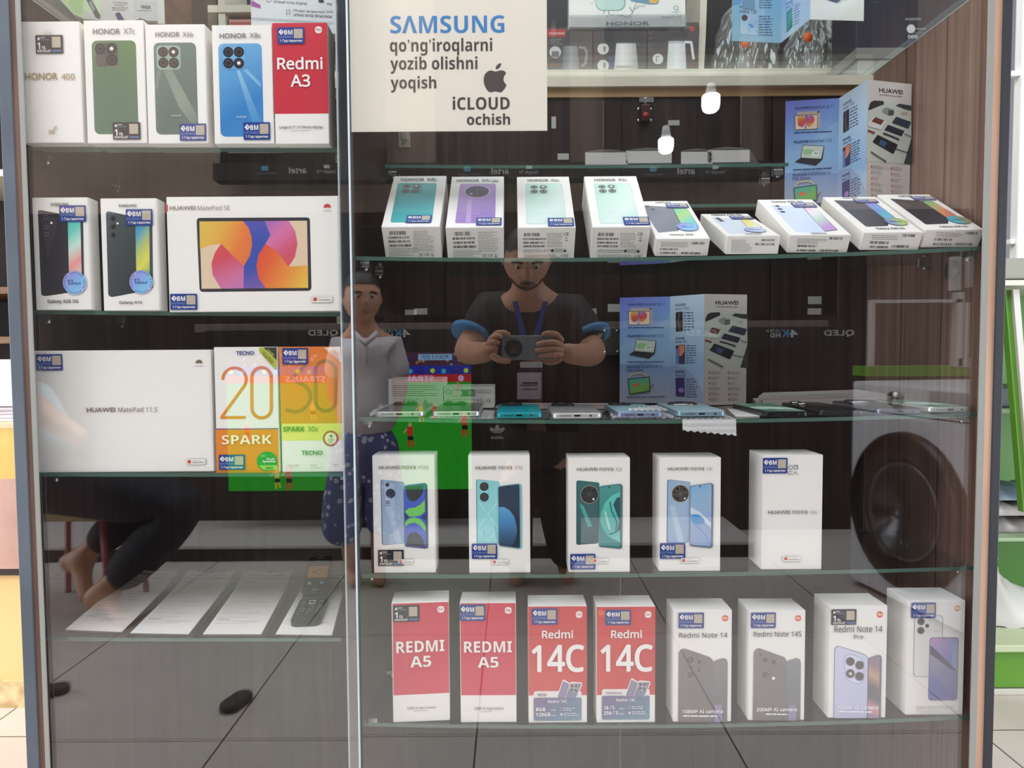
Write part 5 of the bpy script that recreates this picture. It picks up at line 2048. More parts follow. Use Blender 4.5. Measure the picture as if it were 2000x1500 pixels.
sheet('bubble_wrap', planq([(1318, .0225), (1434, .0225), (1400, .13), (1318, .15)]), zE, WRAP, 'bubble wrap hanging over the shelf edge under the round-camera phone', 'bubble wrap', GW, .0018, .009, flap=(q[0], q[1], .017, .0225))
# wrap folded over the half wrapped phone
o = None
m = MB()
x0, x1 = at(1228, 810, .05).x, at(1300, 810, .05).x
c = Vector(((x0 + x1) / 2, .07, zE(x0) + .0125))


def fold(u, v):
    x = x0 + (x1 - x0) * u
    y = .031 + .09 * v * (0.35 + 0.65 * u)
    b = abs(math.sin(x * math.pi / .009) * math.sin(y * math.pi / .009)) * .0035
    return Vector((x, y, zE(x) + .0119 + b)) - c


m.grid(fold, 26, 24, WRAP)
o = m.build('bubble_wrap')
o.location = c
tag(o, 'bubble wrap folded over the top of the half wrapped pale blue phone', 'bubble wrap', GW)
FOAM = noisy('yellowed_foam', (176, 160, 128), (206, 192, 160), 60, .8, 0, .4)
sheet('foam_sheet', planq([(1806, .0215), (1890, .0215), (1896, .16), (1815, .16)]), lambda x: zE(x) - .0075, FOAM, 'yellowed foam strip hanging below the far right unboxed phone', 'foam', None, .001, .006, flap=None)

# two low white boxes at the back of the phone shelf
def lowbox(x0, x1, yt, y, D, label, draw, cr=(720, 700, 4.348)):
    a, b = at(x0, yt, y), at(x1, yt, y)
    W = b.x - a.x
    x = (a.x + b.x) / 2
    zb = zE(x) + .0005
    H = a.z - zb
    o = empty('phone_box', (x, y, zb), label, 'phone box', 'low white boxes behind the unboxed phones')
    MB().box((-W / 2, 0, 0), (W / 2, D, H), CARD2, .001).build('carton', o)
    f = cam_face(Vector((x - W / 2, y, zb + H)), (1, 0, 0), (0, 0, -1), W, H, cr)
    f.o -= Vector((x, y, zb))
    p = Print(f)
    draw(p)
    p.build('printed_side', o)


def F1(p):
    p.lines(200, 225, 590, 325, 6, GREY, .25)
    for i, w in enumerate(('C', 'E', 'EAC')):
        p.text(w, 300 + i * 32, 348, (322 if i < 2 else 352) + i * 32, 372, INK)
    p.stroke([(470, 372), (485, 348), (498, 372), (470, 372)], 3, INK)


def F2(p):
    p.ring(675, 283, 22, 4, INK)
    p.frame(705, 265, 905, 322, INK, CARD2, .003, .0005)
    p.poly([(780, 266), (905, 266), (905, 320), (780, 320), (795, 293)], GREY)
    p.poly([(842, 275), (900, 275), (900, 312), (842, 312)], mat((160, 158, 154)))
    p.lines(915, 268, 1040, 300, 3, GREY, .3)
    p.text('CE', 1005, 345, 1036, 372, INK)
    p.stroke([(930, 345), (930, 372)], 5, INK)
    p.ring(958, 357, 13, 3, INK)
    p.stroke([(975, 370), (995, 370)], 3, INK)
    p.ring(675, 372, 22, 4, INK)
    p.frame(712, 348, 905, 385, INK, CARD2, .003, .0005)


lowbox(758, 865, 740, .215, .09, 'low white box with grey text lines, behind the leftmost phone', F1)
lowbox(866.5, 965, 755, .215, .08, 'low white box with outlined diagrams, behind the second phone', F2)
PAPER = mat((206, 196, 194), .6)
PAPER2 = mat((226, 222, 218), .55)


def flat_paper(px4, y4, z, m, label, name='leaflet', cat='leaflet', group=None, t=.0006, curl=0.0, draw=None, n=10):
    """Paper lying on a shelf: four picture columns with depths, front-left, front-right, back-right, back-left."""
    P = [at(x, 800, yy) for x, yy in zip(px4, y4)]
    Q = [Vector((p.x, p.y, 0)) for p in P]
    c = sum(Q, Vector()) / 4
    c.z = z(c.x) if callable(z) else z

    def fn(u, v):
        p = Q[0].lerp(Q[1], u).lerp(Q[3].lerp(Q[2], u), v)
        zz = z(p.x) if callable(z) else z
        p.z = zz + curl * (v ** 3) + curl * .25 * ((1 - v) ** 8)
        return p - c
    mb = MB()
    mb.grid(fn, 6, n, m)
    mb.grid(lambda u, v: fn(u, v) + Vector((0, 0, t)), 6, n, m)
    for (ua, ub) in (((0, 0), (1, 0)), ((1, 0), (1, 1)), ((1, 1), (0, 1)), ((0, 1), (0, 0))):
        for k in range(n):
            a = (ua[0] + (ub[0] - ua[0]) * k / n, ua[1] + (ub[1] - ua[1]) * k / n)
            b = (ua[0] + (ub[0] - ua[0]) * (k + 1) / n, ua[1] + (ub[1] - ua[1]) * (k + 1) / n)
            mb.face([fn(*a), fn(*b), fn(*b) + Vector((0, 0, t)), fn(*a) + Vector((0, 0, t))], m)
    if draw:
        o = empty(name, c, label, cat, group)
        mb.build('sheet', o)
        pm = MB()
        draw(pm, lambda u, v, k=.0002: fn(u, v) + Vector((0, 0, t + k)))
        pm.build('printed_text', o)
        return o
    o = mb.build(name)
    o.location = c
    return tag(o, label, cat, group)


flat_paper((968, 1180, 1190, 985), (.215, .215, .30, .30), lambda x: zE(x) + .0006, mat((186, 166, 162), .6), 'pinkish paper lying behind the teal phone', t=.004)
flat_paper((1190, 1345, 1330, 1200), (.225, .225, .255, .255), lambda x: zE(x) + .0006, mat((186, 182, 184), .6), 'grey paper lying in front of the lower brochure', t=.003)
for i, (xs4, dz, lab) in enumerate((((1480, 1735, 1700, 1470), .0008, 'lowest'), ((1490, 1740, 1690, 1482), .0062, 'middle'), ((1480, 1730, 1672, 1490), .0116, 'topmost'))):
    flat_paper(xs4, (.235, .235, .355, .355), lambda x, dz=dz: zE(x) + dz, PAPER if i < 2 else mat((196, 186, 188), .6),
               lab + ' of the three magazines piled behind the black phones', 'magazine', 'magazine', 'magazines piled behind the black phones', t=.005)
flat_paper((1437, 1484, 1475, 1420), (.05, .05, .17, .19), lambda x: zE(x) + .0004, PAPER2, 'white paper slip between the pale blue and the black phone', t=.0008)

# ------------------------------------------------------------------ leaflets on the narrow set-back shelf
zJ = ROWS['J'][1]
LEAF = mat((176, 171, 168), .6)
for i, (xa, xb, xc, xd, lab, dz) in enumerate(((1143, 1226, 1238, 1150, 'leftmost of the four folded leaflets on the set-back shelf', .0006), (1222, 1312, 1312, 1226, 'second from left of the folded leaflets on the set-back shelf', .0028),
                                              (1330, 1392, 1428, 1345, 'third from left of the folded leaflets on the set-back shelf', .0006), (1382, 1464, 1488, 1400, 'rightmost of the four folded leaflets on the set-back shelf', .0028))):
    P = [at(x, 320, y) for x, y in ((xa, .2368), (xb, .2368), (xc, .30), (xd, .30))]
    Q = [Vector((p.x, p.y, 0)) for p in P]
    c = sum(Q, Vector()) / 4
    c.z = zJ(c.x)
    m = MB()
    for lay in (0, 1):
        def fn(u, v, lay=lay, Q=Q, c=c, dz=dz):
            p = Q[0].lerp(Q[1], u).lerp(Q[3].lerp(Q[2], u), v)
            bulge = math.sin(min(1, u * 1.02) * math.pi) * .004 * lay
            p.z = zJ(p.x) + dz + .0035 + .018 * (1 - v) + bulge + .0012 * lay
            p.y += 0
            return p - c
        m.grid(fn, 12, 6, LEAF)
    m.grid(lambda u, v, Q=Q, c=c, dz=dz: (Q[0].lerp(Q[1], u)) * 1.0 + Vector((0, 0, zJ(Q[0].lerp(Q[1], u).x) + dz + (.0215) * v)) - c, 10, 3, LEAF)
    o = m.build('leaflet')
    o.location = c
    tag(o, lab, 'leaflet', 'folded leaflets on the set-back shelf')

# ------------------------------------------------------------------ lowest left shelf: leaflets and flip phone
zL = ROWS['L'][1]


def letter(pm, fn):
    def bar(u0, v0, u1, v1, m):
        n = 4
        for i in range(n):
            a, b = u0 + (u1 - u0) * i / n, u0 + (u1 - u0) * (i + 1) / n
            pm.face([fn(a, v0), fn(b, v0), fn(b, v1), fn(a, v1)], m)
    lm, dm = mat((196, 190, 186), .6), mat((150, 143, 138), .6)
    bar(.12, .93, .85, .95, dm)
    v = .88
    r = random.Random(3)
    while v > .12:
        if r.random() < .22:
            bar(.08, v - .008, .3, v, dm)
        else:
            bar(.08, v - .004, r.uniform(.55, .93), v, lm)
            if r.random() < .4:
                v -= .01
                bar(.45, v - .004, r.uniform(.6, .95), v, lm)
        v -= r.uniform(.022, .045)


LT = mat((240, 236, 232), .6)
quads = (((127, 1234), (238, 1237), (350, 1124), (258, 1123), 'leftmost paper leaflet on the lowest left shelf'),
         ((254, 1239), (368, 1240), (460, 1124), (367, 1126), 'second paper leaflet from the left on the lowest left shelf'),
         ((396, 1240), (510, 1239), (572, 1124), (479, 1124), 'third paper leaflet on the lowest left shelf, left of the flip phone'),
         ((538, 1239), (648, 1240), (677, 1128), (602, 1126), 'paper leaflet lying under the black flip phone'))
for (a, b, c_, d, lab) in quads:
    zz = zL(-.4) + .0006
    P = [at_z(x, y, zz) for x, y in (a, b, c_, d)]
    xs4 = [p for p in P]
    Q = [Vector((p.x, max(p.y, .0225), 0)) for p in P]
    if lab.startswith('paper'):
        Q[1].x = min(Q[1].x, -.2545)
        Q[2].x = min(Q[2].x, -.2545)
    c = sum(Q, Vector()) / 4
    c.z = zz

    def fn(u, v, Q=Q, c=c, curl=(0.004 if 'under' in lab else .009)):
        p = Q[0].lerp(Q[1], u).lerp(Q[3].lerp(Q[2], u), v)
        p.z = zL(p.x) + .0006 + (curl * (max(v - .55, 0) / .45) ** 2 * (.5 + .5 * abs(2 * u - 1)) if v > .55 else 0)
        return p - c
    o = empty('leaflet', c, lab, 'leaflet', 'paper leaflets on the lowest left shelf')
    m = MB()
    m.grid(fn, 8, 20, LT)
    m.grid(lambda u, v: fn(u, v) + Vector((0, 0, .0004)), 8, 20, LT)
    m.build('sheet', o)
    pm = MB()
    letter(pm, lambda u, v, k=.0006: fn(u, v) + Vector((0, 0, k)))
    pm.build('printed_text', o)

# flip phone, open
zf0 = zL(-.32) + .0014
p0, p1 = at_z(568, 1223, zf0), at_z(623, 1226, zf0)
h0, h1 = at_z(593, 1166, zf0), at_z(646, 1168, zf0)
org = (p0 + p1) / 2
ax = ((h0 + h1) / 2 - org)
Ll = .108
dirv = Vector((ax.x, ax.y, 0)).normalized()
ang = math.atan2(dirv.y, dirv.x) - math.pi / 2
o = empty('flip_phone', Matrix.Translation((org.x, org.y, zf0)) @ Matrix.Rotation(ang, 4, 'Z'), 'black open flip phone with an orange price tag, on a paper leaflet', 'flip phone')
BP = mat((22, 22, 24), .5, 0, .2)
Wp = .047
MB().slab(Wp, Ll, 0, .011, .012, BP, .002, Matrix.Translation((0, Ll / 2, 0))).build('keypad_half', o)
f = Face((-Wp / 2, Ll, .011), (1, 0, 0), (0, -1, 0), Wp, Ll)
p = Print(f, .0002)
kg = mat((190, 190, 192), .4)
p.ring(.5, .25, .1, .03, kg)
p.rect(.36, .17, .64, .195, kg, .001)
p.rect(.36, .305, .64, .33, kg, .001)
p.rect(.14, .2, .26, .215, kg)
p.rect(.74, .2, .86, .215, kg)
p.rect(.14, .29, .26, .305, kg)
p.rect(.74, .29, .86, .305, mat((170, 70, 60)))
for r in range(4):
    for c_ in range(3):
        t_ = '123456789*0#'[r * 3 + c_]
        x = .2 + .3 * c_
        y = .42 + .105 * r
        p.text(t_, x - .05, y, x + .02, y + .035, kg)
        if t_ not in '1*0#':
            p.rect(x + .05, y + .012, x + .14, y + .026, kg)
p.build('keypad', o)
Mh = Matrix.Translation((0, Ll - .004, .009)) @ Matrix.Rotation(R(24), 4, 'X')
MB().cyl((-Wp * .42, Ll - .002, .009), (Wp * .42, Ll - .002, .009), .0058, BP, n=16).build('hinge', o)
Lu = .1
lidm = MB().slab(Wp * .97, Lu, 0, .007, .012, BP, .0018, Mh @ Matrix.Translation((0, Lu / 2 + .004, 0))).build('lid_half', o)
R3 = Mh.to_3x3()
fo = Mh @ Vector((-Wp * .485, Lu + .004, .007))
f = Face(fo, R3 @ Vector((1, 0, 0)), R3 @ Vector((0, -1, 0)), Wp * .97, Lu)
p = Print(f, .0003)
p.rect(.08, .08, .92, .8, mat((16, 16, 18), .4, 0, .2), .004)
p.rect(.35, .06, .65, .075, kg)
p.text('panasonic', .34, .13, .74, .165, kg)
p.disc(.24, .73, .0036, kg)
p.disc(.7, .73, .0028, kg)
p.text('DEMO', .4, .88, .6, .92, kg)
p.build('display', o)
p = Print(f, .0012)
p.rect(.12, .3, .88, .6, mat((252, 160, 48), .5), .001)
p.frame(.24, .34, .82, .56, mat((60, 44, 30)), mat((252, 160, 48), .5), .001, .0005)
for gl in ([(.3, .36), (.28, .45), (.42, .45)], [(.42, .38), (.39, .54)]):
    p.stroke(gl, .018, mat((40, 30, 30)))
for cx0 in (.53, .68):
    p.stroke([(cx0 + .055 * math.cos(R(t)), .45 + .075 * math.sin(R(t))) for t in range(0, 380, 30)], .018, mat((40, 30, 30)))
p.build('price_tag', o)
MB().box((-.006, Lu + .003, .001), (.003, Lu + .0105, .0016), mat((190, 196, 120), .5), 0, Mh).build('yellow_tab', o)

# ------------------------------------------------------------------ things standing on the cabinet's top glass
zT = ZTOP + 0.0064


def plan_on_top(pts):
    return [(lambda v: (v.x, v.y))(at_z(x, y, zT)) for x, y in pts]


cT = (1420, 0, 5.0)
BLUE1 = grad([(150, 196, 226), (132, 184, 220), (150, 186, 208)], 90)


def tp1(p):
    p.uvpoly([(0, 0), (1, 0), (1, 1), (0, 1)], BLUE1)
    p.poly([(50, -400), (520, -500), (520, -60), (200, 20), (50, 60)], mat((110, 160, 206)))
    p.text('HUAWEI', 122, 55, 262, 84, INKB, .05)
    p.text('nova 13i', 125, 94, 285, 131, INKB, .03)
    p.rect(130, 140, 200, 336, grad([(150, 190, 214), (180, 206, 222)], 90), .003)
    p.pdisc(170, 175, 30, LENS)
    p.rect(200, 145, 284, 343, grad([(170, 186, 216), (140, 180, 220), (190, 204, 226)], 80), .003)
    p.poly([(206, 240), (230, 230), (262, 262), (240, 276)], mat((70, 140, 206)), 8)
    p.lines(308, 150, 440, 358, 8, INKB, .25)
    for yy in (-230, -610):
        p.text('HUAWEI', 122, 55 + yy, 262, 84 + yy, INKB, .05)
        p.text('nova Y73', 125, 94 + yy, 285, 131 + yy, INKB, .03)
        p.rect(150, 150 + yy, 270, 320 + yy, mat((90, 140, 180)), .003)
        p.lines(308, 150 + yy, 440, 320 + yy, 7, INKB, .25)


def tp2(p):
    p.uvpoly([(0, 0), (1, 0), (1, 1), (0, 1)], SKY2)
    p.textq('HUAWEI', (575, 58), (640, 22), (575, 34), INKB, .04)
    p.textq('nova 12i', (575, 98), (650, 52), (575, 68), INKB)
    p.poly([(582, 120), (640, 66), (640, 262), (582, 324)], grad([(64, 110, 110), (70, 160, 150), (60, 90, 100)], 70), 6)
    for k in range(8):
        p.stroke([(655, 60 + 26 * k), (655 + 60 - 5 * (k % 3), 22 + 28 * k)], 4, INKB)


def tp3(p):
    p.poly([(900, -300), (1250, -300), (1250, -60), (1130, 6), (1075, 30), (960, -8)], mat((206, 206, 204)))
    p.poly([(930, -60), (1110, -10), (1105, 8), (1072, 30), (950, -8)], mat((70, 72, 80)), 6)


folded('brochure', plan_on_top([(1429.5, 80), (1525, 84), (1582, 38), (1687, 41)]), zT, .21, [tp1, tp2, tp3], [cT, cT, cT],
       'pale blue folded brochure standing on top of the cabinet at the right', 'brochure', None)


def lp1(p):
    p.uvpoly([(0, 0), (1, 0), (1, 1), (0, 1)], grad([(226, 232, 214), (178, 204, 140), (206, 220, 186)], 70))
    p.poly([(650, -200), (785, -200), (785, 150), (650, 100)], grad([(150, 190, 110), (190, 214, 160)], 90))


def lp2(p):
    p.uvpoly([(0, 0), (1, 0), (1, 1), (0, 1)], GREYP)
    p.poly([(790, -200), (950, -200), (950, 188), (790, 90)], mat((206, 218, 186)))
    p.poly([(812, -10), (850, -30), (952, 150), (945, 184), (905, 170)], mat((84, 84, 88)), 10)
    p.poly([(840, 20), (862, 10), (900, 90), (880, 110)], mat((150, 160, 160)))
    p.rect(1265, 10, 1490, 215, mat((196, 192, 192)))
    p.text('TUV Rheinland', 1060, 18, 1210, 36, DGREY)
    p.text('sertifikati', 1085, 42, 1188, 60, DGREY)
    p.lines(1060, 66, 1215, 106, 2, GREY, .3)
    p.poly([(1086, 130), (1130, 116), (1190, 210), (1130, 220)], mat((62, 56, 96)), 8)
    p.text('16GB', 1330, 52, 1420, 84, INK, .05)
    p.lines(1300, 94, 1450, 108, 1, GREY, .4)
    p.poly([(1285, 190), (1330, 172), (1400, 200), (1490, 200), (1490, 225), (1285, 225)], mat((110, 100, 96)))


folded('brochure', plan_on_top([(119, 16), (163, 37), (322, 47)]), zT, .21, [lp1, lp2], [c1, c1],
       'folded brochure with a green panel, standing on the cabinet top at left', 'brochure')
q4 = [at_z(x, y, zT) for x, y in ((84, -6), (112, -6), (158, 44), (146, 46))]
m = MB()
c = sum(q4, Vector()) / 4
P = [v - c for v in q4]
m.raw(P + [v + Vector((0, 0, .001)) for v in P], [(3, 2, 1, 0), (4, 5, 6, 7), (0, 1, 5, 4), (1, 2, 6, 5), (2, 3, 7, 6), (3, 0, 4, 7)], PAPER2)
o = m.build('leaflet')
o.location = c
tag(o, 'narrow white paper lying slanted on the cabinet top in the upper left corner', 'leaflet')


def lp3(p):
    p.uvpoly([(0, 0), (1, 0), (1, 1), (0, 1)], grad([(206, 150, 200), (232, 206, 226), (232, 228, 230), (206, 204, 208)], 60))
    p.poly([(535, 0), (625, 50), (625, 84), (535, 60)], mat((170, 90, 160)))
    p.text('kristall tiniq display', 753, 12, 1065, 46, mat((90, 76, 100)), .03)
    p.text('Chuqur va qamrovli', 935, 95, 1230, 126, mat((90, 76, 100)), .03)
    p.text('ovo', 1245, 104, 1307, 124, mat((90, 76, 100)), .03)
    p.text("uchun to'rta dinamiklar", 935, 133, 1303, 163, mat((90, 76, 100)), .03)
    p.text("sig'", 1250, 26, 1303, 54, mat((90, 76, 100)), .03)
    p.stroke([(685, 0), (685, 20), (720, 20), (720, 0)], 4, mat((110, 90, 120)))
    p.frame(1172, 0, 1222, 26, INK, INK, .001)
    for x in (872, 898):
        p.stroke([(x, 95), (x, 140)], 4, mat((110, 90, 120)))
        for yy, s in ((95, 8), (140, -8)):
            p.stroke([(x - 8, yy + s), (x, yy), (x + 8, yy + s)], 4, mat((110, 90, 120)))
    p.rect(535, 190, 1310, 200, mat((190, 186, 192)))


folded('poster_card', plan_on_top([(491, 57), (655, 66)]), zT, .3, [lp3], [c2],
       'white and purple printed card standing on top of the cabinet behind the red box', 'card')

# acrylic holder with a white brochure
cH = (1050, 0, 5.0)
a0, a1 = at_z(1112, 58, zT), at_z(1338, 58, zT)
dep = at_z(1225, 86, zT).y - a0.y
W = a1.x - a0.x
cx_ = (a0.x + a1.x) / 2
hold = empty('brochure_holder', (cx_, a0.y, zT), 'clear acrylic brochure holder on top of the cabinet, right of the cream sign', 'brochure holder')
MB().box((-W / 2 - .004, 0, 0), (W / 2 + .010, dep, .004), ACRYL, .0006).build('base_plate', hold)
MB().box((-W / 2 - .002, -.0025, .004), (W / 2 + .002, -.0005, .024), ACRYL, .0004).build('front_lip', hold)
MB().box((-W / 2 - .002, .016, .004), (W / 2 + .002, .018, .19), ACRYL, .0004).build('back_plate', hold)
br_ = empty('brochure', (cx_, a0.y + .001, zT + .0046), 'white brochure with two pale phones standing in the clear acrylic holder', 'brochure')
MB().box((-W / 2, 0, 0), (W / 2, .0145, .16), CARD, .0005).build('paper_block', br_)
f = cam_face((cx_ - W / 2, a0.y + .001, zT + .0046 + .16), (1, 0, 0), (0, 0, -1), W, .16, cH)
f.o -= br_.location
p = Print(f, .0002)
p.rect(565, -300, 860, 104, mat((150, 176, 176)), .012)
p.rect(572, -300, 846, 98, grad([(206, 226, 220), (190, 218, 210)], 80), .012)
p.poly([(900, -300), (1190, -300), (1186, 10), (1170, 42), (1100, 44), (905, 12)], mat((110, 150, 176)), 16)
p.poly([(1085, -60), (1182, -60), (1178, 8), (1160, 34), (1090, 30)], mat((226, 176, 84)), 12)
ink = mat((70, 76, 84))
for st in ([(640, 135), (655, 104)], [(690, 104), (695, 135), (730, 150), (760, 146)], [(770, 150), (800, 156), (830, 148), (845, 160), (875, 172)], [(870, 172), (905, 150), (925, 130), (922, 105)],
           [(895, 66), (915, 100), (925, 110)], [(925, 130), (950, 60), (965, 30)], [(945, 95), (985, 60), (1040, 60)], [(1045, 45), (1045, 68)], [(680, 152), (670, 168)], [(900, 160), (925, 176)], [(520, 40), (535, 30)], [(540, 20), (552, 8)]):
    p.stroke(st, 4, ink)
p.ring(1350, 82, 22, 4, ink)
p.stroke([(1360, 95), (1376, 104)], 4, ink)
for k in range(5):
    p.pdisc(1314 + 19 * k, 124, 4, ink, 8)
p.text('MagicOS 9.0', 1206, 160, 1400, 184, DGREY, .02)
p.text('HONOR', 671, 216, 1088, 254, DGREY, .045)
p.build('printed_side', br_)

# ------------------------------------------------------------------ inside the shop, behind the cabinet
YS = 1.95
zS = at(1200, 135, YS).z
sh = empty('wall_shelf', (0.2, YS + .15, zS - .035), 'cream shelf unit on the shop wall behind, carrying the kettle boxes', 'shelf')
si = sh.matrix_world.inverted()
xa, xb = at(150, 140, YS).x, at(1700, 140, YS).x
MB().box((xa, YS, zS - .035), (xb, YS + .32, zS), CREAM, .002).build('shelf_board', sh, si)
MB().box((xa, YS + .32, zS - .3), (xb, YS + .335, zS + .9), mat((60, 56, 58), .6)).build('back_board', sh, si)
for xp in (1371, 1687, 433):
    x = at(xp, 80, YS).x
    m = MB()
    n = 12
    pr = []
    for i in range(n + 1):
        t = i / n
        pr.append((YS + .02 + .10 * math.sin(t * math.pi / 2) ** 2, zS + .9 * t))
    vs = []
    for (y, z) in pr:
        lean = (z - zS) * (.06 if xp != 433 else -.05)
        vs += [(x - .014 + lean, y, z), (x + .014 + lean, y, z), (x + .014 + lean, YS + .32, z), (x - .014 + lean, YS + .32, z)]
    fs = [(0, 1, 2, 3)]
    for i in range(n):
        for k in range(4):
            fs.append((i * 4 + k, (i + 1) * 4 + k, (i + 1) * 4 + (k + 1) % 4, i * 4 + (k + 1) % 4))
    fs.append((n * 4 + 3, n * 4 + 2, n * 4 + 1, n * 4))
    m.raw(vs, fs, CREAM)
    m.build('curved_upright', sh, si)
z2 = at(380, 3, YS).z
MB().box((at(300, 3, YS).x, YS + .03, z2 - .03), (at(690, 3, YS).x, YS + .32, z2), CREAM, .002).build('upper_board', sh, si)

cK = (1050, 0, 5.0)
KB = mat((70, 62, 62), .5)


def kettle_box(x0, x1, ytop, label, draw, D=.18):
    a, b = at(x0, 135, YS + .012), at(x1, 135, YS + .012)
    zt = at(x0, ytop, YS + .012).z
    W, H = b.x - a.x, zt - zS
    o = empty('kettle_box', ((a.x + b.x) / 2, YS + .012, zS + .001), label, 'kettle box', 'electric kettle boxes on the shop shelf')
    MB().box((-W / 2, 0, 0), (W / 2, D, H), KB, .002).build('carton', o)
    f = cam_face((a.x, YS + .012, zS + .001 + H), (1, 0, 0), (0, 0, -1), W, H, cK)
    f.o -= o.location
    p = Print(f, .0005)
    p.uvpoly([(.0, .0), (1, .0), (1, 1), (0, 1)], mat((86, 78, 78), .5))
    draw(p)
    p.build('printed_front', o)


def k1(p):
    p.rect(90, 285, 275, 360, mat((176, 50, 54)))
    p.text('SHIVAKI', 112, 314, 262, 338, mat((226, 200, 196)), .05)
    p.text('ELECTRIC', 126, 378, 235, 394, LINE, .05)
    p.text('KETTLE', 126, 400, 215, 415, LINE, .05)
    p.lines(126, 424, 242, 440, 1)
    p.pdisc(172, 510, 58, mat((206, 204, 202)))
    p.poly([(140, 500), (206, 500), (212, 560), (134, 560)], mat((120, 118, 118)))
    p.poly([(248, 450), (390, 450), (408, 690), (240, 690)], grad([(96, 100, 106), (150, 152, 156), (110, 112, 118)], 0), 10)
    p.stroke([(402, 462), (462, 470), (480, 520), (468, 620), (430, 650)], 24, mat((132, 142, 148)))
    p.stroke([(100, 640), (160, 626), (240, 640)], 5, mat((200, 80, 60)))


def k2(p):
    p.poly([(550, 285), (745, 285), (745, 690), (550, 690)], mat((72, 66, 74)))
    p.poly([(690, 580), (745, 540), (745, 690), (700, 690)], mat((84, 84, 120)))
    for y in (478, 640):
        p.pdisc(640, y, 56, mat((214, 212, 208)))
        p.poly([(640, y - 30), (672, y - 20), (660, y + 30), (640, y + 25)], mat((150, 140, 132)))
    p.poly([(768, 420), (960, 420), (985, 690), (745, 690)], grad([(200, 196, 194), (236, 232, 230), (206, 202, 200), (150, 148, 150)], 0), 10)
    p.poly([(770, 640), (960, 640), (975, 668), (752, 668)], mat((176, 172, 170)), 8)


def k3(p):
    p.poly([(1072, 290), (1260, 290), (1255, 690), (1072, 690)], mat((92, 84, 82)))
    p.pdisc(1175, 576, 52, mat((216, 214, 210)))
    p.stroke([(1160, 610), (1160, 552), (1190, 552)], 8, mat((120, 116, 112)))
    p.poly([(1278, 400), (1440, 400), (1452, 690), (1260, 690)], grad([(206, 206, 206), (232, 232, 232), (200, 200, 202)], 0), 10)
    p.stroke([(1440, 410), (1500, 415), (1520, 560), (1526, 580)], 24, mat((220, 220, 220)))
    p.pdisc(1508, 282, 24, mat((200, 60, 60)))
    p.stroke([(1460, 640), (1510, 640), (1560, 610)], 5, mat((200, 80, 60)))


kettle_box(1066, 1157.5, 55, 'dark kettle box with a red brand strip, leftmost on the shop shelf', k1)
kettle_box(1159, 1263, 40, 'dark kettle box with a silver kettle picture, middle one on the shop shelf', k2)
kettle_box(1264.5, 1364, 45, 'dark kettle box with a white kettle picture, beside the curved upright', k3)


def bag(x0, x1, ytop, label, tagpx, seed):
    """An appliance in a crumpled clear bag with an orange tag."""
    a, b = at(x0, 135, YS + .14), at(x1, 135, YS + .14)
    W = b.x - a.x
    H = at(x0, ytop, YS + .14).z - zS
    o = empty('wrapped_kettle', ((a.x + b.x) / 2, YS + .14, zS + .001), label, 'wrapped kettle', 'appliances in clear bags on the shop shelf')
    r = W * .3
    MB().lathe([(r, 0), (r * 1.02, .01), (r * .9, H * .4), (r * .74, H * .72), (r * .3, H * .76)], mat((92, 90, 92), .25, .6)).build('kettle_body', o)
    MB().tube([(r * .7, 0, H * .66), (r * 1.25, 0, H * .62), (r * 1.4, 0, H * .4), (r * 1.0, 0, H * .16)], .012, BLACKP).build('kettle_handle', o)
    rnd = random.Random(seed)
    ph = [rnd.uniform(0, 6.28) for _ in range(8)]

    def fn(u, v):
        an = 2 * math.pi * u
        cr = .010 * math.sin(9 * an + ph[0] + 4 * v) + .008 * math.sin(17 * an + ph[1] - 7 * v) + .006 * math.sin(29 * an + ph[2] + 15 * v)
        k = (1 - .55 * v ** 2.2)
        return Vector(((W / 2 * .93 * k + cr) * math.cos(an), (.115 * k + cr) * math.sin(an), H * v + .006 * math.sin(13 * an + ph[3]) * v))
    m = MB()
    m.grid(fn, 120, 26, BAGF)
    m.build('clear_bag', o)
    q = at(tagpx[0], tagpx[1], YS + .04) - o.location
    m = MB()
    m.cyl(q, q + Vector((0, -.002, 0)), .021, mat((236, 110, 50), .5), n=9)
    m.build('orange_tag', o)


BAGF = sheet_glass('crinkled_bag', (0.93, 0.93, 0.93, 1), 0.10, 0.10, 0.10)
bag(1388, 1520, 20, 'appliance in a crinkled clear bag, left of the two on the shop shelf', (1457, 85), 3)
bag(1526, 1648, 36, 'appliance in a crinkled clear bag, beside the right curved upright', (1578, 73), 8)
# small pinkish carton on the left end of the shop shelf
a, b = at(449, 120, YS + .05), at(492, 120, YS + .05)
o = empty('small_carton', ((a.x + b.x) / 2, YS + .05, zS + .001), 'small pinkish carton on the shop shelf behind the blue phone box', 'carton')
W = b.x - a.x + .12
H = at(470, 38, YS + .05).z - zS
MB().box((-W / 2 + .06, 0, 0), (W / 2 + .06, .16, H), mat((196, 150, 142), .6), .002).build('carton', o)
MB().box((-W / 2 + .065, -.0006, H * .72), (W / 2 + .05, 0, H * .95), mat((176, 92, 86), .6)).build('red_band', o)
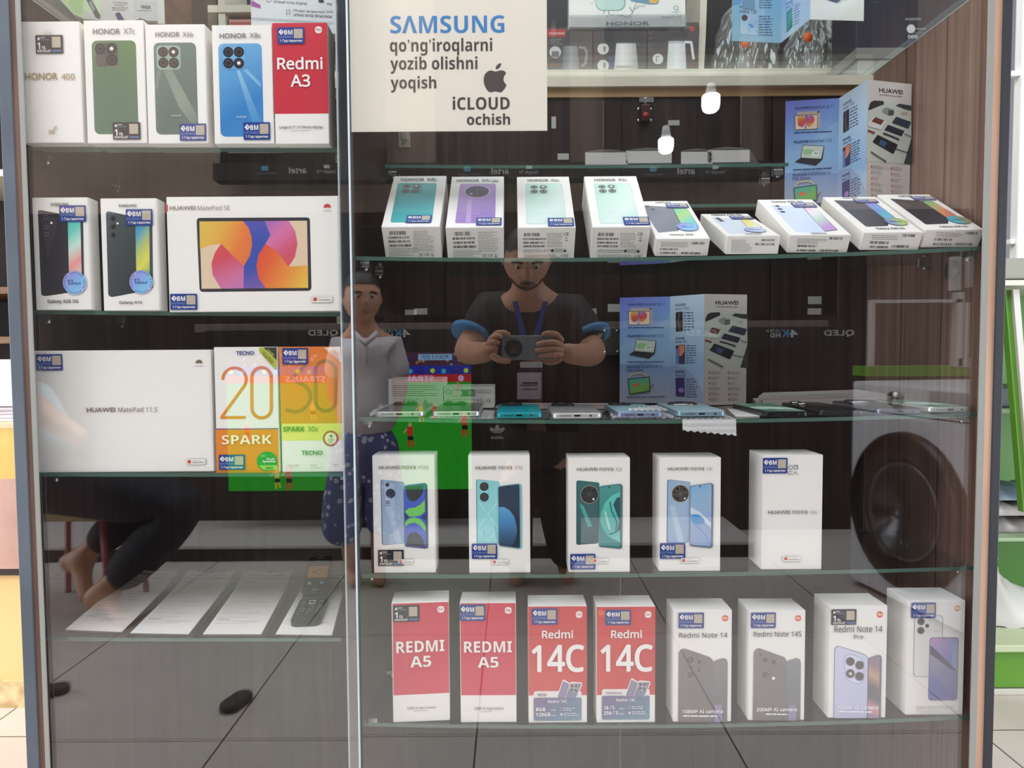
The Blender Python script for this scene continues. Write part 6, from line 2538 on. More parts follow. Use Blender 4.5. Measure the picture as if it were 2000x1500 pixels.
# dark television carton and grey counter at the upper right
yy = 1.62
a, b = at(1676, 95, yy), at(1960, 95, yy)
zt = at(1700, 95, yy).z
o = empty('counter', ((a.x + b.x) / 2, yy, 0), 'grey shop counter seen above the right side of the cabinet', 'counter')
MB().box((-(b.x - a.x) / 2, .0, 0), ((b.x - a.x) / 2, .28, zt - .04), mat((150, 148, 142), .5), .004).build('body', o)
MB().box((-(b.x - a.x) / 2 - .01, -.01, zt - .04), ((b.x - a.x) / 2 + .01, .29, zt), mat((120, 118, 114), .5), .003).build('top_slab', o)
o = empty('television_carton', ((a.x + b.x) / 2, yy + .02, zt + .001), 'large dark navy carton with small white print, upper right above the cabinet', 'carton')
W = b.x - a.x
MB().box((-W / 2, 0, 0), (W / 2, .2, .62), mat((44, 44, 56), .45), .003).build('carton', o)
f = cam_face((a.x, yy + .02, zt + .001 + .62), (1, 0, 0), (0, 0, -1), W, .62, (1680, 0, 5.0))
f.o -= o.location
p = Print(f, .0006)
wk = mat((206, 206, 210), .5)
p.lines(440, 176, 596, 200, 2, wk, .35)
p.text('Moshlashuv', 530, 273, 640, 287, wk, .04)
p.disc(495, 282, .016, wk)
p.lines(465, 312, 640, 330, 2, LINE, .3)
p.text('000', 464, 342, 560, 376, wk, .06)
p.lines(100, 10, 210, 40, 1, mat((90, 90, 110)), .2)
p.build('printed_front', o)

# ------------------------------------------------------------------ outside, left of the cabinet
YL = .74
WARM = noisy('warm_plaster', (214, 176, 112), (232, 198, 138), 3, .7, 0, .1)
xl = -2.3
zc = at(40, 1111, YL).z
zg = at(40, 826, YL).z
MB_l = MB().box((xl, YL + .02, 0), (-0.86, YL + .5, zc - .02), WARM)
struct(MB_l.build('wall_left'))
struct(MB().box((xl, YL + .008, 0), (-0.86, YL + .02, .07), noisy('rough_skirting', (190, 160, 112), (230, 206, 160), 30, .8, 0, .5)).build('baseboard_left'))
o = empty('metal_counter', (-1.55, YL + .2, zc - .02), 'gold and pinkish sheet metal counter at the far left edge', 'counter')
oi = o.matrix_world.inverted()
BRUSH = noisy('pink_steel', (176, 140, 128), (196, 162, 150), 5, .3, .55)
GOLDS = noisy('gold_steel', (206, 168, 92), (222, 190, 120), 4, .32, .5)
MB().box((xl, YL + .01, zc - .02), (-0.86, YL + .44, zc), mat((52, 34, 30), .5)).build('dark_base', o, oi)
zm = at(40, 935, YL).z
MB().box((xl, YL, zc), (-0.86, YL + .44, zm), BRUSH).build('steel_panel', o, oi)
MB().box((xl, YL, zm), (-0.86, YL + .44, zg - .012), GOLDS).build('gold_panel', o, oi)
MB().box((xl, YL - .01, zg - .012), (-0.86, YL + .44, zg), mat((206, 186, 150), .5)).build('counter_top', o, oi)
for i, (dz, dx) in enumerate(((0, 0), (.009, .01), (.018, -.008), (.027, .012))):
    o = MB().box((-.16, -.11, 0), (.16, .11, .008), mat((214 - 8 * i, 206 - 8 * i, 206 - 4 * i), .6), .001).build('magazine')
    o.location = (-1.36 + dx, YL + .14, zg + .0005 + dz)
    o.rotation_euler.z = .05 * i
    tag(o, ('lowest', 'second lowest', 'second from the top', 'topmost')[i] + ' of the magazines piled on the metal counter at the far left', 'magazine', 'magazines piled on the metal counter')
o = empty('wooden_rack', (-1.5, YL + .3, zg + .001), 'dark wooden rack on the metal counter at the far left edge', 'rack')
oi = o.matrix_world.inverted()
RACK = wood('rack_wood', (84, 58, 42), (124, 88, 62), .5, 4, 30)
MB().box((xl, YL + .36, zg), (-0.9, YL + .38, zg + 1.5), mat((44, 32, 34), .6)).build('back_panel', o, oi)
for yp in (662, 565, 335, 120):
    z = at(10, yp, YL + .06).z
    MB().box((xl, YL + .06, z - .012), (-0.95, YL + .36, z + .006), RACK if yp != 335 else CREAM, .002).build('shelf_board', o, oi)
for x in (-0.95, -1.9):
    MB().box((x - .012, YL + .05, zg + .06), (x + .012, YL + .36, zg + 1.5), RACK, .002).build('side_board', o, oi)
z = at(10, 650, YL + .06).z
o = empty('white_box', (-1.32, YL + .12, zg + .0375), 'white box on the pile of magazines at the far left edge', 'box')
MB().box((-.1, -.07, 0), (.06, .07, at(10, 700, YL + .1).z - zg - .04), mat((206, 204, 200), .5), .003).build('box_body', o)
area('neighbour_shop_lamp', (-1.5, .45, 2.6), (-1.45, .35, 0), 0.6, .4, 30, (1.0, .86, .66))

# ------------------------------------------------------------------ outside, right of the cabinet
YR = .78
GRN = mat((98, 152, 52), .4, name='green_laminate')
GRN2 = mat((84, 138, 58), .45)
x0, x1 = 1.0, 2.4
gr = empty('green_shelf_unit', (1.7, YR + .2, 0), 'bright green shelf unit with white trims at the far right edge', 'shelf unit')
gi = gr.matrix_world.inverted()
zb0, zb1 = at(1970, 1345, YR).z, at(1970, 1328, YR).z
MB().box((x0, YR, 0), (x1, YR + .4, at(1970, 1346, YR).z), mat((206, 204, 190), .5), .003).build('white_plinth', gr, gi)
zdr = at(1970, 1268, YR).z
MB().box((x0, YR, at(1970, 1343, YR).z), (x1, YR + .4, zdr), GRN, .003).build('drawer_front', gr, gi)
MB().box((x0, YR - .02, zdr), (x1, YR + .4, at(1970, 1254, YR).z), mat((196, 206, 170), .4), .003).build('white_ledge', gr, gi)
MB().box((x0, YR + .36, at(1970, 1254, YR).z), (x1, YR + .38, at(1970, 560, YR).z), GRN2).build('back_panel', gr, gi)
xs_ = at(1987, 900, YR + .1).x
m = MB()
zlo, zhi = at(1985, 1250, YR).z, at(1985, 566, YR).z
for xa_, xb_, mm, nm in ((at(1962, 566, YR).x, at(1998, 1000, YR).x, GRN, 'slanted_side'), (at(1972.5, 566, YR).x, at(2008.5, 1000, YR).x, mat((206, 206, 200), .4), 'white_trim')):
    m = MB()
    w = .0135 if mm is GRN else .016
    zz = at(1990, 1000, YR).z
    P = [(xa_, YR - .001, zhi), (xa_ + w, YR - .001, zhi), (xb_ + w, YR - .001, zz), (xb_, YR - .001, zz)]
    if mm is not GRN:
        P = [(x, y - .01, z) for x, y, z in P]
    Q = [(x, y + .02, z) for x, y, z in P]
    m.raw(P + Q, [(0, 3, 2, 1), (4, 5, 6, 7), (0, 1, 5, 4), (1, 2, 6, 5), (2, 3, 7, 6), (3, 0, 4, 7)], mm)
    m.build(nm, gr, gi)
for yp in (1041, 797):
    z = at(1975, yp, YR + .08).z
    MB().box((x0, YR + .03, z - .01), (x1, YR + .36, z), mat((150, 176, 140), .3), .002).build('shelf_board', gr, gi)
zt = at(1975, 552, YR).z
MB().box((x0, YR - .03, zt - .01), (x1, YR + .38, zt + .004), mat((210, 208, 196), .4), .002).build('top_ledge', gr, gi)
z = at(1975, 1041, YR + .08).z
for i, (dx, w, h, c_) in enumerate(((0.0, .16, .045, (120, 116, 112)), (.01, .15, .04, (150, 146, 142)), (-.01, .15, .03, (92, 108, 122)))):
    m = MB()
    rnd = random.Random(i)
    ph = rnd.uniform(0, 6)

    def fn(u, v, w=w, h=h, ph=ph):
        a_ = math.pi * v
        return Vector(((u - .5) * w * 2, -.09 * math.cos(a_), h * (math.sin(a_) ** .6) * (1 + .14 * math.sin(u * 22 + ph) + .1 * math.sin(u * 43 + v * 9)) + .001))
    m.grid(fn, 34, 14, mat(c_, .35))
    o = m.build('folded_bag')
    o.location = (1.36 + dx, YR + .17, z + .0005 + (0, .046, .088)[i])
    tag(o, ('lowest grey', 'middle light grey', 'topmost blue-grey')[i] + ' plastic-wrapped bundle on the green shelf at far right', 'bundle', 'plastic-wrapped bundles on the green shelf')
z = at(1975, 797, YR + .08).z
o = MB().box((-.12, -.1, 0), (.12, .1, .055), mat((52, 60, 56), .4), .006).build('dark_box')
o.location = (1.36, YR + .18, z + .0005)
tag(o, 'small dark box on the upper green shelf at the far right edge', 'box')
m = MB()


def sack(u, v):
    a_ = 2 * math.pi * u
    k = (1 - v ** 1.8)
    return Vector((.17 * math.cos(a_) * k + .006 * math.sin(9 * a_), .11 * math.sin(a_) * k, .13 * v - .03 * v * math.cos(a_) + .004 * math.sin(12 * a_ + 9 * v)))


m.grid(sack, 40, 16, mat((206, 204, 200), .5))
o = m.build('white_sack')
o.location = (1.40, YR + .2, at(1970, 1254, YR).z + .0012)
tag(o, 'crumpled white plastic sack on the green unit at the far right edge', 'sack')
# grey box with black gap, white frame of a clothes rail above
zz = zt + .0045
o = empty('grey_case', (1.62, YR + .1, zz), 'grey case with a black slot, above the green shelf unit', 'case')
h1, h2, h3 = at(1975, 537, YR).z - zz, at(1975, 503, YR).z - zz, at(1975, 545, YR).z - zz
MB().box((-.5, -.08, 0), (.7, .22, max(h3, .006)), mat((30, 28, 30), .5)).build('slot', o)
MB().box((-.5, -.09, max(h3, .006)), (.7, .24, h2), mat((146, 146, 134), .5), .004).build('case_body', o)
o = empty('white_rail_frame', (1.62, YR + .1, zz + h2 + .001), 'white upright frame with cross bars above the grey case, far right edge', 'frame')
oi = o.matrix_world.inverted()
WF = mat((232, 232, 230), .35)
zb = zz + h2 + .001
for xp in (1981, 2030):
    x = at(xp, 300, YR + .1).x
    MB().box((x, YR + .08, zb), (x + .026, YR + .11, zb + 1.3), WF, .004).build('post', o, oi)
for yp in (478, 152):
    z = at(1985, yp, YR + .1).z
    MB().box((at(1966, yp, YR + .1).x, YR + .085, z), (at(2030, yp, YR + .1).x, YR + .105, z + .014), WF, .003).build('cross_bar', o, oi)
struct(MB().box((1.8, YR + 1.1, 0), (4.4, YR + 1.15, 3.9), mat((138, 134, 142), .6)).build('wall_right'))

# ------------------------------------------------------------------ the passage behind the photographer (seen mirrored in the panes)
def mbox(x0, y0, x1, y1, d, t, m, name=None, parent=None, bev=0.0, inv=None):
    a, b = mir(x0, y0, d), mir(x1, y1, d)
    xa_, xb_ = sorted((a.x, b.x))
    za_, zb_ = sorted((a.z, b.z))
    mb = MB().box((xa_, a.y - t, za_), (xb_, a.y, zb_), m, bev)
    return mb.build(name, parent, inv) if name else mb


def mface(x0, y0, x1, y1, d):
    """Face towards the window; artwork is laid out as a reader facing it sees it."""
    a, b = mir(x0, y0, d), mir(x1, y1, d)
    return Face((b.x, a.y, a.z), (-1, 0, 0), (0, 0, -1), b.x - a.x, a.z - b.z)


BLK = mat((20, 19, 22), .3)
BLK2 = mat((32, 29, 31), .45)
DW = 3.53
PLASTER = noisy('beige_plaster', (138, 120, 106), (156, 136, 122), 3, .7)
struct(MB().box((-4.5, -2.5, mir(1000, 412, DW).z), (4.5, -2.485, 3.9), PLASTER).build('trim_1'))
struct(MB().box((-4.5, -2.5, 0), (4.5, -2.485, mir(1000, 412, DW).z), wood('dark_slats', (34, 24, 24), (58, 42, 40), .45, 30, 2)).build('trim_2'))
# low pale platform
p0, p1 = mir(1000, 1062, 3.07), mir(1000, 1022, 3.43)
o = MB().box((-2.6, -2.48, .0), (1.06, p0.y, p0.z - .012), mat((46, 40, 40), .5)).build('platform')
tag(o, 'low dark platform along the far side of the passage', 'platform')
MB().box((-2.6, -2.48, p0.z - .0119), (1.06, p0.y + .01, p0.z), mat((196, 186, 184), .5)).build('pale_top', o)

# upper row of televisions with printed lower edges
TVG = 'switched-off televisions on the upper row'
for i, (x0, x1) in enumerate(((420, 752), (846, 1114), (1182, 1446), (1504, 1790))):
    a = mir((x0 + x1) / 2, 344, 3.42)
    o = empty('television', a, ('leftmost', 'second', 'third', 'rightmost')[i] + ' switched-off television of the upper row across the passage', 'television', TVG)
    inv = o.matrix_world.inverted()
    mbox(x0, -60, x1, 318, 3.42, .05, BLK, 'screen', o, .004, inv)
    mbox(x0 + 30, 140, x1 - 30, 330, 3.47, .015, BLK2, 'wall_bracket', o, 0, inv)
o = empty('long_carton', mir(1000, 345, 3.36), 'long dark carton with television brand print under the upper televisions', 'carton')
inv = o.matrix_world.inverted()
mbox(415, 319, 1535, 345, 3.36, .09, mat((38, 36, 40), .5), 'carton', o, 0, inv)
WK = mat((206, 206, 206), .5)
for xa_ in (955, 1320, 560):
    f = mface(xa_ - 60, 319, xa_ + 110, 345, 3.358)
    f.o -= o.location
    p = Print(f, .0008)
    p.text('artel', .42, .3, .62, .75, WK, .05)
    p.text('Google TV', .08, .5, .3, .8, WK)
    p.rect(.15, .15, .22, .4, WK, .004)
    p.rect(.86, .2, .94, .55, mat((90, 160, 190)), .004)
    p.text('Google Assistant', .76, .65, 1.0, .85, LINE)
    p.build('brand_print', o)
# middle shelf with two dark televisions and cartons
o = empty('goods_shelf', mir(1000, 640, 3.4), 'dark shelf board carrying televisions across the passage', 'shelf')
inv = o.matrix_world.inverted()
mbox(380, 633, 1620, 641, 3.37, .11, mat((120, 110, 108), .4), 'shelf_board', o, .002, inv)
for i, (x0, x1) in enumerate(((690, 868), (872, 1200), (1240, 1640))):
    o = empty('television', mir((x0 + x1) / 2, 628, 3.38), ('dark television left on the middle shelf', 'dark television in the middle of the middle shelf', 'dark television right on the middle shelf')[i], 'television', 'dark televisions on the middle shelf')
    inv = o.matrix_world.inverted()
    mbox(x0, 440, x1, 616, 3.38, .05, BLK, 'screen', o, .004, inv)
    mbox((x0 + x1) / 2 - 30, 614, (x0 + x1) / 2 + 30, 629, 3.375, .04, BLK2, 'stand', o, .003, inv)
    mbox(x1 - 60, 602, x1 - 34, 614, 3.378, .001, mat((200, 196, 196), .5), 'price_label', o, 0, inv)
o = empty('long_carton', mir(1000, 665, 3.34), 'long dark carton marked with screen resolution, below the middle shelf', 'carton')
inv = o.matrix_world.inverted()
mbox(400, 646, 1660, 684, 3.34, .09, mat((30, 29, 33), .5), 'carton', o, 0, inv)
for xa_, w in ((770, '4K'), (1530, '4K'), (630, 'QLED'), (1370, 'QLED'), (1640, 'QLED')):
    f = mface(xa_ - 40, 640, xa_ + 40, 662, 3.338)
    f.o -= o.location
    p = Print(f, .0008)
    if w == '4K':
        p.text('4', .12, .15, .32, .85, WK, .05)
        p.text('K', .34, .15, .52, .85, mat((70, 150, 200)), .06)
        p.text('ULTRA', .55, .15, .9, .4, WK)
        p.text('HD', .55, .48, .8, .85, WK, .05)
    else:
        p.text(w, .12, .2, .85, .8, WK, .04)
    p.build('brand_print', o)

# the television showing a football match
def emit(c, k):
    key = ('e', tuple(c), k)
    if key not in MATS:
        MATS[key] = glow('screen_light', c, k)
    return MATS[key]


KT = 2.1
dT = 3.32
o = empty('television', mir(680, 960, dT), 'switched-on television showing a football match across the passage', 'television')
inv = o.matrix_world.inverted()
mbox(436, 686, 925, 962, dT + .004, .04, BLK, 'casing', o, .003, inv)
mbox(640, 960, 720, 1030, dT + .03, .06, BLK2, 'stand', o, .003, inv)
f = mface(440, 690, 922, 956, dT)
f.o -= o.location
tvq = homog([(922, 690), (440, 690), (922, 956), (440, 956)])
f.h = tvq
p = Print(f, .0006)
p.uvpoly([(0, 0), (1, 0), (1, 1), (0, 1)], emit((38, 170, 40), KT))
p.rect(922, 690, 440, 716, emit((90, 50, 70), KT * .8))
rnd = random.Random(5)
for i in range(150):
    x, y = rnd.uniform(446, 916), rnd.uniform(692, 716)
    c = rnd.choice(((170, 60, 60), (50, 60, 140), (190, 180, 190), (60, 40, 60), (120, 60, 110), (210, 150, 120)))
    p.pdisc(x, y, rnd.uniform(2, 4), emit(c, KT * .7), 6)
    p.k -= .00004
p.up()
p.rect(922, 716, 440, 733, emit((30, 50, 170), KT))
for i in range(22):
    x = 450 + i * 22
    p.pdisc(x, 726 + (i % 3), 5, emit(((200, 226, 60), (60, 180, 220), (40, 40, 120))[i % 3], KT), 8)
p.rect(922, 733, 440, 748, emit((196, 40, 44), KT))
p.rect(885, 694, 818, 706, emit((150, 190, 236), KT))
p.text('POR 1-1 ESP', 877, 696, 826, 704, emit((30, 40, 90), .6))
for xa_ in (848, 636):
    p.text('STRAUSS', xa_, 735, xa_ - 78, 746, emit((226, 180, 236), KT), .06)
p.pdisc(902, 741, 6, emit((230, 180, 236), KT))
for (x, y, s, c) in ((800, 850, 1.0, (220, 50, 40)), (908, 830, 1.0, (220, 50, 40)), (822, 806, .8, (220, 210, 60)), (848, 805, .7, (210, 80, 60)), (896, 760, .5, (210, 60, 50)), (560, 930, 1.0, (220, 50, 40)), (537, 930, .9, (214, 200, 60)), (610, 800, .8, (220, 200, 60)), (480, 840, .8, (220, 50, 40))):
    skn = emit((226, 170, 120), KT)
    p.poly([(x - 6 * s, y - 16 * s), (x + 6 * s, y - 16 * s), (x + 5 * s, y + 2 * s), (x - 5 * s, y + 2 * s)], emit(c, KT), 3)
    p.poly([(x - 5 * s, y + 2 * s), (x + 6 * s, y + 2 * s), (x + 7 * s, y + 10 * s), (x - 5 * s, y + 10 * s)], emit((40, 30, 40), 1), 2)
    p.pdisc(x, y - 20 * s, 4 * s, skn, 8)
    p.stroke([(x - 3 * s, y + 10 * s), (x - 2 * s, y + 24 * s)], 4 * s, emit(c, KT))
    p.stroke([(x + 4 * s, y + 10 * s), (x + 7 * s, y + 22 * s)], 4 * s, emit(c, KT))
    p.stroke([(x - 6 * s, y - 12 * s), (x - 13 * s, y - 4 * s)], 3 * s, skn)
p.build('screen', o)

# two hanging bulbs
BULB = glow('bulb_light', (244, 248, 255), 14.0)
for i, (x, y, d, s) in enumerate(((1390, 201, 2.9, 1.0), (1302, 284, 2.9, .86))):
    q = mir(x, y, d)
    o = empty('light_bulb', q + Vector((0, 0, .06)), ('upper', 'lower')[i] + ' of the two bright hanging bulbs mirrored in the right pane', 'light bulb', 'hanging bulbs in the passage')
    m = MB()
    r = .036 * s
    m.lathe([(.001, -.032 * s), (r * .6, -.031 * s), (r * .88, -.022 * s), (r, -.004 * s), (r, .030 * s), (r * .92, .034 * s)], BULB, Matrix.Translation((0, 0, -.06)))
    m.build('diffuser', o)
    MB().cyl((0, 0, -.0259), (0, 0, .02), .024 * s, mat((210, 210, 208), .4), .015 * s).build('socket', o)
    MB().cyl((0, 0, .02), (0, 0, .9), .0025, mat((60, 60, 60), .5), n=8).build('cord', o)

# green shelf, white frame and washing machine at the right
o = mbox(1700, 716, 1930, 734, 2.95, .14, mat((120, 176, 60), .45), 'green_board')
tag(o, 'green shelf board mirrored above the washing machine', 'board')
o = empty('white_door_frame', mir(1890, 715, 2.9), 'white frame mirrored at the right edge above the green board', 'frame')
inv = o.matrix_world.inverted()
for r in ((1706, 588, 1711, 716), (1872, 570, 1884, 716), (1706, 585, 1884, 590), (1890, 590, 1896, 700), (1876, 700, 1930, 717), (1866, 500, 1880, 566), (1898, 500, 1906, 560)):
    mbox(*r, 2.9, .03, mat((206, 200, 196), .5), 'frame_bar', o, 0, inv)
WMG = mat((226, 224, 232), .35, 0)
c = mir(1768, 1000, 2.42)
yaw = R(260)
wm = empty('washing_machine', Matrix.Translation((c.x, c.y, 0)) @ Matrix.Rotation(yaw, 4, 'Z'), 'grey front-loading washing machine mirrored at the right of the window', 'washing machine')
MB().box((-.3, .012, .02), (.3, .55, .68), WMG, .012).build('body', wm)
MB().box((-.3, .012, .682), (.3, .55, .79), mat((232, 230, 236), .35, 0), .012).build('control_panel', wm)
MB().box((-.28, .004, .70), (-.1, .0119, .775), mat((176, 174, 182), .35), .004).build('detergent_drawer', wm)
MB().cyl((.05, .0119, .738), (.05, -.012, .738), .026, CHROME, n=24).build('program_knob', wm)
MF = Matrix.Translation((0, .012, c.z)) @ Matrix.Rotation(R(90), 4, 'X')
MB().lathe([(.275, 0), (.272, .022), (.255, .032), (.2, .03), (.17, .012), (.168, .002)], mat((40, 32, 34), .3), MF, 48).build('door_ring', wm)
MB().lathe([(.166, .004), (.15, -.01), (.11, -.03), (.04, -.045), (.001, -.047)][::-1], mat((30, 28, 32), .12), MF, 40).build('door_glass', wm)
MB().lathe([(.16, .016), (.168, .022), (.176, .016)], mat((120, 116, 120), .25, .7), MF, 48).build('chrome_ring', wm)
for x in (-.24, .24):
    for y in (.08, .48):
        MB().cyl((x, y, 0), (x, y, .0199), .02, BLACKP, n=12).build('foot', wm)

# ------------------------------------------------------------------ people
SKIN = noisy('skin', (196, 142, 116), (206, 152, 126), 20, .5)
HAIR = noisy('dark_hair', (22, 18, 18), (40, 32, 30), 60, .5, 0, .4)


def skin(name, J, E, m, parent, root, sub=2, P=None):
    """One continuous body surface grown along a skeleton; J name -> (point, radius)."""
    names = list(J)
    me = bpy.data.meshes.new(name)
    base_ = parent.matrix_world.translation if parent else Vector()
    me.from_pydata([Vector(J[n][0]) - base_ for n in names], [(names.index(a), names.index(b)) for a, b in E], [])
    o = bpy.data.objects.new(name, me)
    COL.objects.link(o)
    if parent:
        o.parent = parent
    sm = o.modifiers.new('Skin', 'SKIN')
    sm.use_smooth_shade = True
    lay = me.skin_vertices[0].data if me.skin_vertices else me.skin_vertices.new(name='').data
    for i, n in enumerate(names):
        r = J[n][1]
        lay[i].radius = r if isinstance(r, tuple) else (r, r)
        lay[i].use_root = (n == root)
    sb = o.modifiers.new('Subdivision', 'SUBSURF')
    sb.levels = sub
    sb.render_levels = sub
    me.materials.append(m)
    dg = bpy.context.evaluated_depsgraph_get()
    bpy.context.view_layer.update()
    nm = bpy.data.meshes.new_from_object(o.evaluated_get(bpy.context.evaluated_depsgraph_get()))
    nm.name = name
    o.modifiers.clear()
    o.data = nm
    if not nm.materials:
        nm.materials.append(m)
    bpy.data.meshes.remove(me)
    return o


def pt(x, y, d):
    return mir(x, y, d)


def head(parent, c, r, look, hair=True, beard=False, skinm=SKIN):
    """Face details on a head of half-width r at world point c, looking along the unit vector look."""
    b = parent.matrix_world.translation
    fwd = Vector(look).normalized()
    right = fwd.cross(Vector((0, 0, 1))).normalized()
    up = right.cross(fwd).normalized()
    M = Matrix(((right.x, fwd.x, up.x, c.x - b.x), (right.y, fwd.y, up.y, c.y - b.y), (right.z, fwd.z, up.z, c.z - b.z), (0, 0, 0, 1)))
    h = bmesh.new()
    bmesh.ops.create_uvsphere(h, u_segments=40, v_segments=28, radius=1.0)
    for v in h.verts:
        x, y, z = v.co
        w = 1.0 - .22 * max(-z, 0) ** 1.5
        yy = y * (1.12 if y > 0 else 1.18)
        zz = z * 1.34
        xx = x * w
        if y > .25:
            yy += .05 * math.exp(-((z + .85) / .2) ** 2 - (x / .3) ** 2)
            yy += .26 * math.exp(-((z + .2) / .13) ** 2 - (x / .13) ** 2) + .13 * math.exp(-((z + .02) / .2) ** 2 - (x / .1) ** 2)
            yy -= .11 * sum(math.exp(-((z - .06) / .1) ** 2 - ((x - sx) / .17) ** 2) for sx in (-.38, .38))
            yy += .06 * math.exp(-((z - .2) / .08) ** 2 - (x / .5) ** 2)
            yy += .05 * math.exp(-((z + .5) / .05) ** 2 - (x / .24) ** 2) + .05 * math.exp(-((z + .6) / .06) ** 2 - (x / .2) ** 2)
        v.co = Vector((xx * r, yy * r, zz * r))
    m = MB()
    m.bm(h, skinm, M, True)
    hd = m.build('head', parent)
    m = MB()
    for s in (-1, 1):
        MB().ball((0, 0, 0), r * .13, mat((226, 222, 218), .3), n=14).build('eye', hd, M @ Matrix.Translation((s * .37 * r, .93 * r, .08 * r)))
        MB().ball((0, 0, 0), r * .075, mat((30, 22, 20), .2), n=12).build('iris', hd, M @ Matrix.Translation((s * .37 * r, 1.03 * r, .07 * r)))
        MB().tube([(s * .18 * r, 1.08 * r, .27 * r), (s * .4 * r, 1.05 * r, .33 * r), (s * .62 * r, .86 * r, .24 * r)], r * .055, HAIR).build('eyebrow', hd, M)
        e = MB()
        e.ball((0, 0, 0), r * .24, skinm, (.35, .7, 1.15), 14)
        e.build('ear', hd, M @ Matrix.Translation((s * 1.0 * r, -.05 * r, 0)))
    MB().tube([(-.26 * r, .98 * r, -.72 * r), (0, 1.1 * r, -.74 * r), (.26 * r, .98 * r, -.72 * r)], [r * .03, r * .055, r * .03], mat((150, 84, 76), .5)).build('mouth', hd, M)
    hb = bmesh.new()
    bmesh.ops.create_uvsphere(hb, u_segments=40, v_segments=28, radius=1.0)
    dele = []
    for v in hb.verts:
        x, y, z = v.co
        line = .3 + .38 * max(y, 0) - .85 * max(-y, 0)
        if z < line - .12 and not (abs(x) > .8 and y < .35 and z > -.05):
            dele.append(v)
        v.co = Vector((x * 1.07 * r, y * (1.16 if y > 0 else 1.26) * r, z * 1.43 * r + .02 * r * math.sin(x * 30) * math.sin(y * 27)))
    bmesh.ops.delete(hb, geom=dele, context='VERTS')
    m = MB()
    m.bm(hb, HAIR, M, True)
    m.build('hair', hd)
    if beard:
        bb = bmesh.new()
        bmesh.ops.create_uvsphere(bb, u_segments=40, v_segments=28, radius=1.0)
        dele = []
        for v in bb.verts:
            x, y, z = v.co
            ok = (z < -.42 and y > -.1) and not (abs(x) < .3 and -.62 < z < -.46 and y > 0) and not (.18 < abs(x) < .5 and -.62 < z)
            if not ok:
                dele.append(v)
            w = 1.0 - .22 * max(-z, 0) ** 1.5
            v.co = Vector((x * w * r * 1.02, y * 1.17 * r, z * 1.365 * r))
        bmesh.ops.delete(bb, geom=dele, context='VERTS')
        m = MB()
        m.bm(bb, mat((66, 46, 40), .6), M, True)
        m.build('beard', hd)
        MB().tube([(-.3 * r, 1.0 * r, -.66 * r), (0, 1.16 * r, -.58 * r), (.3 * r, 1.0 * r, -.66 * r)], [r * .03, r * .06, r * .03], mat((56, 40, 36), .6)).build('moustache', hd, M)
    return hd


# the photographer, stooping with the phone held in both hands
man = empty('person', (pt(1050, 1130, 2.78).x, pt(1050, 1130, 2.78).y, 0), 'man in a dark polo with blue cuffs stooping to hold a phone in both hands', 'person')
J = {
    'pelvis': (pt(1050, 905, 2.76), .06), 'belly': (pt(1046, 800, 2.74), .03), 'chest': (pt(1038, 665, 2.60), .04), 'neckb': (pt(1032, 592, 2.44), .06),
    'neck': (pt(1030, 562, 2.40), .052), 'skull': (pt(1029, 520, 2.35), .055),
    'sl': (pt(956, 604, 2.48), .042), 'el': (pt(906, 690, 2.36), .047), 'wl': (pt(948, 689, 2.17), .033), 'pl': (pt(962, 679, 2.125), .030),
    'sr': (pt(1118, 608, 2.48), .042), 'er': (pt(1166, 694, 2.36), .047), 'wr': (pt(1116, 692, 2.17), .033), 'pr': (pt(1098, 684, 2.125), .030),
    'hl': (pt(1006, 930, 2.76), .08), 'kl': (pt(1000, 1015, 2.66), .06), 'al': (pt(1012, 1118, 2.80), .036), 'tl': (pt(1008, 1140, 2.68), .03),
    'hr': (pt(1090, 930, 2.76), .08), 'kr': (pt(1096, 1015, 2.66), .06), 'ar': (pt(1106, 1112, 2.82), .036), 'tr': (pt(1110, 1135, 2.70), .03)}
E = [('pelvis', 'belly'), ('belly', 'chest'), ('chest', 'neckb'), ('neckb', 'neck'), ('neck', 'skull'), ('neckb', 'sl'), ('sl', 'el'), ('el', 'wl'), ('wl', 'pl'), ('neckb', 'sr'), ('sr', 'er'), ('er', 'wr'), ('wr', 'pr'),
     ('pelvis', 'hl'), ('hl', 'kl'), ('kl', 'al'), ('al', 'tl'), ('pelvis', 'hr'), ('hr', 'kr'), ('kr', 'ar'), ('ar', 'tr')]
skin('body', J, E, SKIN, man, 'pelvis')
SHIRT = noisy('dark_polo', (15, 14, 22), (22, 20, 30), 30, .7)
JS = {'hem': (pt(1050, 915, 2.74), .155), 'belly': (pt(1046, 800, 2.64), .165), 'chest': (pt(1038, 672, 2.52), .165), 'neckb': (pt(1032, 600, 2.45), .085),
      'sl': (pt(958, 606, 2.48), .082), 'cl': (pt(912, 664, 2.41), .066), 'sr': (pt(1116, 610, 2.48), .082), 'cr': (pt(1164, 680, 2.39), .064)}
skin('polo_shirt', JS, [('hem', 'belly'), ('belly', 'chest'), ('chest', 'neckb'), ('neckb', 'sl'), ('sl', 'cl'), ('neckb', 'sr'), ('sr', 'cr')], SHIRT, man, 'hem')
TR = noisy('black_trousers', (14, 13, 18), (22, 20, 26), 20, .8)
JT = {'waist': (pt(1050, 880, 2.74), .14), 'pelvis': (pt(1050, 920, 2.76), .14), 'hl': (pt(1006, 960, 2.75), .1), 'kl': (pt(1000, 1015, 2.66), .085), 'al': (pt(1012, 1108, 2.79), .062),
      'hr': (pt(1090, 960, 2.75), .1), 'kr': (pt(1096, 1015, 2.66), .085), 'ar': (pt(1106, 1102, 2.81), .062)}
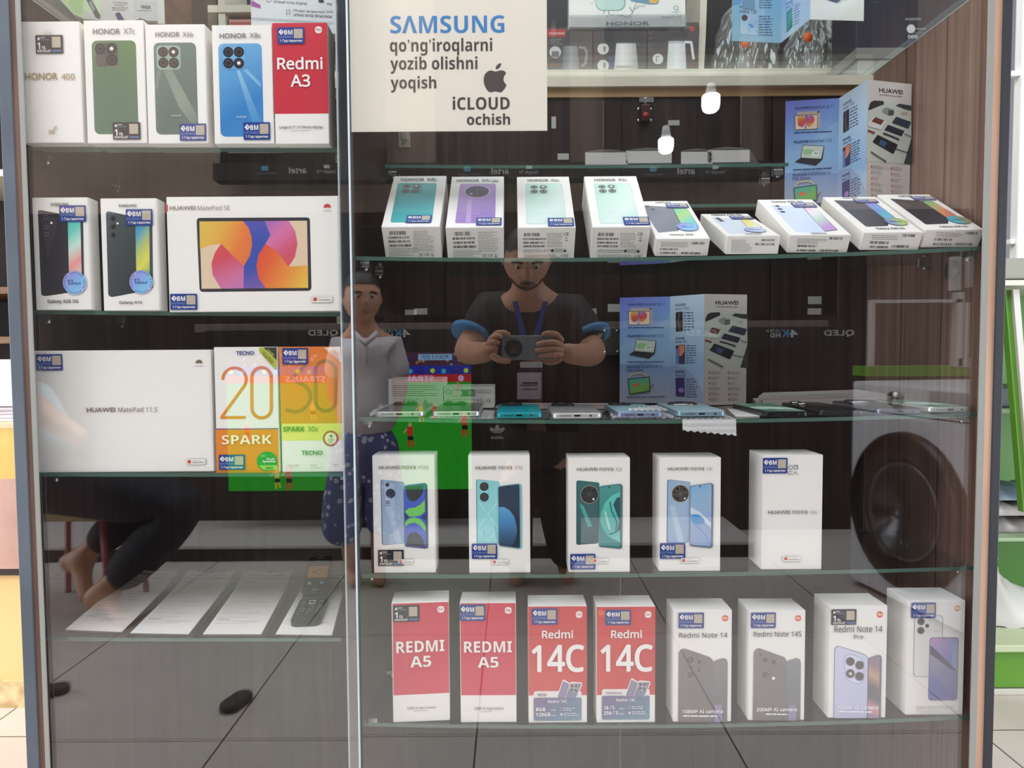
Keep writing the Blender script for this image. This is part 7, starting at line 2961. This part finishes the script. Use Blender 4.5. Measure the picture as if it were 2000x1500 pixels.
skin('trousers', JT, [('pelvis', 'hl'), ('hl', 'kl'), ('kl', 'al'), ('pelvis', 'hr'), ('hr', 'kr'), ('kr', 'ar'), ('waist', 'pelvis')], TR, man, 'waist')
bm_ = man.matrix_world.translation
CUFF = mat((70, 140, 196), .6)
for a, b in (((919, 646, 2.42), (915, 656, 2.41)), ((1155, 650, 2.42), (1159, 660, 2.41))):
    MB().cyl(pt(*a) - bm_, pt(*b) - bm_, .066, CUFF, .064, 24).build('sleeve_cuff', man)
head(man, pt(1029, 505, 2.335), .078, (0, .86, -.5), beard=True)
FG = {
    'index_finger': [(958, 664, 2.125), (970, 650, 2.10), (985, 649, 2.088), (997, 655, 2.09)],
    'middle_finger': [(954, 670, 2.12), (961, 658, 2.09), (974, 655, 2.08), (982, 660, 2.082)],
    'ring_finger': [(951, 677, 2.12), (956, 668, 2.088), (969, 667, 2.08), (977, 671, 2.084)],
    'little_finger': [(951, 685, 2.12), (955, 678, 2.09), (966, 678, 2.084), (973, 682, 2.088)],
    'thumb': [(958, 692, 2.13), (972, 702, 2.112), (990, 706, 2.104), (998, 704, 2.10)]}
FR = {
    'index_finger': [(1100, 668, 2.125), (1088, 652, 2.10), (1070, 650, 2.09), (1057, 655, 2.09)],
    'middle_finger': [(1100, 676, 2.12), (1084, 668, 2.084), (1064, 669, 2.082), (1047, 673, 2.088)],
    'ring_finger': [(1100, 684, 2.12), (1084, 681, 2.084), (1062, 683, 2.082), (1044, 685, 2.088)],
    'little_finger': [(1100, 692, 2.12), (1084, 692, 2.084), (1066, 694, 2.084), (1050, 696, 2.088)],
    'thumb': [(1098, 698, 2.13), (1084, 706, 2.126), (1070, 708, 2.12), (1060, 704, 2.118)]}
for F_ in (FG, FR):
    for nm, ch in F_.items():
        rr = (.0105, .0095, .0085, .0072) if nm != 'thumb' else (.0125, .0115, .010, .0085)
        skin(nm, {k: (pt(*c_), rr[k]) for k, c_ in enumerate(ch)}, [(0, 1), (1, 2), (2, 3)], SKIN, man, 0, 2)
# lanyard and badge
LB = mat((36, 62, 150), .5)
for a, b in (((1006, 588), (1024, 662)), ((1066, 588), (1046, 662))):
    P = []
    for t in (0, .33, .66, 1):
        P.append(pt(a[0] + (b[0] - a[0]) * t, a[1] + (b[1] - a[1]) * t, 2.365 - .04 * t) - bm_)
    m = MB()
    w = Vector((.009, 0, 0))
    for u, v in zip(P[:-1], P[1:]):
        m.face([u - w, u + w, v + w, v - w], LB)
    m.build('lanyard', man, weld=True)
bdg = mbox(1010, 728, 1057, 780, 2.30, .002, mat((196, 186, 206), .4)).build('name_badge', man, Matrix.Translation(-bm_))
mbox(1016, 707, 1060, 718, 2.30, .004, mat((206, 200, 210), .4)).build('badge_clip', bdg, Matrix.Translation((0, 0, 0)))
mbox(1014, 719, 1058, 7275 / 10, 2.30, .002, mat((40, 40, 60), .4)).build('badge_header', bdg, Matrix.Translation((0, 0, 0)))
f = mface(1012, 730, 1055, 778, 2.30)
p = Print(f, .0004)
for r in ((.1, .35, .8, .42), (.1, .45, .9, .5), (.1, .62, .8, .66)):
    p.rect(*r, DGREY)
p.build('badge_print', bdg)
# trefoil emblem on the shirt hem
f = mface(955, 830, 987, 858, 2.46)
f.o -= bm_
p = Print(f, .0004)
w_ = mat((220, 216, 220), .5)
for (cx0, cy0, an) in ((.5, .3, 0), (.26, .42, -48), (.74, .42, 48)):
    L_ = []
    for t in range(0, 360, 30):
        x, y = .14 * math.cos(R(t)), .28 * math.sin(R(t))
        L_.append((cx0 + x * math.cos(R(an)) - y * math.sin(R(an)), cy0 + x * math.sin(R(an)) + y * math.cos(R(an))))
    p.poly(L_, w_)
for y in (.46, .54, .62):
    p.stroke([(.1, y), (.9, y)], .025, TR)
p.text('adidas', .12, .78, .88, 1.0, w_, .05)
p.build('shirt_emblem', man)
# the phone he holds (the camera of the picture looks out of its round lens)
PH = mat((150, 160, 172), .3, .3)
o = empty('smartphone', mir(1031, 679, 2.103), 'grey phone with a round black camera held by the man', 'phone')
inv = o.matrix_world.inverted()
mbox(980, 655, 1083, 703, 2.1036, .0085, PH, 'phone_body', o, .003, inv)
q = mir(1003, 680, 2.1034)
MB().lathe([(.027, 0), (.0265, .0015), (.013, .0018), (.0128, .0008)], LENS, Matrix.Translation(q) @ Matrix.Rotation(R(-90), 4, 'X'), 36).build('camera_island', o, inv)

# the boy watching
boy = empty('person', (pt(712, 1135, 2.8).x, pt(712, 1135, 2.8).y, 0), 'boy in a pale polo and navy starred trousers standing in the passage', 'person')
D = 2.72
J = {'pelvis': (pt(712, 850, D), .035), 'belly': (pt(715, 780, D), .045), 'chest': (pt(716, 705, D), .045), 'neckb': (pt(712, 655, D), .045), 'neck': (pt(710, 632, D), .04), 'skull': (pt(707, 590, D), .045),
     'sl': (pt(668, 674, D), .042), 'el': (pt(652, 760, D), .034), 'wl': (pt(676, 820, D + .09), .026), 'pl': (pt(690, 838, D + .12), .026),
     'sr': (pt(764, 674, D), .042), 'er': (pt(782, 758, D), .034), 'wr': (pt(764, 820, D + .09), .026), 'pr': (pt(750, 838, D + .12), .026),
     'hl': (pt(690, 890, D), .035), 'kl': (pt(678, 985, D), .05), 'al': (pt(688, 1118, D + .06), .03), 'tl': (pt(694, 1140, D - .04), .026),
     'hr': (pt(738, 890, D), .035), 'kr': (pt(744, 985, D), .05), 'ar': (pt(738, 1118, D + .06), .03), 'tr': (pt(742, 1140, D - .04), .026)}
E = [('pelvis', 'belly'), ('belly', 'chest'), ('chest', 'neckb'), ('neckb', 'neck'), ('neck', 'skull'), ('neckb', 'sl'), ('sl', 'el'), ('el', 'wl'), ('wl', 'pl'), ('neckb', 'sr'), ('sr', 'er'), ('er', 'wr'), ('wr', 'pr'),
     ('pelvis', 'hl'), ('hl', 'kl'), ('kl', 'al'), ('al', 'tl'), ('pelvis', 'hr'), ('hr', 'kr'), ('kr', 'ar'), ('ar', 'tr')]
skin('body', J, E, SKIN, boy, 'pelvis')
POLO = noisy('pale_polo', (206, 200, 206), (220, 214, 220), 12, .7)
JS = {'hem': (pt(714, 872, D), .13), 'belly': (pt(715, 775, D), .115), 'chest': (pt(716, 708, D), .115), 'neckb': (pt(712, 662, D), .06),
      'sl': (pt(670, 676, D), .06), 'cl': (pt(656, 745, D), .056), 'sr': (pt(762, 676, D), .06), 'cr': (pt(778, 745, D), .056)}
skin('polo_shirt', JS, [('hem', 'belly'), ('belly', 'chest'), ('chest', 'neckb'), ('neckb', 'sl'), ('sl', 'cl'), ('neckb', 'sr'), ('sr', 'cr')], POLO, boy, 'hem')


def star_cloth():
    m, nt, b, o = base('starred_cloth')
    tc = nt.nodes.new('ShaderNodeTexCoord')
    vo = nt.nodes.new('ShaderNodeTexVoronoi')
    vo.feature = 'F1'
    vo.inputs['Scale'].default_value = 34
    cr = nt.nodes.new('ShaderNodeValToRGB')
    el = cr.color_ramp.elements
    el[0].position, el[0].color = .0, rgb((84, 92, 150))
    el[1].position, el[1].color = .26, rgb((222, 226, 244))
    e = el.new(.34)
    e.color = rgb((84, 92, 150))
    nt.links.new(tc.outputs['Object'], vo.inputs['Vector'])
    nt.links.new(vo.outputs['Distance'], cr.inputs[0])
    nt.links.new(cr.outputs[0], b.inputs['Base Color'])
    b.inputs['Roughness'].default_value = .8
    return m


JT = {'waist': (pt(712, 815, D), .12), 'pelvis': (pt(712, 868, D), .125), 'hl': (pt(686, 920, D), .088), 'kl': (pt(670, 985, D), .09), 'al': (pt(664, 1072, D), .085),
      'hr': (pt(742, 920, D), .088), 'kr': (pt(748, 985, D), .085), 'ar': (pt(748, 1052, D), .08)}
skin('trousers', JT, [('waist', 'pelvis'), ('pelvis', 'hl'), ('hl', 'kl'), ('kl', 'al'), ('pelvis', 'hr'), ('hr', 'kr'), ('kr', 'ar')], star_cloth(), boy, 'waist')
head(boy, pt(706, 582, D - .02), .072, (.35, .93, -.06))
bb_ = boy.matrix_world.translation
MB().tube([pt(690, 650, D - .09) - bb_, pt(712, 672, D - .125) - bb_, pt(735, 650, D - .09) - bb_], .012, POLO).build('collar', boy)
MB().tube([pt(712, 672, D - .12) - bb_, pt(714, 712, D - .123) - bb_], .006, POLO).build('button_placket', boy)

# the seated person with bare feet at the left
sit = empty('person', (pt(180, 1195, 2.4).x, pt(180, 1195, 2.4).y, 0), 'barefoot person in dark trousers and light blue shirt seated at the far left', 'person')
J = {'pelvis': (pt(60, 905, 2.5), .06), 'belly': (pt(50, 850, 2.5), .05), 'chest': (pt(10, 760, 2.5), .05), 'neckb': (pt(-30, 695, 2.48), .055), 'neck': (pt(-40, 680, 2.47), .05), 'skull': (pt(-50, 650, 2.45), .055),
     'sl': (pt(-10, 715, 2.4), .06), 'el': (pt(70, 800, 2.33), .045), 'wl': (pt(150, 850, 2.34), .032), 'pl': (pt(166, 862, 2.34), .032),
     'sr': (pt(-40, 715, 2.6), .06), 'er': (pt(60, 810, 2.62), .045), 'wr': (pt(150, 850, 2.6), .032), 'pr': (pt(166, 862, 2.58), .032),
     'h1': (pt(100, 945, 2.42), .05), 'k1': (pt(366, 985, 2.40), .04), 'a1': (pt(200, 1160, 2.44), .036), 'q1': (pt(168, 1182, 2.44), .04), 't1': (pt(252, 1222, 2.33), .026),
     'h2': (pt(110, 940, 2.6), .05), 'k2': (pt(316, 950, 2.62), .04), 'a2': (pt(158, 1088, 2.62), .036), 'q2': (pt(122, 1105, 2.62), .04), 't2': (pt(170, 1178, 2.52), .026)}
E = [('pelvis', 'belly'), ('belly', 'chest'), ('chest', 'neckb'), ('neckb', 'neck'), ('neck', 'skull'), ('neckb', 'sl'), ('sl', 'el'), ('el', 'wl'), ('wl', 'pl'), ('neckb', 'sr'), ('sr', 'er'), ('er', 'wr'), ('wr', 'pr'),
     ('pelvis', 'h1'), ('h1', 'k1'), ('k1', 'a1'), ('a1', 'q1'), ('a1', 't1'), ('pelvis', 'h2'), ('h2', 'k2'), ('k2', 'a2'), ('a2', 'q2'), ('a2', 't2')]
skin('body', J, E, SKIN, sit, 'pelvis')
JT = {'pelvis': (pt(62, 905, 2.5), .14), 'h1': (pt(110, 945, 2.42), .11), 'k1': (pt(376, 982, 2.40), .105), 'a1': (pt(222, 1142, 2.43), .066),
      'h2': (pt(118, 940, 2.6), .11), 'k2': (pt(316, 952, 2.62), .088), 'a2': (pt(178, 1072, 2.61), .06)}
skin('trousers', JT, [('pelvis', 'h1'), ('h1', 'k1'), ('k1', 'a1'), ('pelvis', 'h2'), ('h2', 'k2'), ('k2', 'a2')], noisy('navy_trousers', (26, 26, 38), (36, 35, 48), 20, .8), sit, 'pelvis')
BLS = noisy('light_blue_shirt', (150, 178, 196), (176, 200, 214), 10, .7)
JS = {'hem': (pt(80, 915, 2.46), .15), 'belly': (pt(52, 850, 2.5), .15), 'chest': (pt(12, 765, 2.5), .15), 'neckb': (pt(-30, 705, 2.48), .075),
      'sl': (pt(-8, 718, 2.4), .08), 'cl': (pt(34, 764, 2.36), .066), 'sr': (pt(-38, 718, 2.6), .08), 'cr': (pt(10, 768, 2.61), .066)}
skin('shirt', JS, [('hem', 'belly'), ('belly', 'chest'), ('chest', 'neckb'), ('neckb', 'sl'), ('sl', 'cl'), ('neckb', 'sr'), ('sr', 'cr')], BLS, sit, 'hem')
head(sit, pt(-54, 636, 2.45), .076, (.8, .2, -.4))
st = pt(165, 988, 2.56)
o = empty('stool', (st.x, st.y, 0), 'low stool with a straw seat and pink legs under the seated person', 'stool')
zs_ = pt(165, 1000, 2.56).z
MB().slab(.34, .30, zs_, zs_ + .035, .05, noisy('straw', (176, 160, 120), (206, 190, 150), 50, .8, 0, .6), .008).build('seat', o)
PK = mat((186, 92, 106), .4)
for x in (-.13, .13):
    for y in (-.11, .11):
        MB().cyl((x * 1.15, y * 1.15, 0), (x, y, zs_ - .0001), .011, PK, n=12).build('leg', o)
for i, (x, y, rz) in enumerate(((462, 1378, .3), (96, 1356, 1.2))):
    v = at_z(x, y, 0)
    o = MB().slab(.05, .10, .0003, .022, .024, mat((64, 58, 58), .7), .006).build('slipper')
    o.location = (v.x, -v.y, 0)
    o.rotation_euler.z = rz
    tag(o, ('dark slipper on the tiles mirrored near the middle of the left pane', 'dark slipper on the tiles mirrored at the left edge')[i], 'slipper', 'slippers on the passage floor')
